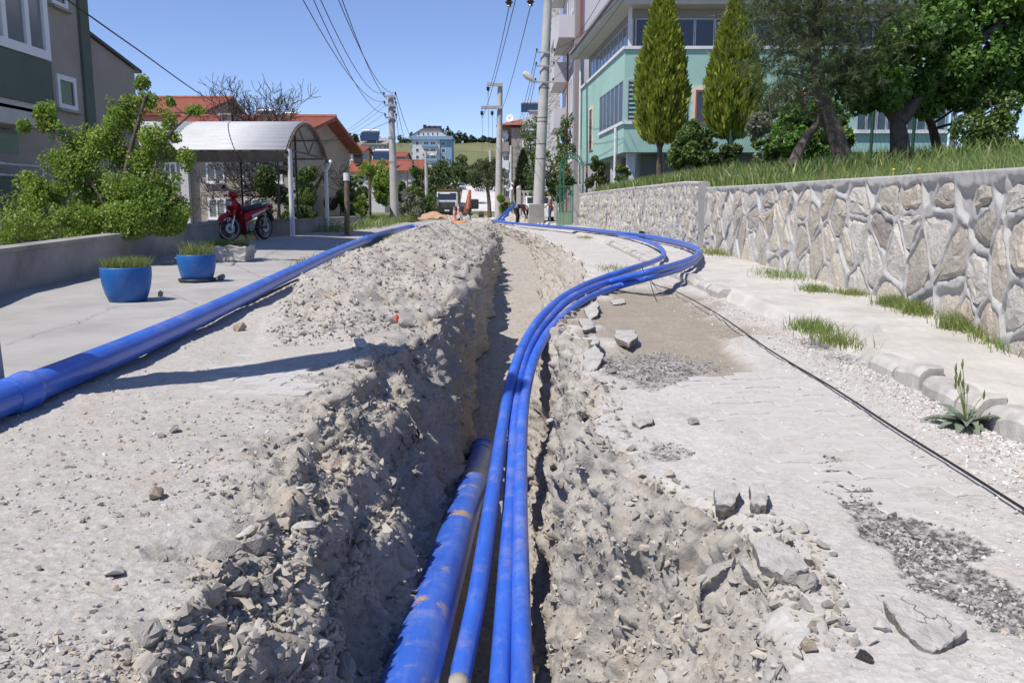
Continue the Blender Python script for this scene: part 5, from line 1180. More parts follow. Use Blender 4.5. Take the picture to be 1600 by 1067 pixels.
# glazed balcony: side and front panes
nside = 11
for k in range(nside):
    s0 = .3 + k * (LS - 1.2) / nside; win(root, V(A0.x, A0.y, z_s2 + .08) - nS * .345 + u * s0, u, nS, (LS - 1.2) / nside - .03, z_w2 - z_s2 - .1, MT['glassblue'], MT['steel'], 0, .035, 'glazing_panel', proud=.03)
for k in range(15):
    s0 = .45 + k * .82; win(root, V(A0.x + s0, A0.y + .345, z_s2 + .08), (1, 0, 0), (0, -1, 0), .79, z_w2 - z_s2 - .1, MT['glass'], MT['steel'], 0, .035, 'glazing_panel', proud=.03)
m = MB(); m.obox(V(A0.x, A0.y, z_s2 + .06) - nS * .12 + V(0, .02, 0), V(.14, 0, 0), V(0, .14, 0), V(0, 0, z_e - z_s2 - .06)); m.build('corner_post', MT['white'], root)
# lower corner windows
for k in range(6):
    win(root, V(A0.x, A0.y, z_s1 + .07) + u * (.12 + k * .98), u, nS, .95, z_w1 - z_s1 - .1, MT['blind'], MT['steel'], 0, .04, 'glazing_panel', rail=False, proud=.04)
f = win(root, V(A0.x + .12, A0.y, z_s1 + .07), (1, 0, 0), (0, -1, 0), 2.5, z_w1 - z_s1 - .1, MT['blind'], MT['steel'], 1, .05, 'glazing_panel', proud=.05)
for k in range(9):
    m = MB(); z0_ = z_s1 + .2 + k * .18; m.box((A0.x + .2, yF_ - .045, z0_), (A0.x + 2.55, yF_ - .03, z0_ + .07)); m.build('blind_slat', MT['mint'], root)
def framed(x0p, x1p, y0p, y1p, glass, d=D, tw=.16):
    a_ = at(x0p, y1p, d); b_ = at(x1p, y0p, d); w_, h_ = b_.x - a_.x, b_.z - a_.z
    m = MB(); o_ = V(a_.x, yF_, a_.z)
    for (p0, sx_, sz_) in ((o_ - V(tw, 0, 0), tw, h_ + tw), (o_ + V(w_, 0, 0), tw, h_ + tw), (o_ + V(-.002, 0, h_), w_ + .004, tw)): m.obox(p0 - V(0, .06, 0), V(sx_, 0, 0), V(0, .058, 0), V(0, 0, sz_))
    m.build('window_surround', MT['cream'], root); win(root, o_, (1, 0, 0), (0, -1, 0), w_, h_, glass, MT['brickred'], 1, .07)
framed(1081, 1112, 145, 196, MT['glass']); framed(1232, 1266, 150, 200, MT['glass'])
m = MB(); s0 = 8.0; o_ = V(A0.x, A0.y, z_s1 - .6) + u * s0
for (a_, b_, c_, d_) in ((0, .15, 0, 2.2), (1.05, 1.2, 0, 2.2), (.15, 1.05, 2.05, 2.2)): m.obox(o_ + u * a_ + UP * c_ + nS * .002, u * (b_ - a_), nS * .06, UP * (d_ - c_))
m.build('window_surround', MT['cream'], root); win(root, o_ + u * .15, u, nS, .9, 2.05, MT['glass'], MT['brickred'], 0, .07)
a_ = at(1330, 206, D); b_ = at(1468, 166, D); n_ = 9; w_ = (b_.x - a_.x) / n_
for k in range(n_): win(root, V(a_.x + k * w_, yF_, a_.z), (1, 0, 0), (0, -1, 0), w_ - .02, b_.z - a_.z, MT['blind'], MT['steel'], 0, .04, 'glazing_panel', proud=.05)
m = MB(); m.box((a_.x - .1, yF_ - .14, a_.z - .12), (b_.x + .1, yF_ - .002, a_.z - .003)); m.build('ledge', MT['white'], root)
# columns and awning pipe under the overhang
for (sx_, of) in ((.3, .25), (4.0, .25)):
    c = V(A0.x, A0.y, 0) - nS * of + u * sx_ + V(0, .1, 0); m = MB(); m.obox(c, V(.42, 0, 0), V(0, .42, 0), V(0, 0, z_b - .003)); m.build('column', MT['white'], root)
for (xa, xb, yy) in ((994, 1102, 119), (1040, 1110, 86)):
    a_ = at(xa, yy, D - .1); b_ = at(xb, yy - 2, D - .1); m = MB(); m.tube([a_, b_], .06, 8); m.build('awning_tube', MT['white'], root)
m = MB(); q = V(A0.x, A0.y, 0) + u * LS * .985 + nS * .12; m.tube([V(q.x, q.y, .5), V(q.x, q.y, z_e)], .06, 8); m.build('downpipe', MT['white'], root); m = MB(); q = V(A0.x, A0.y, 0) + u * 1.3 + nS * .1; m.tube([V(q.x, q.y, .5), V(q.x, q.y, z_s1 - .1)], .06, 8); m.build('downpipe', MT['white'], root)
# ================================================================== PLANTS
MT['leafA'] = leaf_mat('apricot leaf', (0.10, 0.185, 0.025), (0.29, 0.42, 0.06), (0.40, 0.34, 0.10), .42)
MT['leafB'] = leaf_mat('dark leaf', (0.055, 0.125, 0.022), (0.16, 0.30, 0.05), (0.14, 0.24, 0.05), .3)
MT['leafC'] = leaf_mat('shrub leaf', (0.06, 0.12, 0.025), (0.14, 0.22, 0.045), (0.22, 0.26, 0.07), .35)
MT['leafD'] = leaf_mat('silver leaf', (0.14, 0.17, 0.11), (0.26, 0.29, 0.2), (0.4, 0.42, 0.32), .3)
MT['leafE'] = leaf_mat('hedge leaf', (0.04, 0.075, 0.02), (0.10, 0.15, 0.035), (0.17, 0.2, 0.06), .25)
MT['pineN'] = leaf_mat('pine needle', (0.045, 0.072, 0.028), (0.11, 0.15, 0.05), (0.18, 0.2, 0.1), .3)
MT['thuja'] = leaf_mat('golden thuja', (0.12, 0.165, 0.02), (0.35, 0.41, 0.05), (0.47, 0.45, 0.09), .3)
MT['fir'] = leaf_mat('far pine', (0.02, 0.035, 0.018), (0.05, 0.075, 0.03), None, .1)
def leaf_mesh(name, blobs, n, size, aspect=1.9, seed=1, shell=.55, droop=0.0, org=V(0, 0, 0), up=.4, gap=1.0, gapf=1.5, clump=0.0):
    """leaf-shaped faces spread through the volume of the blobs; the noise leaves gaps and makes clumps"""
    rg = np.random.default_rng(seed); vol_ = np.array([b[1][0] * b[1][1] * b[1][2] for b in blobs]) ** (2 / 3); pr = vol_ / vol_.sum()
    nn = int(n * 2.2); bi = rg.choice(len(blobs), nn, p=pr); C = np.array([tuple(b[0]) for b in blobs])[bi]; Rr = np.array([b[1] for b in blobs])[bi]
    dr = rg.normal(size=(nn, 3)); dr /= np.linalg.norm(dr, axis=1, keepdims=True); rad = shell + (1 - shell) * rg.random(nn) ** .6; rad = np.where(rg.random(nn) < .25, rg.random(nn), rad)
    pos = C + dr * Rr * rad[:, None]; f = gapf / np.mean(Rr)
    g = vnoise(pos * f + seed * 3.7) + .6 * vnoise(pos * f * 2.3 + seed) ; keep = np.argsort(-(g * gap + rg.normal(size=nn) * .35))[:n]
    pos, dr = pos[keep], dr[keep]; m_ = len(pos)
    if clump: pos = pos + .0
    nv = dr * .5 + rg.normal(size=(m_, 3)) * .8 + np.array([0, 0, up]); nv /= np.linalg.norm(nv, axis=1, keepdims=True)
    t = np.cross(nv, rg.normal(size=(m_, 3))); t[:, 2] -= droop; t /= np.linalg.norm(t, axis=1, keepdims=True) + 1e-9; s = np.cross(nv, t); s /= np.linalg.norm(s, axis=1, keepdims=True) + 1e-9
    sz = (size * rg.uniform(.6, 1.35, m_))[:, None]
    v = np.stack([pos - t * sz * .5, pos + s * sz * .5 / aspect + nv * sz * .08, pos + t * sz * .5, pos - s * sz * .5 / aspect + nv * sz * .08], 1) - np.array(org)
    me = fast_mesh(name, v.reshape(-1, 3), np.arange(m_ * 4).reshape(-1, 4), 4, False); c = rg.random((m_, 3)); c[:, 0] = np.clip(.5 + .35 * vnoise(pos * f * .8 + 40) + .35 * (c[:, 0] - .5) * 2, 0, 1)
    vcol(me, 'rnd', np.repeat(c, 4, 0)); return me
def limb(m, a, b, r0, r1, bend=.12, n=6, sides=7):
    a, b = Vector(a), Vector(b); L = (b - a).length; pts = []; off = V(rnd.gauss(0, 1), rnd.gauss(0, 1), rnd.gauss(0, .4)) * L * bend
    for i in range(n + 1):
        t = i / n; pts.append(a.lerp(b, t) + off * math.sin(math.pi * t) + V(rnd.gauss(0, 1), rnd.gauss(0, 1), rnd.gauss(0, 1)) * L * .012 * (0 < i < n))
    m.tube(pts, [r0 + (r1 - r0) * i / n for i in range(n + 1)], sides); return pts
def tree(name, label, cat, base, stems, blobs, n, size, lmat, bmat=None, r=.1, group=None, seed=1, limbs=True, **kw):
    """stems: list of point lists (trunk first); blobs: crown volumes"""
    root = thing(name, label, cat, tuple(base), group); m = MB()
    tops = []
    for st in stems:
        q = cr(st, 5); m.tube(q, [r * (1 - .6 * i / len(q)) for i in range(len(q))], 10); tops += q[len(q) // 3:]
        r *= .8
    if limbs:
        for (c, rr) in blobs:
            s = min(tops, key=lambda p: (p - Vector(c)).length + .8 * max(0, p.z - c[2])); limb(m, s, c, max(.012, r * .35), .008, .1)
    m.build('trunk', bmat or MT['bark'], root, True)
    me = leaf_mesh('crown', blobs, n, size, seed=seed, org=Vector(base), **kw); link('crown', me, lmat, root); return root
def pb_(x, y, d, rpx, ry=None, rz=None):
    s = d / FPX; return (P(x, y, d), (rpx * s, (ry or rpx) * s, (rz or rpx) * s))
# ---- leafy bush by the left house
D = 13.2; Z0 = -.7
bl = [pb_(x, y, D + dd, r, r * .9, rz or r) for x, y, dd, r, rz in ((55, 325, 0, 62, 50), (135, 300, .2, 66, 58), (205, 285, .1, 60, 55), (245, 330, 0, 48, 40), (20, 350, -.4, 46, 34), (110, 348, -.3, 55, 34), (195, 345, -.2, 52, 32), (262, 350, .1, 30, 20), (150, 240, .2, 42, 30), (215, 235, .3, 45, 36),
   (72, 178, 0, 17, 26), (88, 210, 0, 20, 22), (70, 195, .2, 15, 14), (36, 196, .1, 12, 13), (60, 180, 0, 10, 12), (100, 245, 0, 26, 24), (222, 130, .1, 13, 14), (228, 165, .1, 26, 22), (255, 190, .1, 22, 22), (178, 190, 0, 22, 24), (172, 160, 0, 9, 12), (208, 200, .2, 22, 20), (265, 160, .2, 10, 10), (305, 173, .2, 17, 9), (250, 240, .1, 26, 20), (275, 215, .1, 10, 10), (140, 205, .1, 16, 16), (45, 290, -.1, 30, 26), (265, 290, .1, 24, 28), (110, 218, .1, 20, 22), (200, 165, .1, 14, 18), (120, 262, .1, 36, 28), (185, 228, .2, 36, 30), (240, 215, 0, 24, 24), (82, 255, .1, 24, 24), (160, 215, 0, 22, 22), (290, 250, .1, 16, 20), (270, 325, .2, 30, 30))]
tree('leafy_bush', 'tall sunlit leafy bush behind the low wall left of the yard', 'bush', tuple(P(190, 372, D)), [[P(190, 390, D), P(188, 330, D), P(200, 250, D), P(228, 150, D)], [P(188, 360, D), P(140, 280, D), P(90, 220, D), P(72, 175, D)], [P(188, 370, D), P(230, 300, D), P(258, 220, D), P(305, 172, D + .2)]], bl, 56000, .048, MT['leafA'], r=.055, seed=3, aspect=1.5, droop=.5, shell=.3, gap=1.1, gapf=1.0)
# ---- bare tree behind the canopy
def bare(root, base, dirs, L, r, depth, seed, mt):
    rg = random.Random(seed); m = MB()
    def grow(p, d, L, r, k):
        q = [p]; dd = d.copy()
        for i in range(4):
            dd = (dd + V(rg.gauss(0, .16), rg.gauss(0, .16), rg.gauss(0, .12) + (.05 if k > 1 else 0))).normalized(); q.append(q[-1] + dd * L / 4)
        m.tube(q, [max(.0095, r * (1 - .4 * i / 4)) for i in range(5)], 3 if k > 2 else 5 if k > 1 else 7, cap=False)
        if k >= depth: return
        for j in range(3):
            a = q[rg.choice((2, 3, 4, 4))]; nd = (dd + V(rg.gauss(0, .55), rg.gauss(0, .55), rg.gauss(.1, .5))).normalized(); grow(a, nd, L * rg.uniform(.55, .85), r * .55, k + 1)
    for d, l, rr in dirs: grow(Vector(base), Vector(d).normalized(), l, rr, 0)
    m.build('branches', mt, root)
D = 35; bb = P(470, 300, D)
root = thing('bare_tree', 'leafless dark tree with spreading twigs above the canopy roof', 'tree', tuple(P(470, 345, D)))
m = MB(); m.tube(cr([P(474, 350, D), P(470, 310, D), P(464, 270, D)], 5), [.24, .22, .2, .2, .19, .18, .18, .17, .16, .15, .15], 9); m.tube([P(505, 268, D), P(488, 300, D), P(474, 315, D)], [.09, .14, .16], 8); m.build('trunk', MT['greybark'], root, True)
bare(root, P(465, 275, D), [((-.9, 0, .6), 1.9, .12), ((-.35, .1, .9), 1.4, .09), ((-1, -.2, .42), 1.6, .09), ((-.75, .2, .7), 1.9, .09), ((-.6, -.2, .8), 1.6, .07)], 1, 1, 5, 5, MT['greybark'])
bare(root, P(462, 300, D), [((-1, -.2, .12), 1.5, .07), ((-.9, .2, -.15), 1.4, .06), ((-.6, -.5, -.1), 1.2, .05), ((-1, -.3, -.05), 1.7, .06), ((-.8, -.4, .2), 1.3, .05), ((.6, -.3, .1), .9, .04)], 1, 1, 5, 8, MT['greybark'])
# ---- generic shrubs: (name,label,x,y(top),ybase,w px,d,leaf,size,n)
def shrub(label, x0, x1, y0, y1, d, lm, n, size, k=9, group=None, name='shrub', seed=1, cat='shrub', up=.4, tall=False):
    rg = random.Random(seed * 13 + 5); cx, cy = (x0 + x1) / 2, (y0 + y1) / 2; w, h = (x1 - x0) / 2, (y1 - y0) / 2; bl = []
    for i in range(k):
        a = rg.uniform(-1, 1); b = rg.uniform(-.85, .8); r_ = rg.uniform(.26, .48)
        a *= math.sqrt(max(0, 1 - .75 * b * b)) * .8
        bl.append(pb_(cx + a * w, cy + b * h, d + rg.uniform(-.5, .5) * w * d / FPX, r_ * w, r_ * w, r_ * min(h, w) * 1.1))
    n = int(n * 1.9); size *= 1.12
    base = P(cx, y1, d); return tree(name, label, cat, tuple(base), [[base - UP * .2, P(cx + rg.uniform(-.1, .1) * w, cy + .3 * h, d), P(cx + rg.uniform(-.2, .2) * w, y0 + .3 * h, d)]], bl, n, size, lm, r=max(.03, .018 * (y1 - y0) * d / FPX), group=group, seed=seed, up=up, gap=1.2)
gp = 'shrubs along the far left verge'
shrub('dense dark shrub behind the white canopy post', 395, 470, 268, 352, 33, MT['leafE'], 2600, .11, 10, gp, seed=2)
shrub('bright young shrub right of the canopy post under the bare tree', 462, 515, 262, 352, 34, MT['leafC'], 2200, .11, 10, gp, seed=3)
shrub('shrub filling the gap between canopy and dark post', 505, 560, 280, 350, 44, MT['leafC'], 2000, .14, 9, gp, seed=4)
shrub('yellow green leafy tree left of the utility pole', 548, 612, 252, 342, 55, MT['leafA'], 2600, .17, 12, gp, 'garden_tree', 5, 'tree')
shrub('leafy tree directly right of the utility pole', 612, 662, 256, 335, 60, MT['leafC'], 2400, .18, 11, gp, 'garden_tree', 6, 'tree')
shrub('silvery low shrub at the foot of the left utility pole', 618, 662, 302, 346, 54, MT['leafD'], 1700, .12, 9, gp, seed=7)
shrub('green tree behind the street lamp left of the truck', 634, 682, 262, 340, 74, MT['leafC'], 2400, .2, 11, gp, 'garden_tree', 8, 'tree')
shrub('low shrub between canopy house and far red roofs', 520, 575, 268, 330, 70, MT['leafE'], 1800, .2, 9, gp, seed=9)
shrub('wide olive thicket on the slope behind the truck', 660, 740, 255, 312, 128, MT['leafE'], 2600, .36, 12, 'thickets on the far slope', 'thicket', 10, 'thicket')
shrub('upper dark thicket below the blue block', 690, 752, 243, 285, 190, MT['leafE'], 1800, .5, 10, 'thickets on the far slope', 'thicket', 11, 'thicket')
shrub('thicket at the left of the blue block foot', 600, 690, 252, 285, 170, MT['leafC'], 1800, .5, 11, 'thickets on the far slope', 'thicket', 12, 'thicket')
shrub('small thicket right of the far street under the hill', 735, 785, 250, 300, 150, MT['leafE'], 1500, .42, 9, 'thickets on the far slope', 'thicket', 13, 'thicket')
# hilltop pines
hp = [(505, 228, 226, 8), (536, 226, 212, 10), (553, 226, 207, 9), (572, 224, 205, 12), (590, 226, 214, 9), (606, 228, 216, 10), (628, 230, 212, 14), (645, 228, 208, 10), (690, 226, 203, 10), (702, 226, 199, 12), (716, 226, 205, 10), (727, 228, 209, 9), (738, 226, 211, 9), (752, 224, 212, 9), (764, 224, 214, 8), (772, 226, 215, 8), (900 - 120, 228, 216, 7)]
for i, (x, yb2, yt, w) in enumerate(hp):
    D = 540 + 6 * (i % 5); base = P(x, yb2 + 2, D); h_ = (yb2 - yt) * D / FPX; r_ = w * D / FPX
    bl = [(base + V(rnd.uniform(-.4, .4) * r_, rnd.uniform(-.4, .4) * r_, h_ * t), (r_ * f_, r_ * f_, h_ * .24)) for t, f_ in ((.4, .8), (.55, .75), (.72, .6), (.88, .4), (.5, .6))]
    tree('hilltop_pine', 'dark pine on the skyline ridge, number %s from the left' % ('first second third fourth fifth sixth seventh eighth ninth tenth eleventh twelfth thirteenth fourteenth fifteenth sixteenth seventeenth'.split()[i]), 'tree', tuple(base), [[base - UP, base + UP * h_ * .5, base + UP * h_ * .8]], bl, 420, 1.7, MT['fir'], r=.35, group='pines on the ridge', seed=i, limbs=False)
# round pine by the far street
D = 62
bl = [pb_(x, y, D + dd, r, r, r * .8) for x, y, dd, r in ((745, 275, 0, 16), (760, 265, .4, 18), (776, 272, 0, 17), (752, 258, 0, 12), (770, 255, .3, 12), (738, 282, 0, 10), (785, 285, 0, 10), (762, 285, -.5, 16), (750, 290, -.2, 12), (775, 290, 0, 12))]
tree('umbrella_pine', 'round crowned dark pine beside the far street', 'tree', tuple(P(763, 338, D)), [[P(765, 340, D), P(764, 315, D), P(761, 285, D), P(761, 265, D)]], bl, 5200, .17, MT['pineN'], r=.17, seed=21, up=.6, aspect=3.0)
shrub('lime green bush behind the leaning blue pipes', 778, 806, 302, 334, 56, MT['leafA'], 1500, .12, 8, None, seed=22, cat='bush', name='bush')
# cypress cone
def conifer(label, x, yt, yb2, wpx, d, n, size, lm, seed, name='cypress', clear=.0, cat='tree', group=None):
    base = P(x, yb2, d); h_ = P(x, yt, d).z - base.z; w = wpx * d / FPX; rg = np.random.default_rng(seed)
    root = thing(name, label, cat, tuple(base), group); m = MB(); m.tube([base - UP * .25, base + UP * h_ * .3, base + UP * h_ * .92], [w * .13, w * .10, .02], 9)
    for k in range(7 if clear else 0):
        a = k * .9; m.tube([base + UP * h_ * (clear * .75), base + V(math.cos(a) * w * .35, math.sin(a) * w * .35, h_ * (clear + .06))], [.035, .015], 5)
    m.build('trunk', MT['bark'], root, True)
    t = rg.random(n) ** .8; z = clear + (1 - clear) * t
    prof = np.interp(t, [0, .06, .2, .35, .6, .82, .95, 1], [.45, .78, 1.0, .98, .72, .40, .16, .02])
    a = rg.uniform(0, 2 * np.pi, n); lump = 1 + .20 * vnoise(np.stack([np.cos(a) * 2.6, np.sin(a) * 2.6, z * h_ * 2.2], -1) + seed) + .15 * vnoise(np.stack([np.cos(a) * 6, np.sin(a) * 6, z * h_ * 5], -1))
    rr = w * prof * lump * (.74 + .24 * rg.random(n) + .14 * (rg.random(n) < .06)); pos = np.stack([np.cos(a) * rr, np.sin(a) * rr, z * h_], -1)
    out = np.stack([np.cos(a), np.sin(a), 0 * a], -1); dirv = out * rg.uniform(.15, .8, n)[:, None] + np.array([0, 0, 1.0]) + rg.normal(size=(n, 3)) * .22; dirv /= np.linalg.norm(dirv, axis=1, keepdims=True)
    s = np.cross(dirv, rg.normal(size=(n, 3))); s /= np.linalg.norm(s, axis=1, keepdims=True); sz = (size * rg.uniform(.6, 1.4, n))[:, None]
    v = np.stack([pos - dirv * sz * .3, pos + s * sz * .22 + dirv * sz * .3, pos + dirv * sz, pos - s * sz * .22 + dirv * sz * .3], 1)
    me = fast_mesh('crown', v.reshape(-1, 3), np.arange(n * 4).reshape(-1, 4), 4, False); c = rg.random((n, 3)); vcol(me, 'rnd', np.repeat(c, 4, 0)); link('crown', me, lm, root); return root
conifer('golden green thuja nearer the street with a bare lower trunk', 1030, -12, 271, 37, 25.5, 20000, .17, MT['thuja'], 31, 'thuja', .16, group='tall thujas in front of the green house')
conifer('golden green thuja standing right of the other, before the framed window', 1140, 12, 262, 40, 24, 20000, .17, MT['thuja'], 32, 'thuja', .18, group='tall thujas in front of the green house')
conifer('small dark cypress left of the big concrete pole', 817, 238, 322, 15, 58, 2600, .2, MT['fir'], 33)
# plum trees round the big pole
D = 48; gp = 'leafy trees by the gate'
for (lb, xs_, sd) in (('leafy tree left of the big concrete pole', [(826, 205, 14), (838, 190, 10), (835, 225, 18), (845, 255, 20), (832, 270, 15), (855, 290, 20), (840, 300, 15)], 41), ('leafy tree right of the big concrete pole', [(885, 190, 12), (880, 215, 14), (872, 245, 16), (888, 235, 12), (875, 275, 20), (890, 290, 12), (866, 300, 16)], 42), ('slim leafy tree with red leaves before the green house corner', [(917, 212, 9), (914, 230, 8), (920, 222, 8), (916, 245, 7)], 43)):
    bl = [pb_(x, y, D + rnd.uniform(-.5, .5), r, r, r * 1.25) for x, y, r in xs_]; x0 = sum(q[0] for q in xs_) / len(xs_); base = P(x0, 335, D)
    tree('plum_tree', lb, 'tree', tuple(base), [[base, P(x0, 300, D), P(xs_[0][0], xs_[0][1] + 5, D)]], bl, 3800 if sd < 43 else 1200, .15, MT['leafC'], r=.08, group=gp, seed=sd, gap=1.2)
shrub('bushy dark green shrub in front of the green house columns', 912, 952, 246, 296, 40, MT['leafE'], 2000, .12, 10, None, seed=44)
shrub('low round shrub at the grass edge by the white columns', 960, 992, 262, 288, 33, MT['leafC'], 1000, .09, 7, None, seed=45)
shrub('tall glossy shrub between the two thujas', 1045, 1118, 188, 268, 22.5, MT['leafC'], 4200, .10, 12, 'shrubs on the grass bank', seed=46)
shrub('low dark shrub right of the glossy shrub', 1100, 1165, 225, 272, 22, MT['leafE'], 2200, .09, 9, 'shrubs on the grass bank', seed=47)
shrub('silvery shrub left of the pine trunk', 1172, 1240, 130, 262, 19, MT['leafD'], 2600, .08, 13, 'shrubs on the grass bank', seed=48)
shrub('yellow green low shrub at the foot of the silvery shrub', 1175, 1245, 215, 268, 17.5, MT['leafC'], 1800, .08, 9, 'shrubs on the grass bank', seed=49)
shrub('dark bush behind the leaning pine trunk', 1215, 1345, 165, 262, 17, MT['leafB'], 4200, .10, 12, 'shrubs on the grass bank', seed=50)
shrub('thicket with sky behind it at the right edge', 1490, 1620, 140, 250, 14, MT['leafC'], 3600, .07, 14, 'shrubs on the grass bank', 'thicket', 51, 'thicket')
# big pine with two stems
D = 13.5
root = thing('pine_tree', 'large dark pine with forked leaning trunk on the grass bank', 'tree', tuple(P(1300, 256, D))); m = MB()
for st, r0 in (([P(1322, 262, D), P(1310, 225, D), P(1292, 175, D), P(1280, 130, D), P(1272, 70, D), P(1276, 10, D), P(1290, -80, D), P(1295, -200, D)], .155), ([P(1238, 262, D - .2), P(1252, 228, D - .1), P(1275, 195, D), P(1288, 165, D)], .10)):
    q = cr(st, 6); m.tube(q, [r0 * (1 - .7 * i / len(q)) for i in range(len(q))], 12)
tips = []
for (x, y) in ((1195, 30), (1205, 80), (1215, 20), (1235, 60), (1215, 115), (1330, 40), (1370, 90), (1340, 110), (1400, 20), (1250, 110), (1210, -20), (1310, -10), (1195, -40), (1360, -40), (1270, -60), (1190, -10), (1240, 150), (1330, 70)):
    b = P(x, y, D + rnd.uniform(-1.3, 1.3)); s = P(1277 + rnd.uniform(-3, 6), min(130, y + rnd.uniform(10, 50)), D); pts = limb(m, s, b, .05, .012, .10, 7); tips += pts[2:]
m.build('trunk', MT['bark'], root, True)
rg = np.random.default_rng(77); tc_ = []
for p in tips:
    for _ in range(16): tc_.append(np.array(p) + rg.normal(size=3) * np.array([.33, .5, .32]))
tc_ = np.array(tc_); nt_ = len(tc_); K = 26
ax = rg.normal(size=(nt_, 3)) * .7 + np.array([0, 0, -.35]); ax /= np.linalg.norm(ax, axis=1, keepdims=True)
dv_ = np.repeat(ax, K, 0) * .8 + rg.normal(size=(nt_ * K, 3)) * .55; dv_ /= np.linalg.norm(dv_, axis=1, keepdims=True); o_ = np.repeat(tc_, K, 0) + np.repeat(ax, K, 0) * rg.uniform(-.06, .06, (nt_ * K, 1))
L_ = rg.uniform(.09, .17, (nt_ * K, 1)); s_ = np.cross(dv_, rg.normal(size=(nt_ * K, 3))); s_ /= np.linalg.norm(s_, axis=1, keepdims=True)
v = np.stack([o_ - s_ * .004, o_ + s_ * .004, o_ + dv_ * L_], 1) - np.array(ORG[root.name]); me = fast_mesh('crown', v.reshape(-1, 3), np.arange(len(v) * 3).reshape(-1, 3), 3); vcol(me, 'rnd', np.repeat(rg.random((len(v), 3)), 3, 0)); link('crown', me, MT['pineN'], root)
# big dark broadleaf tree
D = 14.3
bl = [pb_(x, y, D + dd, r, r, r * .8) for x, y, dd, r in ((1330, 130, 0, 40), (1380, 110, -.4, 48), (1430, 130, .2, 50), (1480, 110, 0, 55), (1540, 95, .2, 60), (1590, 60, .3, 60), (1420, 60, -.3, 50), (1480, 40, 0, 55), (1540, 20, 0, 55), (1600, 0, 0, 60), (1440, 0, .3, 50), (1390, 150, -.3, 32), (1450, 165, .1, 28), (1345, 160, 0, 26), (1500, 150, .2, 30), (1560, 140, .3, 30), (1640, 100, .3, 60), (1620, 135, .2, 36), (1500, -50, 0, 60), (1580, -60, 0, 60), (1310, 100, .2, 22))]
tree('broadleaf_tree', 'large dark green tree with thick short trunk on the grass bank', 'tree', tuple(P(1408, 246, D)), [[P(1408, 252, D), P(1405, 215, D), P(1402, 180, D), P(1408, 130, D)], [P(1404, 190, D), P(1440, 150, D), P(1500, 90, D), P(1560, 40, D)], [P(1404, 190, D), P(1375, 155, D), P(1350, 120, D)], [P(1466, 238, D + 1), P(1455, 195, D + .8), P(1440, 175, D + .5)]], bl, 44000, .10, MT['leafB'], r=.18, seed=61, aspect=1.5, gap=1.0, shell=.35)
# ---- grass on the bank, weeds at the wall foot
yy_ = 2.6 + 32 * nr.random(52000) ** 2.4; kk_ = np.array([wallx(q) for q in np.linspace(0, 40, 400)]); xw_ = np.interp(yy_, np.linspace(0, 40, 400), kk_)
xx_ = xw_ + .16 + (7 + .1 * yy_) * nr.random(52000) ** 1.5; kp = (fbm(np.stack([xx_ * .7, yy_ * .7, xx_ * 0], -1), 2) > -.75) | (nr.random(52000) < .4)
zt__ = np.interp(yy_, zt_y, zt_z); dd_ = np.maximum(0, xx_ - xw_ - .1); zz_ = zt__ - .05 + BANK * (1 - np.exp(-dd_ / 3.0)) + .03 * np.minimum(dd_, 12) - .03
pts = np.stack([xx_, yy_, zz_], -1)[kp]
pts = np.array(pts); near = pts[:, 1] < 12
tag(blades('bank_grass', pts[near], .17, .007, MT['grass2'], None, 71, .8), 'tall green grass on the bank above the near retaining wall', 'grass', kind='stuff')
tag(blades('bank_grass', pts[~near], .34, .030, MT['grass2'], None, 72, .5), 'tall green grass in front of the green house', 'grass', kind='stuff')
MT['dandelion'] = mat('yellow flower', (.8, .6, .02), None, 1, .6, 10, 0, 0)
for (x, y, lb) in ((1397, 260, 'yellow dandelion flower in the bank grass near the tree'), (1436, 269, 'low yellow flower right of the dandelion on the bank')):
    p = P(x, y, 7.4); p.z = bankz(p.x, p.y) + .10; m = MB(); m.tube([p - UP * .12, p], .002, 5); m.ball(p, (.013, .013, .008), 8, 5); tag(m.build('flower', MT['dandelion'], None, org=tuple(p)), lb, 'flower')
def tuft(label, px, z, n, h, w, spread, lm, seed, d2=None, name='weed_tuft'):
    c = G(px[0], px[1], z); root = thing(name, label, 'weed', tuple(c), 'weeds along wall and kerb'); p_ = np.array([[c.x + rnd.gauss(0, spread[0]), c.y + rnd.gauss(0, spread[1]), c.z - .01] for _ in range(n)])
    tag(blades('blades', p_, h, w, lm, root, seed, .7), kind='stuff'); return root
ws = [((1270, 515), 260, .10, 'grassy weed tuft by the broken kerb gap'), ((1310, 535), 140, .09, 'smaller weed tuft at the end of the kerb stones'), ((1225, 432), 260, .12, 'weeds at the wall foot left of the pale stones'), ((1120, 398), 300, .16, 'weed clump at the joint of the two stone walls'), ((1275, 455), 220, .10, 'weeds at the wall foot near the wall middle'), ((1330, 460), 160, .09, 'thin weeds at the wall foot right of the middle'), ((1400, 478), 420, .12, 'wide weed strip at the wall foot'), ((1440, 490), 300, .13, 'weed strip below the large pale wall stone'), ((1510, 515), 420, .15, 'tallest weeds at the wall foot'), ((1560, 530), 380, .12, 'leafy weeds at the wall foot near the right edge'), ((1590, 545), 250, .1, 'weeds at the right edge of the wall foot'), ((1000, 428), 260, .06, 'flat grass patch under the pipe bend'), ((960, 420), 160, .06, 'flat grass patch left of the pipe bend'), ((915, 372), 120, .10, 'sparse grass on the far sidewalk'), ((1008, 365), 220, .16, 'grass at the far wall foot behind the pipes')]
for i, (px, n, h, lb) in enumerate(ws): 
    tuft(lb, px, .11 if px[0] > 1100 else .06, int(n * 2.2), h * .85, .0055, (.07, .13) if px[1] > 440 else (.14, .4), MT['grass'] if i % 2 else MT['grass2'], 100 + i)
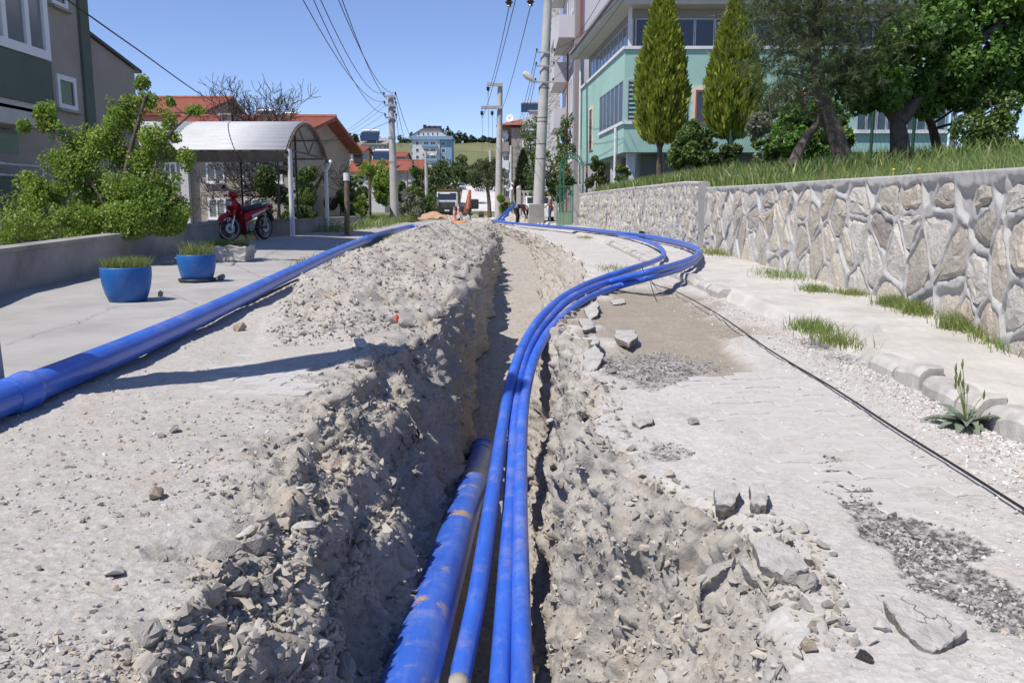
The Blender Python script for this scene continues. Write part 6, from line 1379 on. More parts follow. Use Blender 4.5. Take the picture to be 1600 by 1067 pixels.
# big rosette weed
MT['thistle'] = leaf_mat('blue green leaf', (.15, .19, .135), (.26, .31, .22), None, .25)
c = V(1.98, 3.62, gz(1.98, 3.62) + .01); root = thing('rosette_weed', 'broad leaved weed with tall seed stalks beside the kerb', 'weed', tuple(c)); m = MB()
vs = []
for k in range(22):
    a = k * 2.4; L_ = rnd.uniform(.11, .21); el = rnd.uniform(.25, .8); u_ = V(math.cos(a) * math.cos(el), math.sin(a) * math.cos(el), math.sin(el)); s_ = V(-math.sin(a), math.cos(a), 0)
    prev = None; ring = []
    for i in range(6):
        t = i / 5; wd = .022 * math.sin(math.pi * (t * .85 + .12)) * (1 + .2 * (i % 2)); p_ = c + u_ * L_ * t - UP * (.07 * t * t); ring.append((p_ - s_ * wd + UP * wd * .5, p_, p_ + s_ * wd + UP * wd * .5))
    for i in range(5): m._add([ring[i][0], ring[i][1], ring[i + 1][1], ring[i + 1][0], ring[i][2], ring[i + 1][2]], [(0, 1, 2, 3), (1, 4, 5, 2)])
o = m.build('leaves', MT['thistle'], root, 'all'); vcol(o.data, 'rnd', nr.random((len(o.data.vertices), 3)))
m = MB()
for k in range(9):
    a = rnd.uniform(0, 6.28); h_ = rnd.uniform(.14, .28); tp = c + V(math.cos(a) * .06, math.sin(a) * .06, h_); m.tube(cr([c, c.lerp(tp, .5) + V(0, 0, .02), tp], 3), .0016, 4); m.tube([tp - UP * .02, tp, tp + UP * .025], [.002, .006, .001], 5)
o = m.build('stalks', MT['grass'], root); vcol(o.data, 'rnd', nr.random((len(o.data.vertices), 3)))
# verge grass on the far left
pts = []
for _ in range(7000):
    y = rnd.uniform(27, 56); x = rnd.uniform(-9.5, -5.4) if y < 34 else rnd.uniform(-11, -5.2 - .04 * (y - 34)); pts.append((x, y, -.02 if y > 45 else .03))
verge = sheet('verge', lambda y: -14, lambda y: -5.3 - .03 * max(0, y - 34), list(np.linspace(33.6, 58, 20)), lambda x, y: .06, 12, MT['bank'], .03, .6)
tag(blades('verge_grass', np.array(pts), .42, .035, MT['grass2'], None, 81, .5), 'tall grass on the left verge beyond the yard', 'grass', kind='stuff')
pts = [(float(pipe_left_x(y)) - .3 + rnd.gauss(0, .12), y, .05) for y in [rnd.uniform(12.5, 27) for _ in range(900)]]
tag(blades('pipe_side_grass', np.array(pts, float), .13, .014, MT['grass'], None, 82, .6), 'sparse grass along the left side of the long blue pipe', 'grass', kind='stuff')
# ================================================================== POLES AND WIRES
MT['insul'] = mat('brown insulator', (.06, .03, .02), None, 1, .25, 10, 0, 0)
MT['insulg'] = mat('dark green insulator', (.01, .03, .03), None, 1, .2, 10, 0, 0)
MT['lamp'] = mat('lamp housing', (.62, .6, .55), (.5, .48, .44), 4, .4, 20, .05, .002)
def insul(root, p, s=.07, mt=None, down=False):
    m = MB(); sg = -1 if down else 1; pr = [(.15, 0), (.15, .6), (.9, .7), (.4, 1.2), (.8, 1.4), (.35, 1.9), (.5, 2.2), (.01, 2.3)]
    m.lathe([(r * s, sg * h * s) for r, h in pr], p, 8); m.build('insulator', mt or MT['insul'], root, True)
def wire(pts, label, r=.008):
    m = MB(); m.tube(pts, r, 5); tag(m.build('overhead_wire', MT['wire'], None, 'all', org=tuple(pts[0])), label, 'wire', 'overhead wires')
def crossarm(root, a, b, r=.06, mt=None):
    m = MB(); a, b = Vector(a), Vector(b); m.obox(a - V(0, r, r), b - a, V(0, 2 * r, 0), V(0, 0, 2 * r)); m.build('crossarm', mt or MT['polec'], root)
# post at the left edge whose shadow crosses the road
root = thing('street_post', 'grey post at the left edge of the picture behind the long pipe', 'post', (-2.68, 4.05, 0)); m = MB(); m.tube([(-2.67, 4.05, -.1), (-2.73, 4.05, 2.5), (-2.78, 4.05, 5.1)], [.19, .17, .145], 24); m.build('shaft', MT['polec'], root, True); m = MB(); m.ball((-2.78, 4.05, 5.12), (.15, .15, .06), 12, 6); m.build('cap', MT['polec'], root)
# left utility pole
D = 50; b0 = P(617, 346, D); tp = P(610.5, 149, D)
root = thing('utility_pole', 'concrete utility pole with stacked insulators left of the street', 'pole', tuple(b0)); m = MB(); m.tube([b0 - UP * .4, b0.lerp(tp, .5), tp], [.27, .21, .155], 14); m.build('shaft', MT['polec'], root, True)
arms = []
for yy, x0, x1 in ((151, 600, 618), (165, 601, 618.5), (184, 602, 619)):
    a, b = P(x0, yy, D - .25), P(x1, yy, D - .25); crossarm(root, a, b, .05, MT['steel'])
    for q in (a, b): insul(root, q + UP * .04, .09); arms.append(q + UP * .25)
for yy in (158, 172, 178, 192):
    insul(root, P(617, yy, D - .35), .09)
for yy in (214, 252): 
    m = MB(); c = tp.lerp(b0, (yy - 149) / 197); m.tube([c, c - UP * .12], .235, 14); m.build('band', MT['steel'], root)
for i, (q, x, y) in enumerate(((arms[2], 380, -180), (arms[4], 400, -210), (arms[0], 428, -170), (arms[1], 455, -190), (arms[3], 480, -160))):
    wire(sag(P(x, y, 13), q, 1.0), 'wire from the upper left frame edge to the left utility pole, %s from left' % 'first second third fourth fifth'.split()[i], .011)
for i, (q, x, y, d) in enumerate(((arms[1], 652, 219, 130), (arms[3], 640, 222, 130), (arms[5], 628, 224, 130))): wire(sag(q, P(x, y, d), 1.2), ('upper', 'middle', 'lower')[i] + ' wire running back from the left utility pole to the hill', .018)
for i, (q, x, y, d) in enumerate(((arms[2], 470, 240, 43), (arms[4], 480, 232, 43), (arms[0] - UP * .8, 500, 222, 43))): wire(sag(q, P(x, y, d), .3), ('lower', 'middle', 'upper')[i] + ' thin wire from the left utility pole to the canopy house gable', .008)
wire(cr([P(40, -48, 11), P(105, 0, 13), P(215, 78, 17), P(335, 161, 24), P(440, 214, 33), P(540, 217, 42), P(611, 189, D - .2)], 6), 'thick black service cable from the beige house to the left utility pole', .014)
# lamp pole beyond
D = 74; b0 = P(667.5, 339, D); tp = P(665, 236, D)
root = thing('lamp_pole', 'slim concrete lamp pole left of the truck', 'pole', tuple(b0)); m = MB(); m.tube([b0 - UP * .3, tp], [.19, .11], 12); m.build('shaft', MT['polec'], root, True)
m = MB(); m.tube([tp - UP * .1, P(672, 246, D)], .03, 6); m.build('arm', MT['steel'], root); m = MB(); m.ball(P(676, 242.5, D), (.33, .2, .11), 12, 6); m.build('lamp_head', MT['lamp'], root, True)
# small posts
for (x, yt, yb2, d, r, lb, mt, nm) in ((541.5, 282, 373, 25.3, .085, 'dark weathered post with pale top at the yard corner', MT['rust'], 'steel_post'), (577, 236, 331, 58, .11, 'slim brown wooden pole among the left shrubs', MT['bark'], 'wooden_pole'), (645, 250, 276, 95, .13, 'short dark pole behind the far red roof', MT['greybark'], 'wooden_pole'), (594, 250, 284, 98, .2, 'pale short mast on the far red roof left of the utility pole', MT['white'], 'roof_mast'), (766, 236, 262, 140, .3, 'far concrete pole above the round pine crown', MT['polec'], 'far_pole')):
    b0 = P(x + 1, yb2, d); tp = P(x, yt, d); root = thing(nm, lb, 'pole', tuple(b0)); m = MB(); m.tube([b0 - UP * .2, tp], [r, r * .85], 10); m.build('shaft', mt, root, True)
    if x == 541.5: m = MB(); m.tube([tp - UP * .02, P(541, 271, d)], r * 1.08, 10); m.build('cap', MT['white'], root)
# medium voltage pole
D = 58; b0 = P(778.5, 340, D); tp = P(781.5, 131, D)
root = thing('power_pole', 'slim concrete power pole with two offset crossarms and hanging insulators', 'pole', tuple(b0)); m = MB(); m.tube([b0 - UP * .3, tp], [.26, .17], 14); m.build('shaft', MT['polec'], root, True)
crossarm(root, P(761, 131.5, D - .3), P(785, 133.5, D - .3), .10); crossarm(root, P(751.5, 168.5, D - .3), P(785, 168, D - .3), .10)
hang = [(762.5, 132), (753, 170), (769, 170)]
for x, y in hang: insul(root, P(x, y + 2, D - .3), .17, MT['insulg'], True)
for i, (x, y) in enumerate(hang):
    wire([P(x, y + 12, D - .3), P(x + 1.5, 230 + 8 * i, D + 8)], ('left', 'right', 'middle')[i - 1] + ' dropper wire below the slim power pole', .012)
ins = [P(795.5, 16, 26), P(829, 15, 26), P(806, -2, 26)]
root2 = thing('string_insulator', 'dark string insulators hanging at the top edge left of the big pole', 'insulator', tuple(ins[0]))
for q in ins[:2]: insul(root2, q + UP * .45, .16, MT['insul'], True)
wire(sag(ins[0] + UP * .1, P(762, 148, D - .3), .25), 'left power line descending to the slim power pole', .013); wire(sag(ins[2], P(753, 186, D - .3), .3), 'middle power line descending to the slim power pole', .013); wire(sag(ins[1] + UP * .1, P(784, 172, D - .3), .25), 'right power line descending to the slim power pole', .013)
# big pole in its concrete block
D = 43; b0 = P(840, 345, D); tp = P(858, -40, D)
root = thing('utility_pole', 'big concrete utility pole with street lamp set in a concrete block', 'pole', tuple(b0)); m = MB(); m.tube([b0 - UP * .3, b0.lerp(tp, .5), tp], [.30, .25, .205], 18); m.build('shaft', MT['polec'], root, True)
def onp(y): return b0.lerp(tp, (345 - y) / 385.0)
for yy in (84, 105, 130):
    c = onp(yy) - V(0, .3, 0); crossarm(root, c - V(.46, 0, 0), c + V(.46, 0, 0), .035, MT['steel'])
    for s_ in (-.44, .44): insul(root, c + V(s_, 0, .03), .075)
for yy in (138, 184, 190, 225, 248): c = onp(yy); m = MB(); m.tube([c, c - UP * .035], .27, 16); m.build('band', MT['rust'], root)
m = MB(); c = onp(130) - V(0, .3, 0); m.tube([c - V(.1, 0, 0), P(834, 128, D - .3)], .035, 8); m.build('lamp_arm', MT['steel'], root)
m = MB(); l0, l1 = P(837, 129.5, D - .3), P(818, 113, D - .3); m.tube([l0, l0.lerp(l1, .25), l0.lerp(l1, .6), l0.lerp(l1, .9), l1], [.05, .13, .19, .15, .03], 14); m.build('lamp_head', MT['lamp'], root, True)
cb0, cb1 = P(826, 353, 41.6), P(851, 319, 41.6)
b = bmesh.new(); bmesh.ops.create_cube(b, size=1)
bx0, bx1 = cb0.x, cb1.x
for v_ in b.verts: v_.co = ((bx0 + bx1) / 2 + v_.co.x * (bx1 - bx0) * (1 - .06 * (v_.co.z > 0)), cb0.y + .5 + v_.co.y * .9, (v_.co.z + .5) * (cb1.z - cb0.z + .1) + cb0.z - .1)
me = bpy.data.meshes.new('footing_block'); b.to_mesh(me); b.free(); o = link('footing_block', me, MT['oldwall']); mo = o.modifiers.new('bevel', 'BEVEL'); mo.width = .03; mo.segments = 2
me.transform(Matrix.Translation(-b0)); o.location = b0; tag(o, 'tapered concrete footing block at the base of the big utility pole', 'footing')
for i, (yy, x, y, d) in enumerate(((84, 800, 215, 95), (105, 803, 222, 95), (130, 806, 228, 95))): wire(sag(onp(yy) - V(.44, .3, -.15), P(x, y, d), .8), ('top', 'middle', 'bottom')[i] + ' wire from the big pole to the taupe block', .016)
for i, (yy, x, y, d) in enumerate(((84, 985, -20, 26), (105, 960, -40, 26), (130, 1010, -50, 24))): wire(sag(onp(yy) + V(.44, -.3, .15), P(x, y, d), .3), ('top', 'middle', 'bottom')[i] + ' wire from the big pole across the lilac wall', .010)
# ================================================================== GATE, PILLAR, FENCES
MT['ggreen'] = mat('green gate paint', (.03, .16, .10), (.05, .2, .13), 6, .5, 30, .1, .002); MT['gpanel'] = mat('pale green panel', (.22, .31, .20), (.19, .27, .17), 4, .7, 30, .1, .002)
D = 37.5; p0 = P(897, 353, D - .7); p1 = P(909, 289, D - .7)
m = MB(); m.box((p0.x, p0.y, -.05), (p1.x, p0.y + .36, p1.z)); tag(m.build('gate_pillar', MT['concrete'], None, bevel=.015, org=(p0.x, p0.y, 0)), 'square concrete gate pillar at the end of the stone wall', 'pillar')
ga, gb = P(870, 352, D), P(894, 352, D); gy = ga.y; x0, x1 = ga.x, gb.x; zt_ = P(870, 292, D).z; zm = P(870, 331, D).z
root = thing('garden_gate', 'green metal garden gate with scrollwork and pale lower panel', 'gate', (x0, gy, .05))
m = MB()
for a, b in (((x0, gy, .08), (x0, gy, zt_)), ((x1, gy, .08), (x1, gy, zt_)), ((x0, gy, .1), (x1, gy, .1)), ((x0, gy, zm), (x1, gy, zm)), ((x0, gy, zt_), (x1, gy, zt_))): m.tube([a, b], .022, 6)
m.build('gate_frame', MT['ggreen'], root); m = MB(); m.box((x0 + .03, gy - .01, .13), (x1 - .03, gy + .01, zm - .03)); m.build('panel', MT['gpanel'], root)
for k in range(6): xk = x0 + (k + 1) * (x1 - x0) / 7; m = MB(); m.tube([(xk, gy, zm), (xk, gy, zt_)], .011, 5); m.build('bar', MT['ggreen'], root)
for k in range(5):
    c = V(x0 + (k + .6) * (x1 - x0) / 5.2, gy - .02, zm + (zt_ - zm) * (.45 if k % 2 else .75)); m = MB(); m.tube([c + V(.09 * t / 6 * math.cos(t), 0, .09 * t / 6 * math.sin(t)) for t in np.linspace(.5, 9, 18)], .009, 4); m.build('scroll', MT['ggreen'], root)
root = thing('gate_arch', 'green openwork metal arch above the garden gate', 'arch', (x0, gy, .05)); ax0, ax1 = P(875, 300, D).x, P(911, 300, D).x; za = P(875, 262, D).z; cxm = (ax0 + ax1) / 2; rw = (ax1 - ax0) / 2
for dy in (0, .5):
    for rr_ in (rw, rw - .16):
        m = MB(); m.tube([(cxm - rr_, gy + dy, .1), (cxm - rr_, gy + dy, za)] + [(cxm - rr_ * math.cos(a), gy + dy, za + rr_ * 1.15 * math.sin(a)) for a in np.linspace(.1, 3.04, 14)] + [(cxm + rr_, gy + dy, za), (cxm + rr_, gy + dy, .1)], .016, 5); m.build('arch_bar', MT['ggreen'], root)
for k in range(13):
    a = k * math.pi / 12; m = MB(); m.tube([(cxm - rw * math.cos(a), gy, za + rw * 1.15 * math.sin(a)), (cxm - (rw - .16) * math.cos(a + .15), gy + .25, za + (rw - .16) * 1.15 * math.sin(a + .15)), (cxm - rw * math.cos(a), gy + .5, za + rw * 1.15 * math.sin(a))], .011, 5); m.build('arch_rung', MT['ggreen'], root)
D = 54; MT['castc'] = mat('cast concrete fence', (.52, .48, .44), (.45, .42, .38), 3, .9, 30, .3, .004)
f0, f1 = P(812, 325, D), P(868, 325, D); zt_ = P(812, 298, D).z; yy = f0.y; root = thing('concrete_fence', 'cast concrete fence panel with arched openings behind the workers', 'fence', (f0.x, yy, 0))
m = MB(); zb1 = P(812, 306, D).z; m.box((f0.x, yy, -.1), (f1.x, yy + .12, zb1)); m.box((f0.x, yy, zt_ - .14), (f1.x, yy + .12, zt_)); n_ = 9
for k in range(n_ + 1): xk = f0.x + k * (f1.x - f0.x) / n_; m.prism([V(xk - .07, yy, zb1 - .01), V(xk + .07, yy, zb1 - .01), V(xk + .04, yy, (zb1 + zt_) / 2 - .05), V(xk + .13, yy, zt_ - .13), V(xk - .13, yy, zt_ - .13), V(xk - .04, yy, (zb1 + zt_) / 2 - .05)], V(0, .12, 0))
m.build('panel', MT['castc'], root); m = MB(); pa_ = P(807, 325, D); m.box((pa_.x, yy - .1, -.1), (P(814, 300, D).x, yy + .2, zt_ + .05)); m.build('post', MT['castc'], root, bevel=.02); m = MB(); m.ball(((pa_.x + P(814, 300, D).x) / 2, yy + .05, zt_ + .14), .16, 12, 8); m.build('ball_cap', MT['castc'], root, True)
# chain link fence on the bank
MT['fgreen'] = mat('green fence post', (.02, .07, .045), None, 1, .5, 20, 0, 0)
root = thing('wire_fence', 'green wire mesh fence behind the trees on the grass bank', 'fence', (5, 26, 2)); fp = [P(993, 285, 31), P(1312, 250, 17.5), P(1360, 246, 16.6), P(1425, 243, 16.2), P(1520, 232, 15.6)]
fpos = [fp[0].lerp(fp[1], t) for t in (0, .2, .4, .6, .8)] + fp[1:]
for q in fpos: zb2 = bankz(q.x, q.y); m = MB(); m.tube([(q.x, q.y, zb2 - .1), (q.x, q.y, zb2 + 1.25)], .03, 6); m.build('fence_post', MT['fgreen'], root)
m = MB()
for a, b in zip(fpos[:-1], fpos[1:]):
    za, zb2 = bankz(a.x, a.y), bankz(b.x, b.y); L = (b - a).length; n_ = int(L / .13)
    for k in range(n_):
        for sgn in (1, -1):
            t0, t1 = k / n_, min(1, max(0, k / n_ + sgn * 1.15 / L)); p_, q_ = a.lerp(b, t0), a.lerp(b, t1); p_.z = za + (zb2 - za) * t0; q_.z = za + (zb2 - za) * t1 + 1.15; m.tube([p_, q_], .0025, 3, cap=False)
tag(m.build('mesh', MT['fgreen'], root), kind='stuff')
root = thing('pale_post', 'pale steel post at the right end of the mesh fence', 'post', tuple(P(1487, 240, 16))); q = P(1487, 240, 16); m = MB(); m.tube([q - UP * .2, P(1493, 150, 16)], .055, 8); m.build('shaft', MT['steel'], root, True)
# ================================================================== MOTORCYCLE
MT['red'] = mat('red plastic fairing', (.42, .012, .018), (.38, .01, .015), 3, .28, 30, .03, .002); MT['seat'] = mat('black seat vinyl', (.025, .027, .03), (.035, .037, .04), 12, .5, 90, .2, .002); MT['engine'] = mat('engine aluminium', (.30, .29, .28), (.2, .19, .18), 15, .5, 60, .3, .004, metal=.5)
MT['redlens'] = glass_mat('red lens', (.35, .01, .01)); MT['lens'] = glass_mat('headlight lens', (.5, .5, .5)); MT['decal'] = mat('pale decal', (.7, .62, .55), None, 1, .4, 10, 0, 0)
fw_, rw_ = G(362, 380, .13), G(409, 378.5, .13)
gpos = P(362, 361, 19.9); rpos = P(409, 359, 20.9)
ux_ = V(gpos.x - rpos.x, gpos.y - rpos.y, 0); WB = 1.2; ux_.normalize(); mid_ = (gpos + rpos) / 2; zg = .135
root = thing('motorcycle', 'red underbone motorcycle parked beside the canopy post', 'motorcycle', (mid_.x, mid_.y, zg))
BM = Matrix.Translation((mid_.x, mid_.y, zg)) @ Matrix(((ux_.x, -ux_.y, 0, 0), (ux_.y, ux_.x, 0, 0), (0, 0, 1, 0), (0, 0, 0, 1))) @ Matrix.Scale(1.06, 4)
def bmb(): m = MB(); m.M = BM; return m
def wheel(name, cx, r, steer=0):
    S_ = BM @ Matrix.Translation((cx, 0, r)) @ Matrix.Rotation(steer, 4, 'Z'); w = bpy.data.objects.new(name, None)
    m = MB(); m.M = S_; pr = []
    for k in range(11): a = math.pi * k / 10 - math.pi / 2; pr.append((r - .048 + .048 * math.cos(a), .045 * math.sin(a)))
    m.lathe(pr + [pr[0]], (0, 0, 0), 32, 'y'); ty = m.build(name, MT['rubber'], root, 'all')
    m = MB(); m.M = S_; m.lathe([(r - .05, -.03), (r - .068, -.03), (r - .072, 0), (r - .068, .03), (r - .05, .03), (r - .05, -.03)], (0, 0, 0), 32, 'y'); m.build('rim', MT['steel'], ty, True)
    m = MB(); m.M = S_; m.tube([(0, -.06, 0), (0, .06, 0)], .05, 12); m.build('hub', MT['engine'], ty, True)
    for k in range(5):
        a = k * 2 * math.pi / 5; m = MB(); m.M = S_; m.tube([(0, 0, 0), (math.cos(a) * (r - .065), 0, math.sin(a) * (r - .065))], [.022, .014], 6); m.build('spoke', MT['dark'], ty)
    m = MB(); m.M = S_; m.tube([(0, .05, 0), (0, .056, 0)], .11, 20); m.build('brake_disc', MT['steel'], ty); return ty
wheel('front_wheel', .6, .285, R(-22)); wheel('rear_wheel', -.6, .285)
for s_ in (-.075, .075): m = bmb(); m.tube([(.6, s_, .285), (.52, s_, .52), (.44, s_ * .8, .74)], [.024, .027, .024], 10); m.build('fork_leg', MT['chrome'], root, True)
def shell(secs, name, mt, n=12, parent=root):
    """secs: x, z centre, half width, half height"""
    m = bmb(); vs = []; fs = []
    for (x, z, w, h) in secs:
        for k in range(n): a = 2 * math.pi * k / n; c_, s_ = math.cos(a), math.sin(a); vs.append((x, w * abs(c_) ** .7 * (1 if c_ > 0 else -1), z + h * abs(s_) ** .7 * (1 if s_ > 0 else -1)))
    for i in range(len(secs) - 1):
        for k in range(n): fs.append((i * n + k, i * n + (k + 1) % n, (i + 1) * n + (k + 1) % n, (i + 1) * n + k))
    fs += [tuple(range(n))[::-1], tuple((len(secs) - 1) * n + k for k in range(n))]; m._add(vs, fs); return m.build(name, mt, parent, 'all')
m = bmb(); arcs = [(.6 + .335 * math.cos(a), .285 + .335 * math.sin(a)) for a in np.linspace(.25, 2.2, 12)]; vs = []; fs = []
for i, (x, z) in enumerate(arcs):
    w = .055 + .02 * math.sin(i / 11 * math.pi)
    for y_, dz in ((-w, -.05), (-w, 0), (0, .02), (w, 0), (w, -.05)): vs.append((x, y_, z + dz))
for i in range(11):
    for k in range(4): fs.append((i * 5 + k, i * 5 + k + 1, (i + 1) * 5 + k + 1, (i + 1) * 5 + k))
m._add(vs, fs); o = m.build('front_fender', MT['red'], root, 'all'); o.modifiers.new('t', 'SOLIDIFY').thickness = .008
m = bmb()
for s_ in (-.085, .085): m.obox((.50, s_ - .012, .48), (.07, 0, 0), (0, .024, 0), (-.03, 0, .18))
m.build('fork_cover', MT['red'], root)
shell([(.56, .80, .07, .06), (.52, .80, .13, .12), (.44, .78, .14, .16), (.36, .72, .10, .16)], 'front_cowl', MT['red'])
shell([(.60, .82, .05, .04), (.575, .82, .075, .055), (.55, .82, .08, .06)], 'headlight', MT['lens'])
m = bmb()
for s_ in (-1, 1):
    poly = [(.46, s_ * .13, .86), (.40, s_ * .17, .80), (.33, s_ * .19, .55), (.26, s_ * .17, .30), (.20, s_ * .14, .20), (.16, s_ * .13, .22), (.24, s_ * .12, .50), (.32, s_ * .10, .80)]
    m.prism([Vector(p) for p in poly], (0, s_ * .02, 0))
m.prism([V(.44, -.13, .84), V(.44, .13, .84), V(.22, .12, .25), V(.22, -.12, .25)], V(-.03, 0, 0)); m.build('leg_shield', MT['red'], root)
shell([(.50, 1.00, .03, .03), (.46, 1.02, .10, .07), (.38, 1.0, .11, .075), (.32, .98, .05, .05)], 'handlebar_cowl', MT['red'])
m = bmb(); m.tube(cr([(.30, -.34, 1.0), (.36, -.2, .99), (.38, 0, .98), (.36, .2, .99), (.30, .34, 1.0)], 5), .014, 8); m.build('handlebar', MT['dark'], root, True)
for s_ in (-1, 1):
    m = bmb(); m.tube([(.31, s_ * .26, 1.0), (.29, s_ * .35, 1.0)], .02, 8); m.build('grip', MT['rubber'], root)
    m = bmb(); m.tube(cr([(.37, s_ * .2, 1.0), (.36, s_ * .25, 1.12), (.34, s_ * .29, 1.17)], 4), .007, 6); m.ball((.34, s_ * .30, 1.19), (.012, .06, .04), 10, 6); m.build('mirror', MT['dark'], root)
shell([(.14, .66, .05, .03), (.05, .70, .10, .05), (-.15, .735, .125, .055), (-.40, .76, .125, .055), (-.60, .79, .10, .045), (-.68, .80, .05, .025)], 'seat', MT['seat'])
shell([(.28, .42, .07, .08), (.12, .50, .10, .12), (-.10, .58, .12, .12), (-.35, .64, .12, .10), (-.60, .70, .10, .07), (-.74, .74, .05, .04)], 'side_panel', MT['red'])
for s_ in (-1, 1): m = bmb(); m.prism([V(-.05, s_ * .125, .50), V(-.5, s_ * .122, .66), V(-.52, s_ * .122, .70), V(-.02, s_ * .125, .56)], V(0, s_ * .006, 0)); m.build('decal', MT['decal'], root)
m = bmb(); m.box((-.12, -.12, .22), (.16, .12, .42)); m.tube([(.16, 0, .32), (.36, 0, .33)], .065, 12); m.tube([(.0, -.14, .30), (.0, .14, .30)], .10, 14); m.build('engine', MT['engine'], root, bevel=.02)
m = bmb(); m.tube(cr([(.30, -.10, .28), (.15, -.13, .18), (-.25, -.15, .20), (-.75, -.16, .38)], 5), [.018] * 6 + [.03, .045, .05, .05, .05, .05, .05, .05, .045, .04], 10); m.build('exhaust', MT['dark'], root, True)
for s_ in (-.1, .1): m = bmb(); m.tube([(-.6, s_, .285), (-.48, s_, .66)], .024, 8); m.build('shock', MT['chrome'], root); m = bmb(); m.tube([(-.6, s_ * .9, .285), (0, s_ * .9, .3)], .02, 6); m.build('swing_arm', MT['dark'], root)
m = bmb(); m.tube(cr([(-.38, -.13, .80), (-.62, -.13, .86), (-.86, -.09, .88), (-.86, .09, .88), (-.62, .13, .86), (-.38, .13, .80)], 5), .014, 7); m.tube([(-.7, -.12, .87), (-.7, .12, .87)], .012, 6); m.tube([(-.78, -.12, .86), (-.55, -.12, .50)], .011, 6); m.build('rear_rack', MT['chrome'], root, True)
m = bmb(); m.prism([V(-.70, -.06, .72), V(-.86, -.05, .55), V(-.92, -.05, .42), V(-.89, -.05, .42), V(-.80, -.05, .58), V(-.66, -.06, .68)], V(0, .11, 0)); m.build('rear_fender', MT['dark'], root); m = bmb(); m.ball((-.82, 0, .76), (.04, .07, .045), 10, 6); m.build('tail_light', MT['redlens'], root, True)
m = bmb(); m.tube([(-.05, .12, .2), (-.12, .2, .0)], .014, 6); m.tube([(-.05, -.1, .2), (-.14, -.14, 0)], .014, 6); m.build('stand', MT['dark'], root)
# ================================================================== TRUCK, EXCAVATOR, CARS, CONES
MT['cabw'] = mat('white cab paint', (.70, .71, .73), None, 1, .3, 10, 0, 0); MT['tipper'] = mat('ochre tipper body', (.22, .14, .05), (.17, .11, .045), 1, .7, 10, .1, .01); MT['excav'] = mat('orange machine paint', (.36, .10, .035), (.28, .08, .03), 2, .6, 20, .1, .004)
D = 106; tx = P(698.5, 330, D); zg = -.3; cx_ = tx.x; y0 = tx.y; W2 = 1.25
root = thing('dump_truck', 'white dump truck with ochre tipper body facing down the street', 'truck', (cx_, y0, zg))
m = MB(); m.prism([V(cx_ - W2, y0 + .15, zg + 1.0), V(cx_ - W2, y0, zg + 1.3), V(cx_ - W2, y0 + .05, zg + 1.95), V(cx_ - W2, y0 + .30, zg + 2.95), V(cx_ - W2, y0 + 2.2, zg + 2.95), V(cx_ - W2, y0 + 2.2, zg + 1.0)], V(2 * W2, 0, 0)); m.build('cab', MT['cabw'], root, bevel=.06)
m = MB(); m.obox((cx_ - W2 * .9, y0 + .045, zg + 2.02), (W2 * 1.8, 0, 0), (0, .205, .82), (0, -.03, .008)); m.build('windscreen', MT['glass'], root)
m = MB(); m.obox((cx_ - W2 * .7, y0 + .19, zg + 2.72), (W2 * 1.0, 0, 0), (0, .02, .12), (0, -.04, 0)); m.build('windscreen_card', MT['white'], root)
m = MB(); m.box((cx_ - W2 * .8, y0 - .06, zg + 1.22), (cx_ + W2 * .8, y0 + .02, zg + 1.75)); gr = m.build('grille', MT['dark'], root)
for k in range(3): m = MB(); m.box((cx_ - W2 * .75, y0 - .09, zg + 1.3 + k * .15), (cx_ + W2 * .75, y0 - .065, zg + 1.35 + k * .15)); m.build('grille_bar', MT['engine'], gr)
m = MB(); m.lathe([(.17, -.02), (.17, .02), (.14, .02), (.14, -.02), (.17, -.02)], (cx_, y0 - .12, zg + 1.5), 20, 'y')
for a in (90, 210, 330): m.tube([(cx_, y0 - .12, zg + 1.5), (cx_ + .15 * math.cos(R(a)), y0 - .12, zg + 1.5 + .15 * math.sin(R(a)))], .02, 5)
m.build('badge', MT['chrome'], gr)
for s_ in (-1, 1):
    m = MB(); m.prism([V(cx_ + s_ * W2 * .98, y0 - .05, zg + 1.2), V(cx_ + s_ * W2 * .7, y0 - .05, zg + 1.2), V(cx_ + s_ * W2 * .82, y0 - .05, zg + 1.55), V(cx_ + s_ * W2 * .98, y0 - .05, zg + 1.6)], V(0, .06, 0)); m.build('headlight', MT['lens'], root)
    m = MB(); m.box((cx_ + s_ * (W2 + .28) - .12, y0 + .2, zg + 1.9), (cx_ + s_ * (W2 + .28) + .12, y0 + .3, zg + 2.6)); m.tube([(cx_ + s_ * W2 * .98, y0 + .3, zg + 2.7), (cx_ + s_ * (W2 + .28), y0 + .26, zg + 2.5)], .03, 5); m.build('mirror', MT['dark'], root)
    for yy in (1.2, 4.8, 6.1): m = MB(); m.M = Matrix.Translation((cx_ + s_ * (W2 - .2), y0 + yy, zg + .5)); m.lathe([(.01, -.16), (.3, -.16), (.5, -.14), (.5, .14), (.3, .16), (.01, .16)], (0, 0, 0), 20, 'x'); m.build('wheel', MT['rubber'], root, True)
m = MB(); m.box((cx_ - W2, y0 - .12, zg + .45), (cx_ + W2, y0 + .3, zg + 1.15)); m.build('bumper', MT['dark'], root, bevel=.05); m = MB(); m.box((cx_ - .3, y0 - .15, zg + .6), (cx_ + .3, y0 - .121, zg + .78)); m.build('number_plate', MT['white'], root)
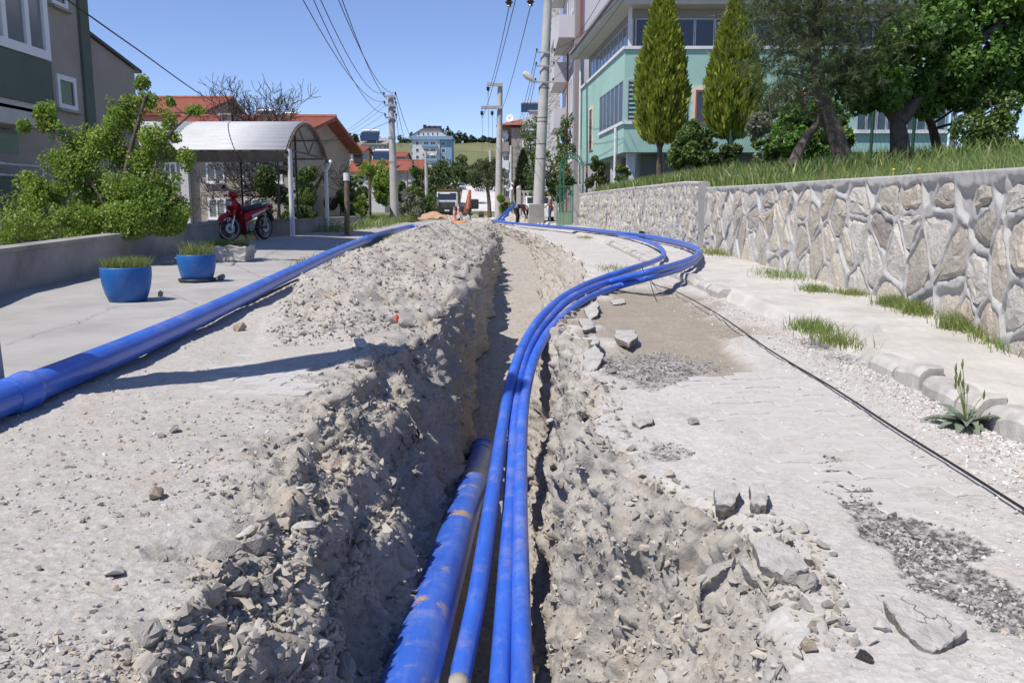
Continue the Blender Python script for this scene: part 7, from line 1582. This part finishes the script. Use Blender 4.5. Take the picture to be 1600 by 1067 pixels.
m = MB(); m.box((cx_ - W2 * .98, y0 + 2.4, zg + 1.2), (cx_ + W2 * .98, y0 + 7.4, zg + 3.1)); m.prism([V(cx_ - W2 * 1.02, y0 + 2.4, zg + 3.1), V(cx_ - W2 * 1.02, y0 + 1.0, zg + 3.1), V(cx_ - W2 * 1.02, y0 + .9, zg + 3.35), V(cx_ - W2 * 1.02, y0 + 7.4, zg + 3.35), V(cx_ - W2 * 1.02, y0 + 7.4, zg + 3.1)], V(W2 * 2.04, 0, 0)); m.build('tipper_body', MT['tipper'], root)
m = MB(); m.box((cx_ - .4, y0 + 1, zg + .6), (cx_ + .4, y0 + 7.2, zg + 1.1)); m.build('chassis', MT['dark'], root)
# excavator
D = 80; zg = -.15; e0 = P(741, 338, D); root = thing('excavator', 'excavator with raised orange arm and dark cab in the street', 'excavator', (e0.x, e0.y, zg))
m = MB(); x0, x1 = P(736, 330, D + 3).x, P(747.5, 330, D + 3).x; m.box((x0, e0.y + 2, zg + .8), (x1, e0.y + 4.2, zg + 1.75)); m.build('cab', MT['dark'], root, bevel=.08); m = MB(); m.box((x0 + .08, e0.y + 1.96, zg + 1.05), (x1 - .08, e0.y + 1.995, zg + 1.65)); m.build('cab_window', MT['glass'], root)
m = MB(); m.box((P(719, 330, D + 3).x, e0.y + 2.4, zg + .45), (x0 - .02, e0.y + 5, zg + 1.1)); m.build('upper_body', MT['dark'], root, bevel=.08)
for s_ in (-1.0, .35): m = MB(); m.prism([V(e0.x + s_, e0.y + 1.6, zg + .25), V(e0.x + s_, e0.y + 1.9, zg), V(e0.x + s_, e0.y + 4.6, zg), V(e0.x + s_, e0.y + 4.9, zg + .25), V(e0.x + s_, e0.y + 4.6, zg + .5), V(e0.x + s_, e0.y + 1.9, zg + .5)], V(.4, 0, 0)); m.build('track', MT['rubber'], root)
a0, a1, a2, a3 = P(728, 331, D + 1), P(734, 298, D - .5), P(730.5, 328, D - 2), P(731, 342, D - 2.4)
m = MB(); m.tube(cr([a0, a0.lerp(a1, .55) + V(.08, 0, .0), a1], 4), [.24, .26, .27, .26, .24, .21, .18, .16, .13], 8); m.build('boom', MT['excav'], root); m = MB(); m.tube([a1, a1.lerp(a2, .3), a2], [.12, .2, .13], 8); m.build('dipper', MT['excav'], root); m = MB(); m.tube([a0.lerp(a1, .4) + V(.2, -.3, 0), a1 + V(.1, -.3, -.2)], .06, 8); m.build('cylinder', MT['chrome'], root)
m = MB(); c = a3; m.prism([c + V(-.28, 0, .35), c + V(-.28, -.4, .1), c + V(-.28, -.35, -.25), c + V(-.28, .1, -.35), c + V(-.28, .35, -.1)], V(.56, 0, 0)); m.tube([a2, c + UP * .2], .1, 6); m.build('bucket', MT['dark'], root)
# cones
MT['conepink'] = mat('faded orange plastic', (.68, .25, .20), (.6, .2, .16), 6, .6, 20, .05, .002)
for (x, yt, yb2, d, lb) in ((710, 323.5, 345, 52, 'tall faded orange traffic cone before the truck'), (716.3, 319, 334, 70, 'farther orange traffic cone standing on a gravel heap')):
    b0 = P(x, yb2, d); h_ = P(x, yt, d).z - b0.z; root = thing('traffic_cone', lb, 'cone', tuple(b0), 'traffic cones'); m = MB(); m.lathe([(.15, .03), (.13, .05), (.085, h_ * .4), (.05, h_ * .9), (.035, h_), (.001, h_)], b0, 16); m.build('cone', MT['conepink'], root, True)
    m = MB(); m.box((b0.x - .24, b0.y - .24, b0.z), (b0.x + .24, b0.y + .24, b0.z + .035)); m.build('base', MT['conepink'], root)
    m = MB(); m.lathe([(.077, h_ * .55), (.068, h_ * .72)], b0, 16); m.build('white_band', MT['white'], root)
# gravel and clay heaps at the far end
def heapobj(name, label, x0, x1, yt, yb2, d, c, seed, dep=1.2):
    a, b = P(x0, yb2, d), P(x1, yb2, d); h_ = (yb2 - yt) * d / FPX; n_ = 28; xs = np.linspace(-1, 1, n_); X_, Y_ = np.meshgrid(xs, xs, indexing='ij'); r_ = np.sqrt(X_ ** 2 + Y_ ** 2); q = np.stack([X_ * 3, Y_ * 3, X_ * 0 + seed], -1)
    z_ = h_ * np.clip(1 - r_ ** 1.4 + .35 * fbm(q, 4), -.15, 2); w = (b.x - a.x) / 2
    p_ = np.stack([X_ * w, Y_ * dep, z_], -1); ii = np.arange(n_ * n_).reshape(n_, n_); fc = np.stack([ii[:-1, :-1], ii[1:, :-1], ii[1:, 1:], ii[:-1, 1:]], -1).reshape(-1, 4)
    me = fast_mesh(name, p_.reshape(-1, 3), fc, 4, True); o = link(name, me, c, None, ((a.x + b.x) / 2, a.y, a.z)); tag(o, label, 'heap')
MT['clay'] = mat('reddish clay', (.42, .24, .14), (.5, .36, .25), 3, .95, 12, .8, .05); MT['pile'] = mat('pale gravel heap', (.52, .47, .41), (.42, .38, .33), 6, .95, 14, .9, .05)
heapobj('clay_heap', 'low reddish clay heap in front of the truck', 652, 712, 333, 341, 60, MT['clay'], 3); heapobj('gravel_heap', 'pale gravel heap under the farther traffic cone', 700, 738, 332, 346, 56, MT['pile'], 5); heapobj('gravel_heap', 'pale earth heap behind the bent worker', 786, 826, 334, 347, 47, MT['pile'], 7); heapobj('rubble_heap', 'grey rubble heap beside the excavator bucket', 735, 775, 341, 350, 48, MT['pile'], 9)
# cars
def car(label, x, y, d, paint, yaw=0.0, scale=1.0, van=False, rear=False, z=None):
    p = P(x, y, d); 
    if z is not None: p = V(p.x, p.y, z)
    root = thing('parked_car', label, 'car', tuple(p), 'cars on the far street'); M_ = Matrix.Translation(p) @ Matrix.Rotation(yaw, 4, 'Z') @ Matrix.Scale(scale, 4)
    def mk(): m = MB(); m.M = M_; return m
    hgt = 1.85 if van else 1.45; w = .85
    prof = [(0, .35), (0, .75), (.12, .88), (1.0, .98), (1.55, hgt - .05), (1.9, hgt), (3.1, hgt), (3.75, 1.05), (4.15, 1.0), (4.25, .8), (4.25, .35)]
    m = mk(); n = len(prof); vs = []
    for s_ in (-1, -.9, .9, 1):
        for (yy, zz_) in prof: 
            tk = .82 if zz_ > 1.02 else 1.0; k_ = 1 if abs(s_) > .95 else 1; vs.append((s_ * w * tk, yy + (.04 if abs(s_) == 1 and yy < 1 else 0), zz_ - (.03 if abs(s_) == 1 and zz_ > .7 else 0)))
    fs = [tuple(range(n)), tuple(range(3 * n, 4 * n))[::-1]]
    for r_ in range(3):
        for i in range(n): fs.append((r_ * n + i, (r_ + 1) * n + i, (r_ + 1) * n + (i + 1) % n, r_ * n + (i + 1) % n))
    m._add(vs, fs); m.build('body', paint, root, True)
    a = V(0, 1.02, 1.0); b = V(0, 1.53, hgt - .08); m = mk(); m.obox((-w * .72, 1.02 - .01, 1.02), (w * 1.44, 0, 0), (0, .49, hgt - 1.12), (0, -.02, .02)); m.build('windscreen', MT['glass'], root)
    m = mk(); m.obox((-w * .72, 3.73, 1.08), (w * 1.44, 0, 0), (0, -.56, hgt - 1.15), (0, .02, .02)); m.build('rear_window', MT['glass'], root)
    for s_ in (-1, 1): m = mk(); m.prism([V(s_ * w * .825, 1.35, 1.05), V(s_ * w * .825, 3.45, 1.05), V(s_ * w * .825, 3.05, hgt - .1), V(s_ * w * .825, 1.75, hgt - .1)], V(s_ * .02, 0, 0)); m.build('side_window', MT['glass'], root)
    for s_ in (-1, 1):
        for yy in (.85, 3.45): 
            m = MB(); m.M = M_ @ Matrix.Translation((s_ * (w - .09), yy, .31)); m.lathe([(.01, -.1), (.2, -.1), (.31, -.08), (.31, .08), (.2, .1), (.01, .1)], (0, 0, 0), 18, 'x'); ty = m.build('wheel', MT['rubber'], root, True)
            m = MB(); m.M = M_ @ Matrix.Translation((s_ * (w + .005), yy, .31)); m.lathe([(.01, -.01 * s_), (.19, -.01 * s_), (.19, .012 * s_), (.01, .02 * s_)], (0, 0, 0), 14, 'x'); m.build('rim', MT['steel'], ty, True)
        m = mk(); m.box((s_ * w * .68 - .13, -.02, .62), (s_ * w * .68 + .13, .05, .78)); m.build('headlight', MT['lens'], root); m = mk(); m.box((s_ * w * .82 - .10, 4.2, .70), (s_ * w * .82 + .10, 4.275, .95)); m.build('tail_light', MT['redlens'], root)
    m = mk(); m.box((-w * .5, -.025, .5), (w * .5, .02, .62)); m.build('grille', MT['dark'], root); m = mk(); m.box((-.26, 4.24, .58), (.26, 4.27, .70)); m.build('number_plate', MT['white'], root)
MT['silver'] = mat('silver paint', (.45, .47, .5), None, 1, .3, 10, 0, 0, metal=.4); MT['darkpaint'] = mat('dark blue paint', (.03, .04, .06), None, 1, .3, 10, 0, 0)
car('white van parked on the uphill street above the truck', 711, 295, 168, MT['cabw'], R(4), 1.0, True); car('silver car parked right of the white van', 721, 298, 160, MT['silver'], R(4), 1.0); car('dark blue car higher up the street', 725, 288, 200, MT['darkpaint'], R(4), 1.1); car('pale blue car farthest up the street', 722.5, 284.5, 225, MT['silver'], R(4), 1.1)
car('white car with red tail light behind the footing block', 838, 335, 51, MT['cabw'], R(180), 1.0, z=.02)
# ================================================================== PEOPLE
MT['skin'] = mat('skin', (.34, .17, .11), (.30, .15, .095), 8, .55, 60, .05, .002); MT['hair'] = mat('dark hair', (.03, .022, .018), None, 1, .7, 60, .3, .003); MT['tee'] = mat('grey pink t shirt', (.42, .36, .35), (.36, .31, .30), 6, .9, 60, .3, .004); MT['jeans'] = mat('blue jeans', (.06, .10, .17), (.045, .075, .13), 6, .9, 90, .3, .003); MT['black'] = mat('black cloth', (.016, .016, .018), (.025, .025, .027), 8, .9, 60, .3, .004); MT['shoe'] = mat('dark shoes', (.02, .018, .016), None, 1, .6, 30, .1, .002)
def skinned(name, chains, mt, parent, org, sub=2):
    """chains: lists of (point, radius); points that coincide are shared"""
    vs, rs, es, key = [], [], [], {}
    for ch in chains:
        prev = None
        for (p, r) in ch:
            k = tuple(round(c, 3) for c in p)
            if k not in key: key[k] = len(vs); vs.append(tuple(Vector(p) - org)); rs.append(r)
            if prev is not None and prev != key[k]: es.append((prev, key[k]))
            prev = key[k]
    me = bpy.data.meshes.new(name); me.from_pydata(vs, es, []); o = link(name, me, mt, parent); 
    if parent is None: o.location = org; ORG[o.name] = Vector(org)
    mod = o.modifiers.new('skin', 'SKIN'); mod.use_smooth_shade = True; sv = me.skin_vertices[0].data
    for i, r in enumerate(rs): sv[i].radius = (r, r) if not isinstance(r, tuple) else r; sv[i].use_root = (i == 0)
    ss = o.modifiers.new('sub', 'SUBSURF'); ss.levels = sub; ss.render_levels = sub; return o
def hand(parent, wrist, d, up, side, org, mt):
    """palm with four fingers and a thumb, slightly curled"""
    d = Vector(d).normalized(); s = Vector(side).normalized(); u_ = d.cross(s); w = Vector(wrist); ch = [[(w, .026), (w + d * .05, .03), (w + d * .085, .028)]]
    for k, L in enumerate((.072, .082, .076, .058)): b_ = w + d * .085 + s * (.03 - .02 * k); ch.append([(w + d * .05, .03), (b_, .0095), (b_ + d * L * .5 + u_ * .008, .0085), (b_ + d * L * .85 + u_ * .03, .007)])
    ch.append([(w, .026), (w + d * .03 + s * .035, .012), (w + d * .065 + s * .055 + u_ * .012, .009), (w + d * .09 + s * .05 + u_ * .025, .008)]); return ch
def person(base, yaw, J, label, top, bottom, hairlen, topcols, sc=1.0):
    """J: joints in local metres (x forward, y left, z up)"""
    M_ = Matrix.Translation(base) @ Matrix.Rotation(yaw, 4, 'Z') @ Matrix.Scale(sc, 4); T = lambda p: M_ @ Vector(p); org = Vector(base)
    j = {k: T(v) for k, v in J.items() if k != 'tuck'}
    L = lambda a, b, t: j[a].lerp(j[b], t)
    hd = (j['head'] - j['neck']).normalized(); top_h = j['head'] + hd * .115
    body = [[(j['pelvis'], (.13, .11)), (L('pelvis', 'chest', .5), (.125, .10)), (j['chest'], (.15, .11)), (j['neck'], .06), (j['neck'] + hd * .05, .055), (j['head'] - hd * .04, (.072, .08)), (j['head'] + hd * .04, (.078, .09)), (top_h, (.05, .055))]]
    for s in 'lr':
        body.append([(j['chest'], (.15, .11)), (j['sh' + s], .06), (L('sh' + s, 'el' + s, .5), .05), (j['el' + s], .04), (L('el' + s, 'wr' + s, .35), .043), (j['wr' + s], .028)])
        body.append([(j['pelvis'], (.13, .11)), (j['hip' + s], .088), (L('hip' + s, 'kn' + s, .5), .075), (j['kn' + s], .055), (L('kn' + s, 'an' + s, .35), .055), (j['an' + s], .036), (j['toe' + s], .035)])
        fd = (j['wr' + s] - j['el' + s]).normalized(); body += hand(None, j['wr' + s], fd, None, (T((0, 1, 0)) - T((0, 0, 0))) if abs(fd.z) > .5 else UP, org, None)
    fwd = T(J['face']) - T((0, 0, 0)) if 'face' in J else T((1, 0, 0)) - T((0, 0, 0)); fwd = (fwd - hd * fwd.dot(hd)).normalized(); sd = hd.cross(fwd)
    body.append([(j['head'] + hd * .0 + fwd * .06, .02), (j['head'] - hd * .015 + fwd * .105, .014)])                # nose
    for s in (-1, 1): body.append([(j['head'] + sd * .07 * s, .02), (j['head'] + sd * .09 * s - fwd * .01 + hd * .01, .018)])
    o = skinned('person', body, MT['skin'], None, org); tag(o, label, 'person')
    up_ch = [[(L('pelvis', 'chest', -.05 if J.get('tuck') is None else .25), (.15, .125)), (L('pelvis', 'chest', .55), (.15, .12)), (j['chest'], (.175, .13)), (L('chest', 'neck', .7), .085)]]
    for s in 'lr': up_ch.append([(j['chest'], (.175, .13)), (j['sh' + s], .082), (L('sh' + s, 'el' + s, topcols), .066)] + ([(j['el' + s], .055), (L('el' + s, 'wr' + s, .9), .045)] if topcols > .8 else []))
    skinned('shirt', up_ch, top, o, org)
    lo = [[(L('pelvis', 'chest', .12), (.148, .125)), (j['pelvis'], (.155, .135))]]
    for s in 'lr': lo.append([(j['pelvis'], (.155, .135)), (j['hip' + s], .108), (L('hip' + s, 'kn' + s, .5), .092), (j['kn' + s], .075), (L('kn' + s, 'an' + s, .5), .068), (L('kn' + s, 'an' + s, .95), .062)])
    skinned('trousers', lo, bottom, o, org)
    skinned('hair', [[(j['head'] + hd * .02 - fwd * .045, (.075, .075)), (j['head'] + hd * .075 - fwd * .02, (.08, .085)), (top_h + hd * .01 + fwd * .02, (.055, .06))]], MT['hair'], o, org)
    for s in 'lr':
        skinned('shoe', [[(j['an' + s] - UP * .02, .048), (j['an' + s] * .5 + j['toe' + s] * .5 - UP * .005, .046), (j['toe' + s], .042)]], MT['shoe'], o, org)
    for s in (-1, 1):
        m = MB(); m.ball(j['head'] + fwd * .083 + sd * .03 * s + hd * .015, .012, 8, 6); m.build('eye', MT['white'], o, True)
    m = MB(); m.tube([j['head'] + fwd * .088 - sd * .022 - hd * .05, j['head'] + fwd * .094 - hd * .052, j['head'] + fwd * .088 + sd * .022 - hd * .05], .006, 6); m.build('mouth', MT['redlens'], o); return o
# standing man, facing left, arms folded low in front
D = 45.5; b0 = P(859.5, 351.5, D)
person(b0, R(180), dict(pelvis=(0, 0, .93), chest=(-.01, 0, 1.33), neck=(.02, 0, 1.50), head=(.09, 0, 1.64), face=(1, 0, -.5), shl=(0, .19, 1.42), shr=(0, -.19, 1.42), ell=(.02, .24, 1.14), elr=(.04, -.24, 1.14), wrl=(.22, .08, .98), wrr=(.22, -.06, .96), hipl=(0, .09, .88), hipr=(0, -.09, .88), knl=(.03, .1, .48), knr=(.02, -.1, .48), anl=(-.02, .11, .07), anr=(-.03, -.11, .07), toel=(.15, .13, .045), toer=(.14, -.13, .045)), 'standing man in pale t shirt and jeans looking down beside the footing block', MT['tee'], MT['jeans'], .02, .55)
# bent worker
D = 43.2; b0 = P(809, 352.5, D)
person(b0, R(-28), dict(pelvis=(-.12, 0, .90), chest=(.28, 0, 1.02), neck=(.45, 0, .95), head=(.54, 0, .84), face=(.2, 0, -1), tuck=1, shl=(.34, .19, .98), shr=(.34, -.19, .98), ell=(.44, .22, .70), elr=(.46, -.22, .70), wrl=(.48, .10, .46), wrr=(.50, -.08, .46), hipl=(-.12, .10, .86), hipr=(-.12, -.10, .86), knl=(-.02, .13, .47), knr=(.04, -.13, .47), anl=(-.1, .15, .07), anr=(.0, -.15, .07), toel=(.08, .17, .045), toer=(.18, -.17, .045)), 'worker in black bending over the blue pipes left of the footing block', MT['black'], MT['black'], .02, 1.0)
# small bottles by the block
for x, lb in ((841, 'left white bottle standing in front of the footing block'), (847, 'right white bottle standing in front of the footing block')):
    p = P(x, 354, 40.8); m = MB(); m.lathe([(.001, 0), (.05, 0), (.05, .12), (.02, .16), (.02, .19), (.001, .19)], p, 12); tag(m.build('bottle', MT['white'], None, True, org=tuple(p)), lb, 'bottle', 'white bottles')
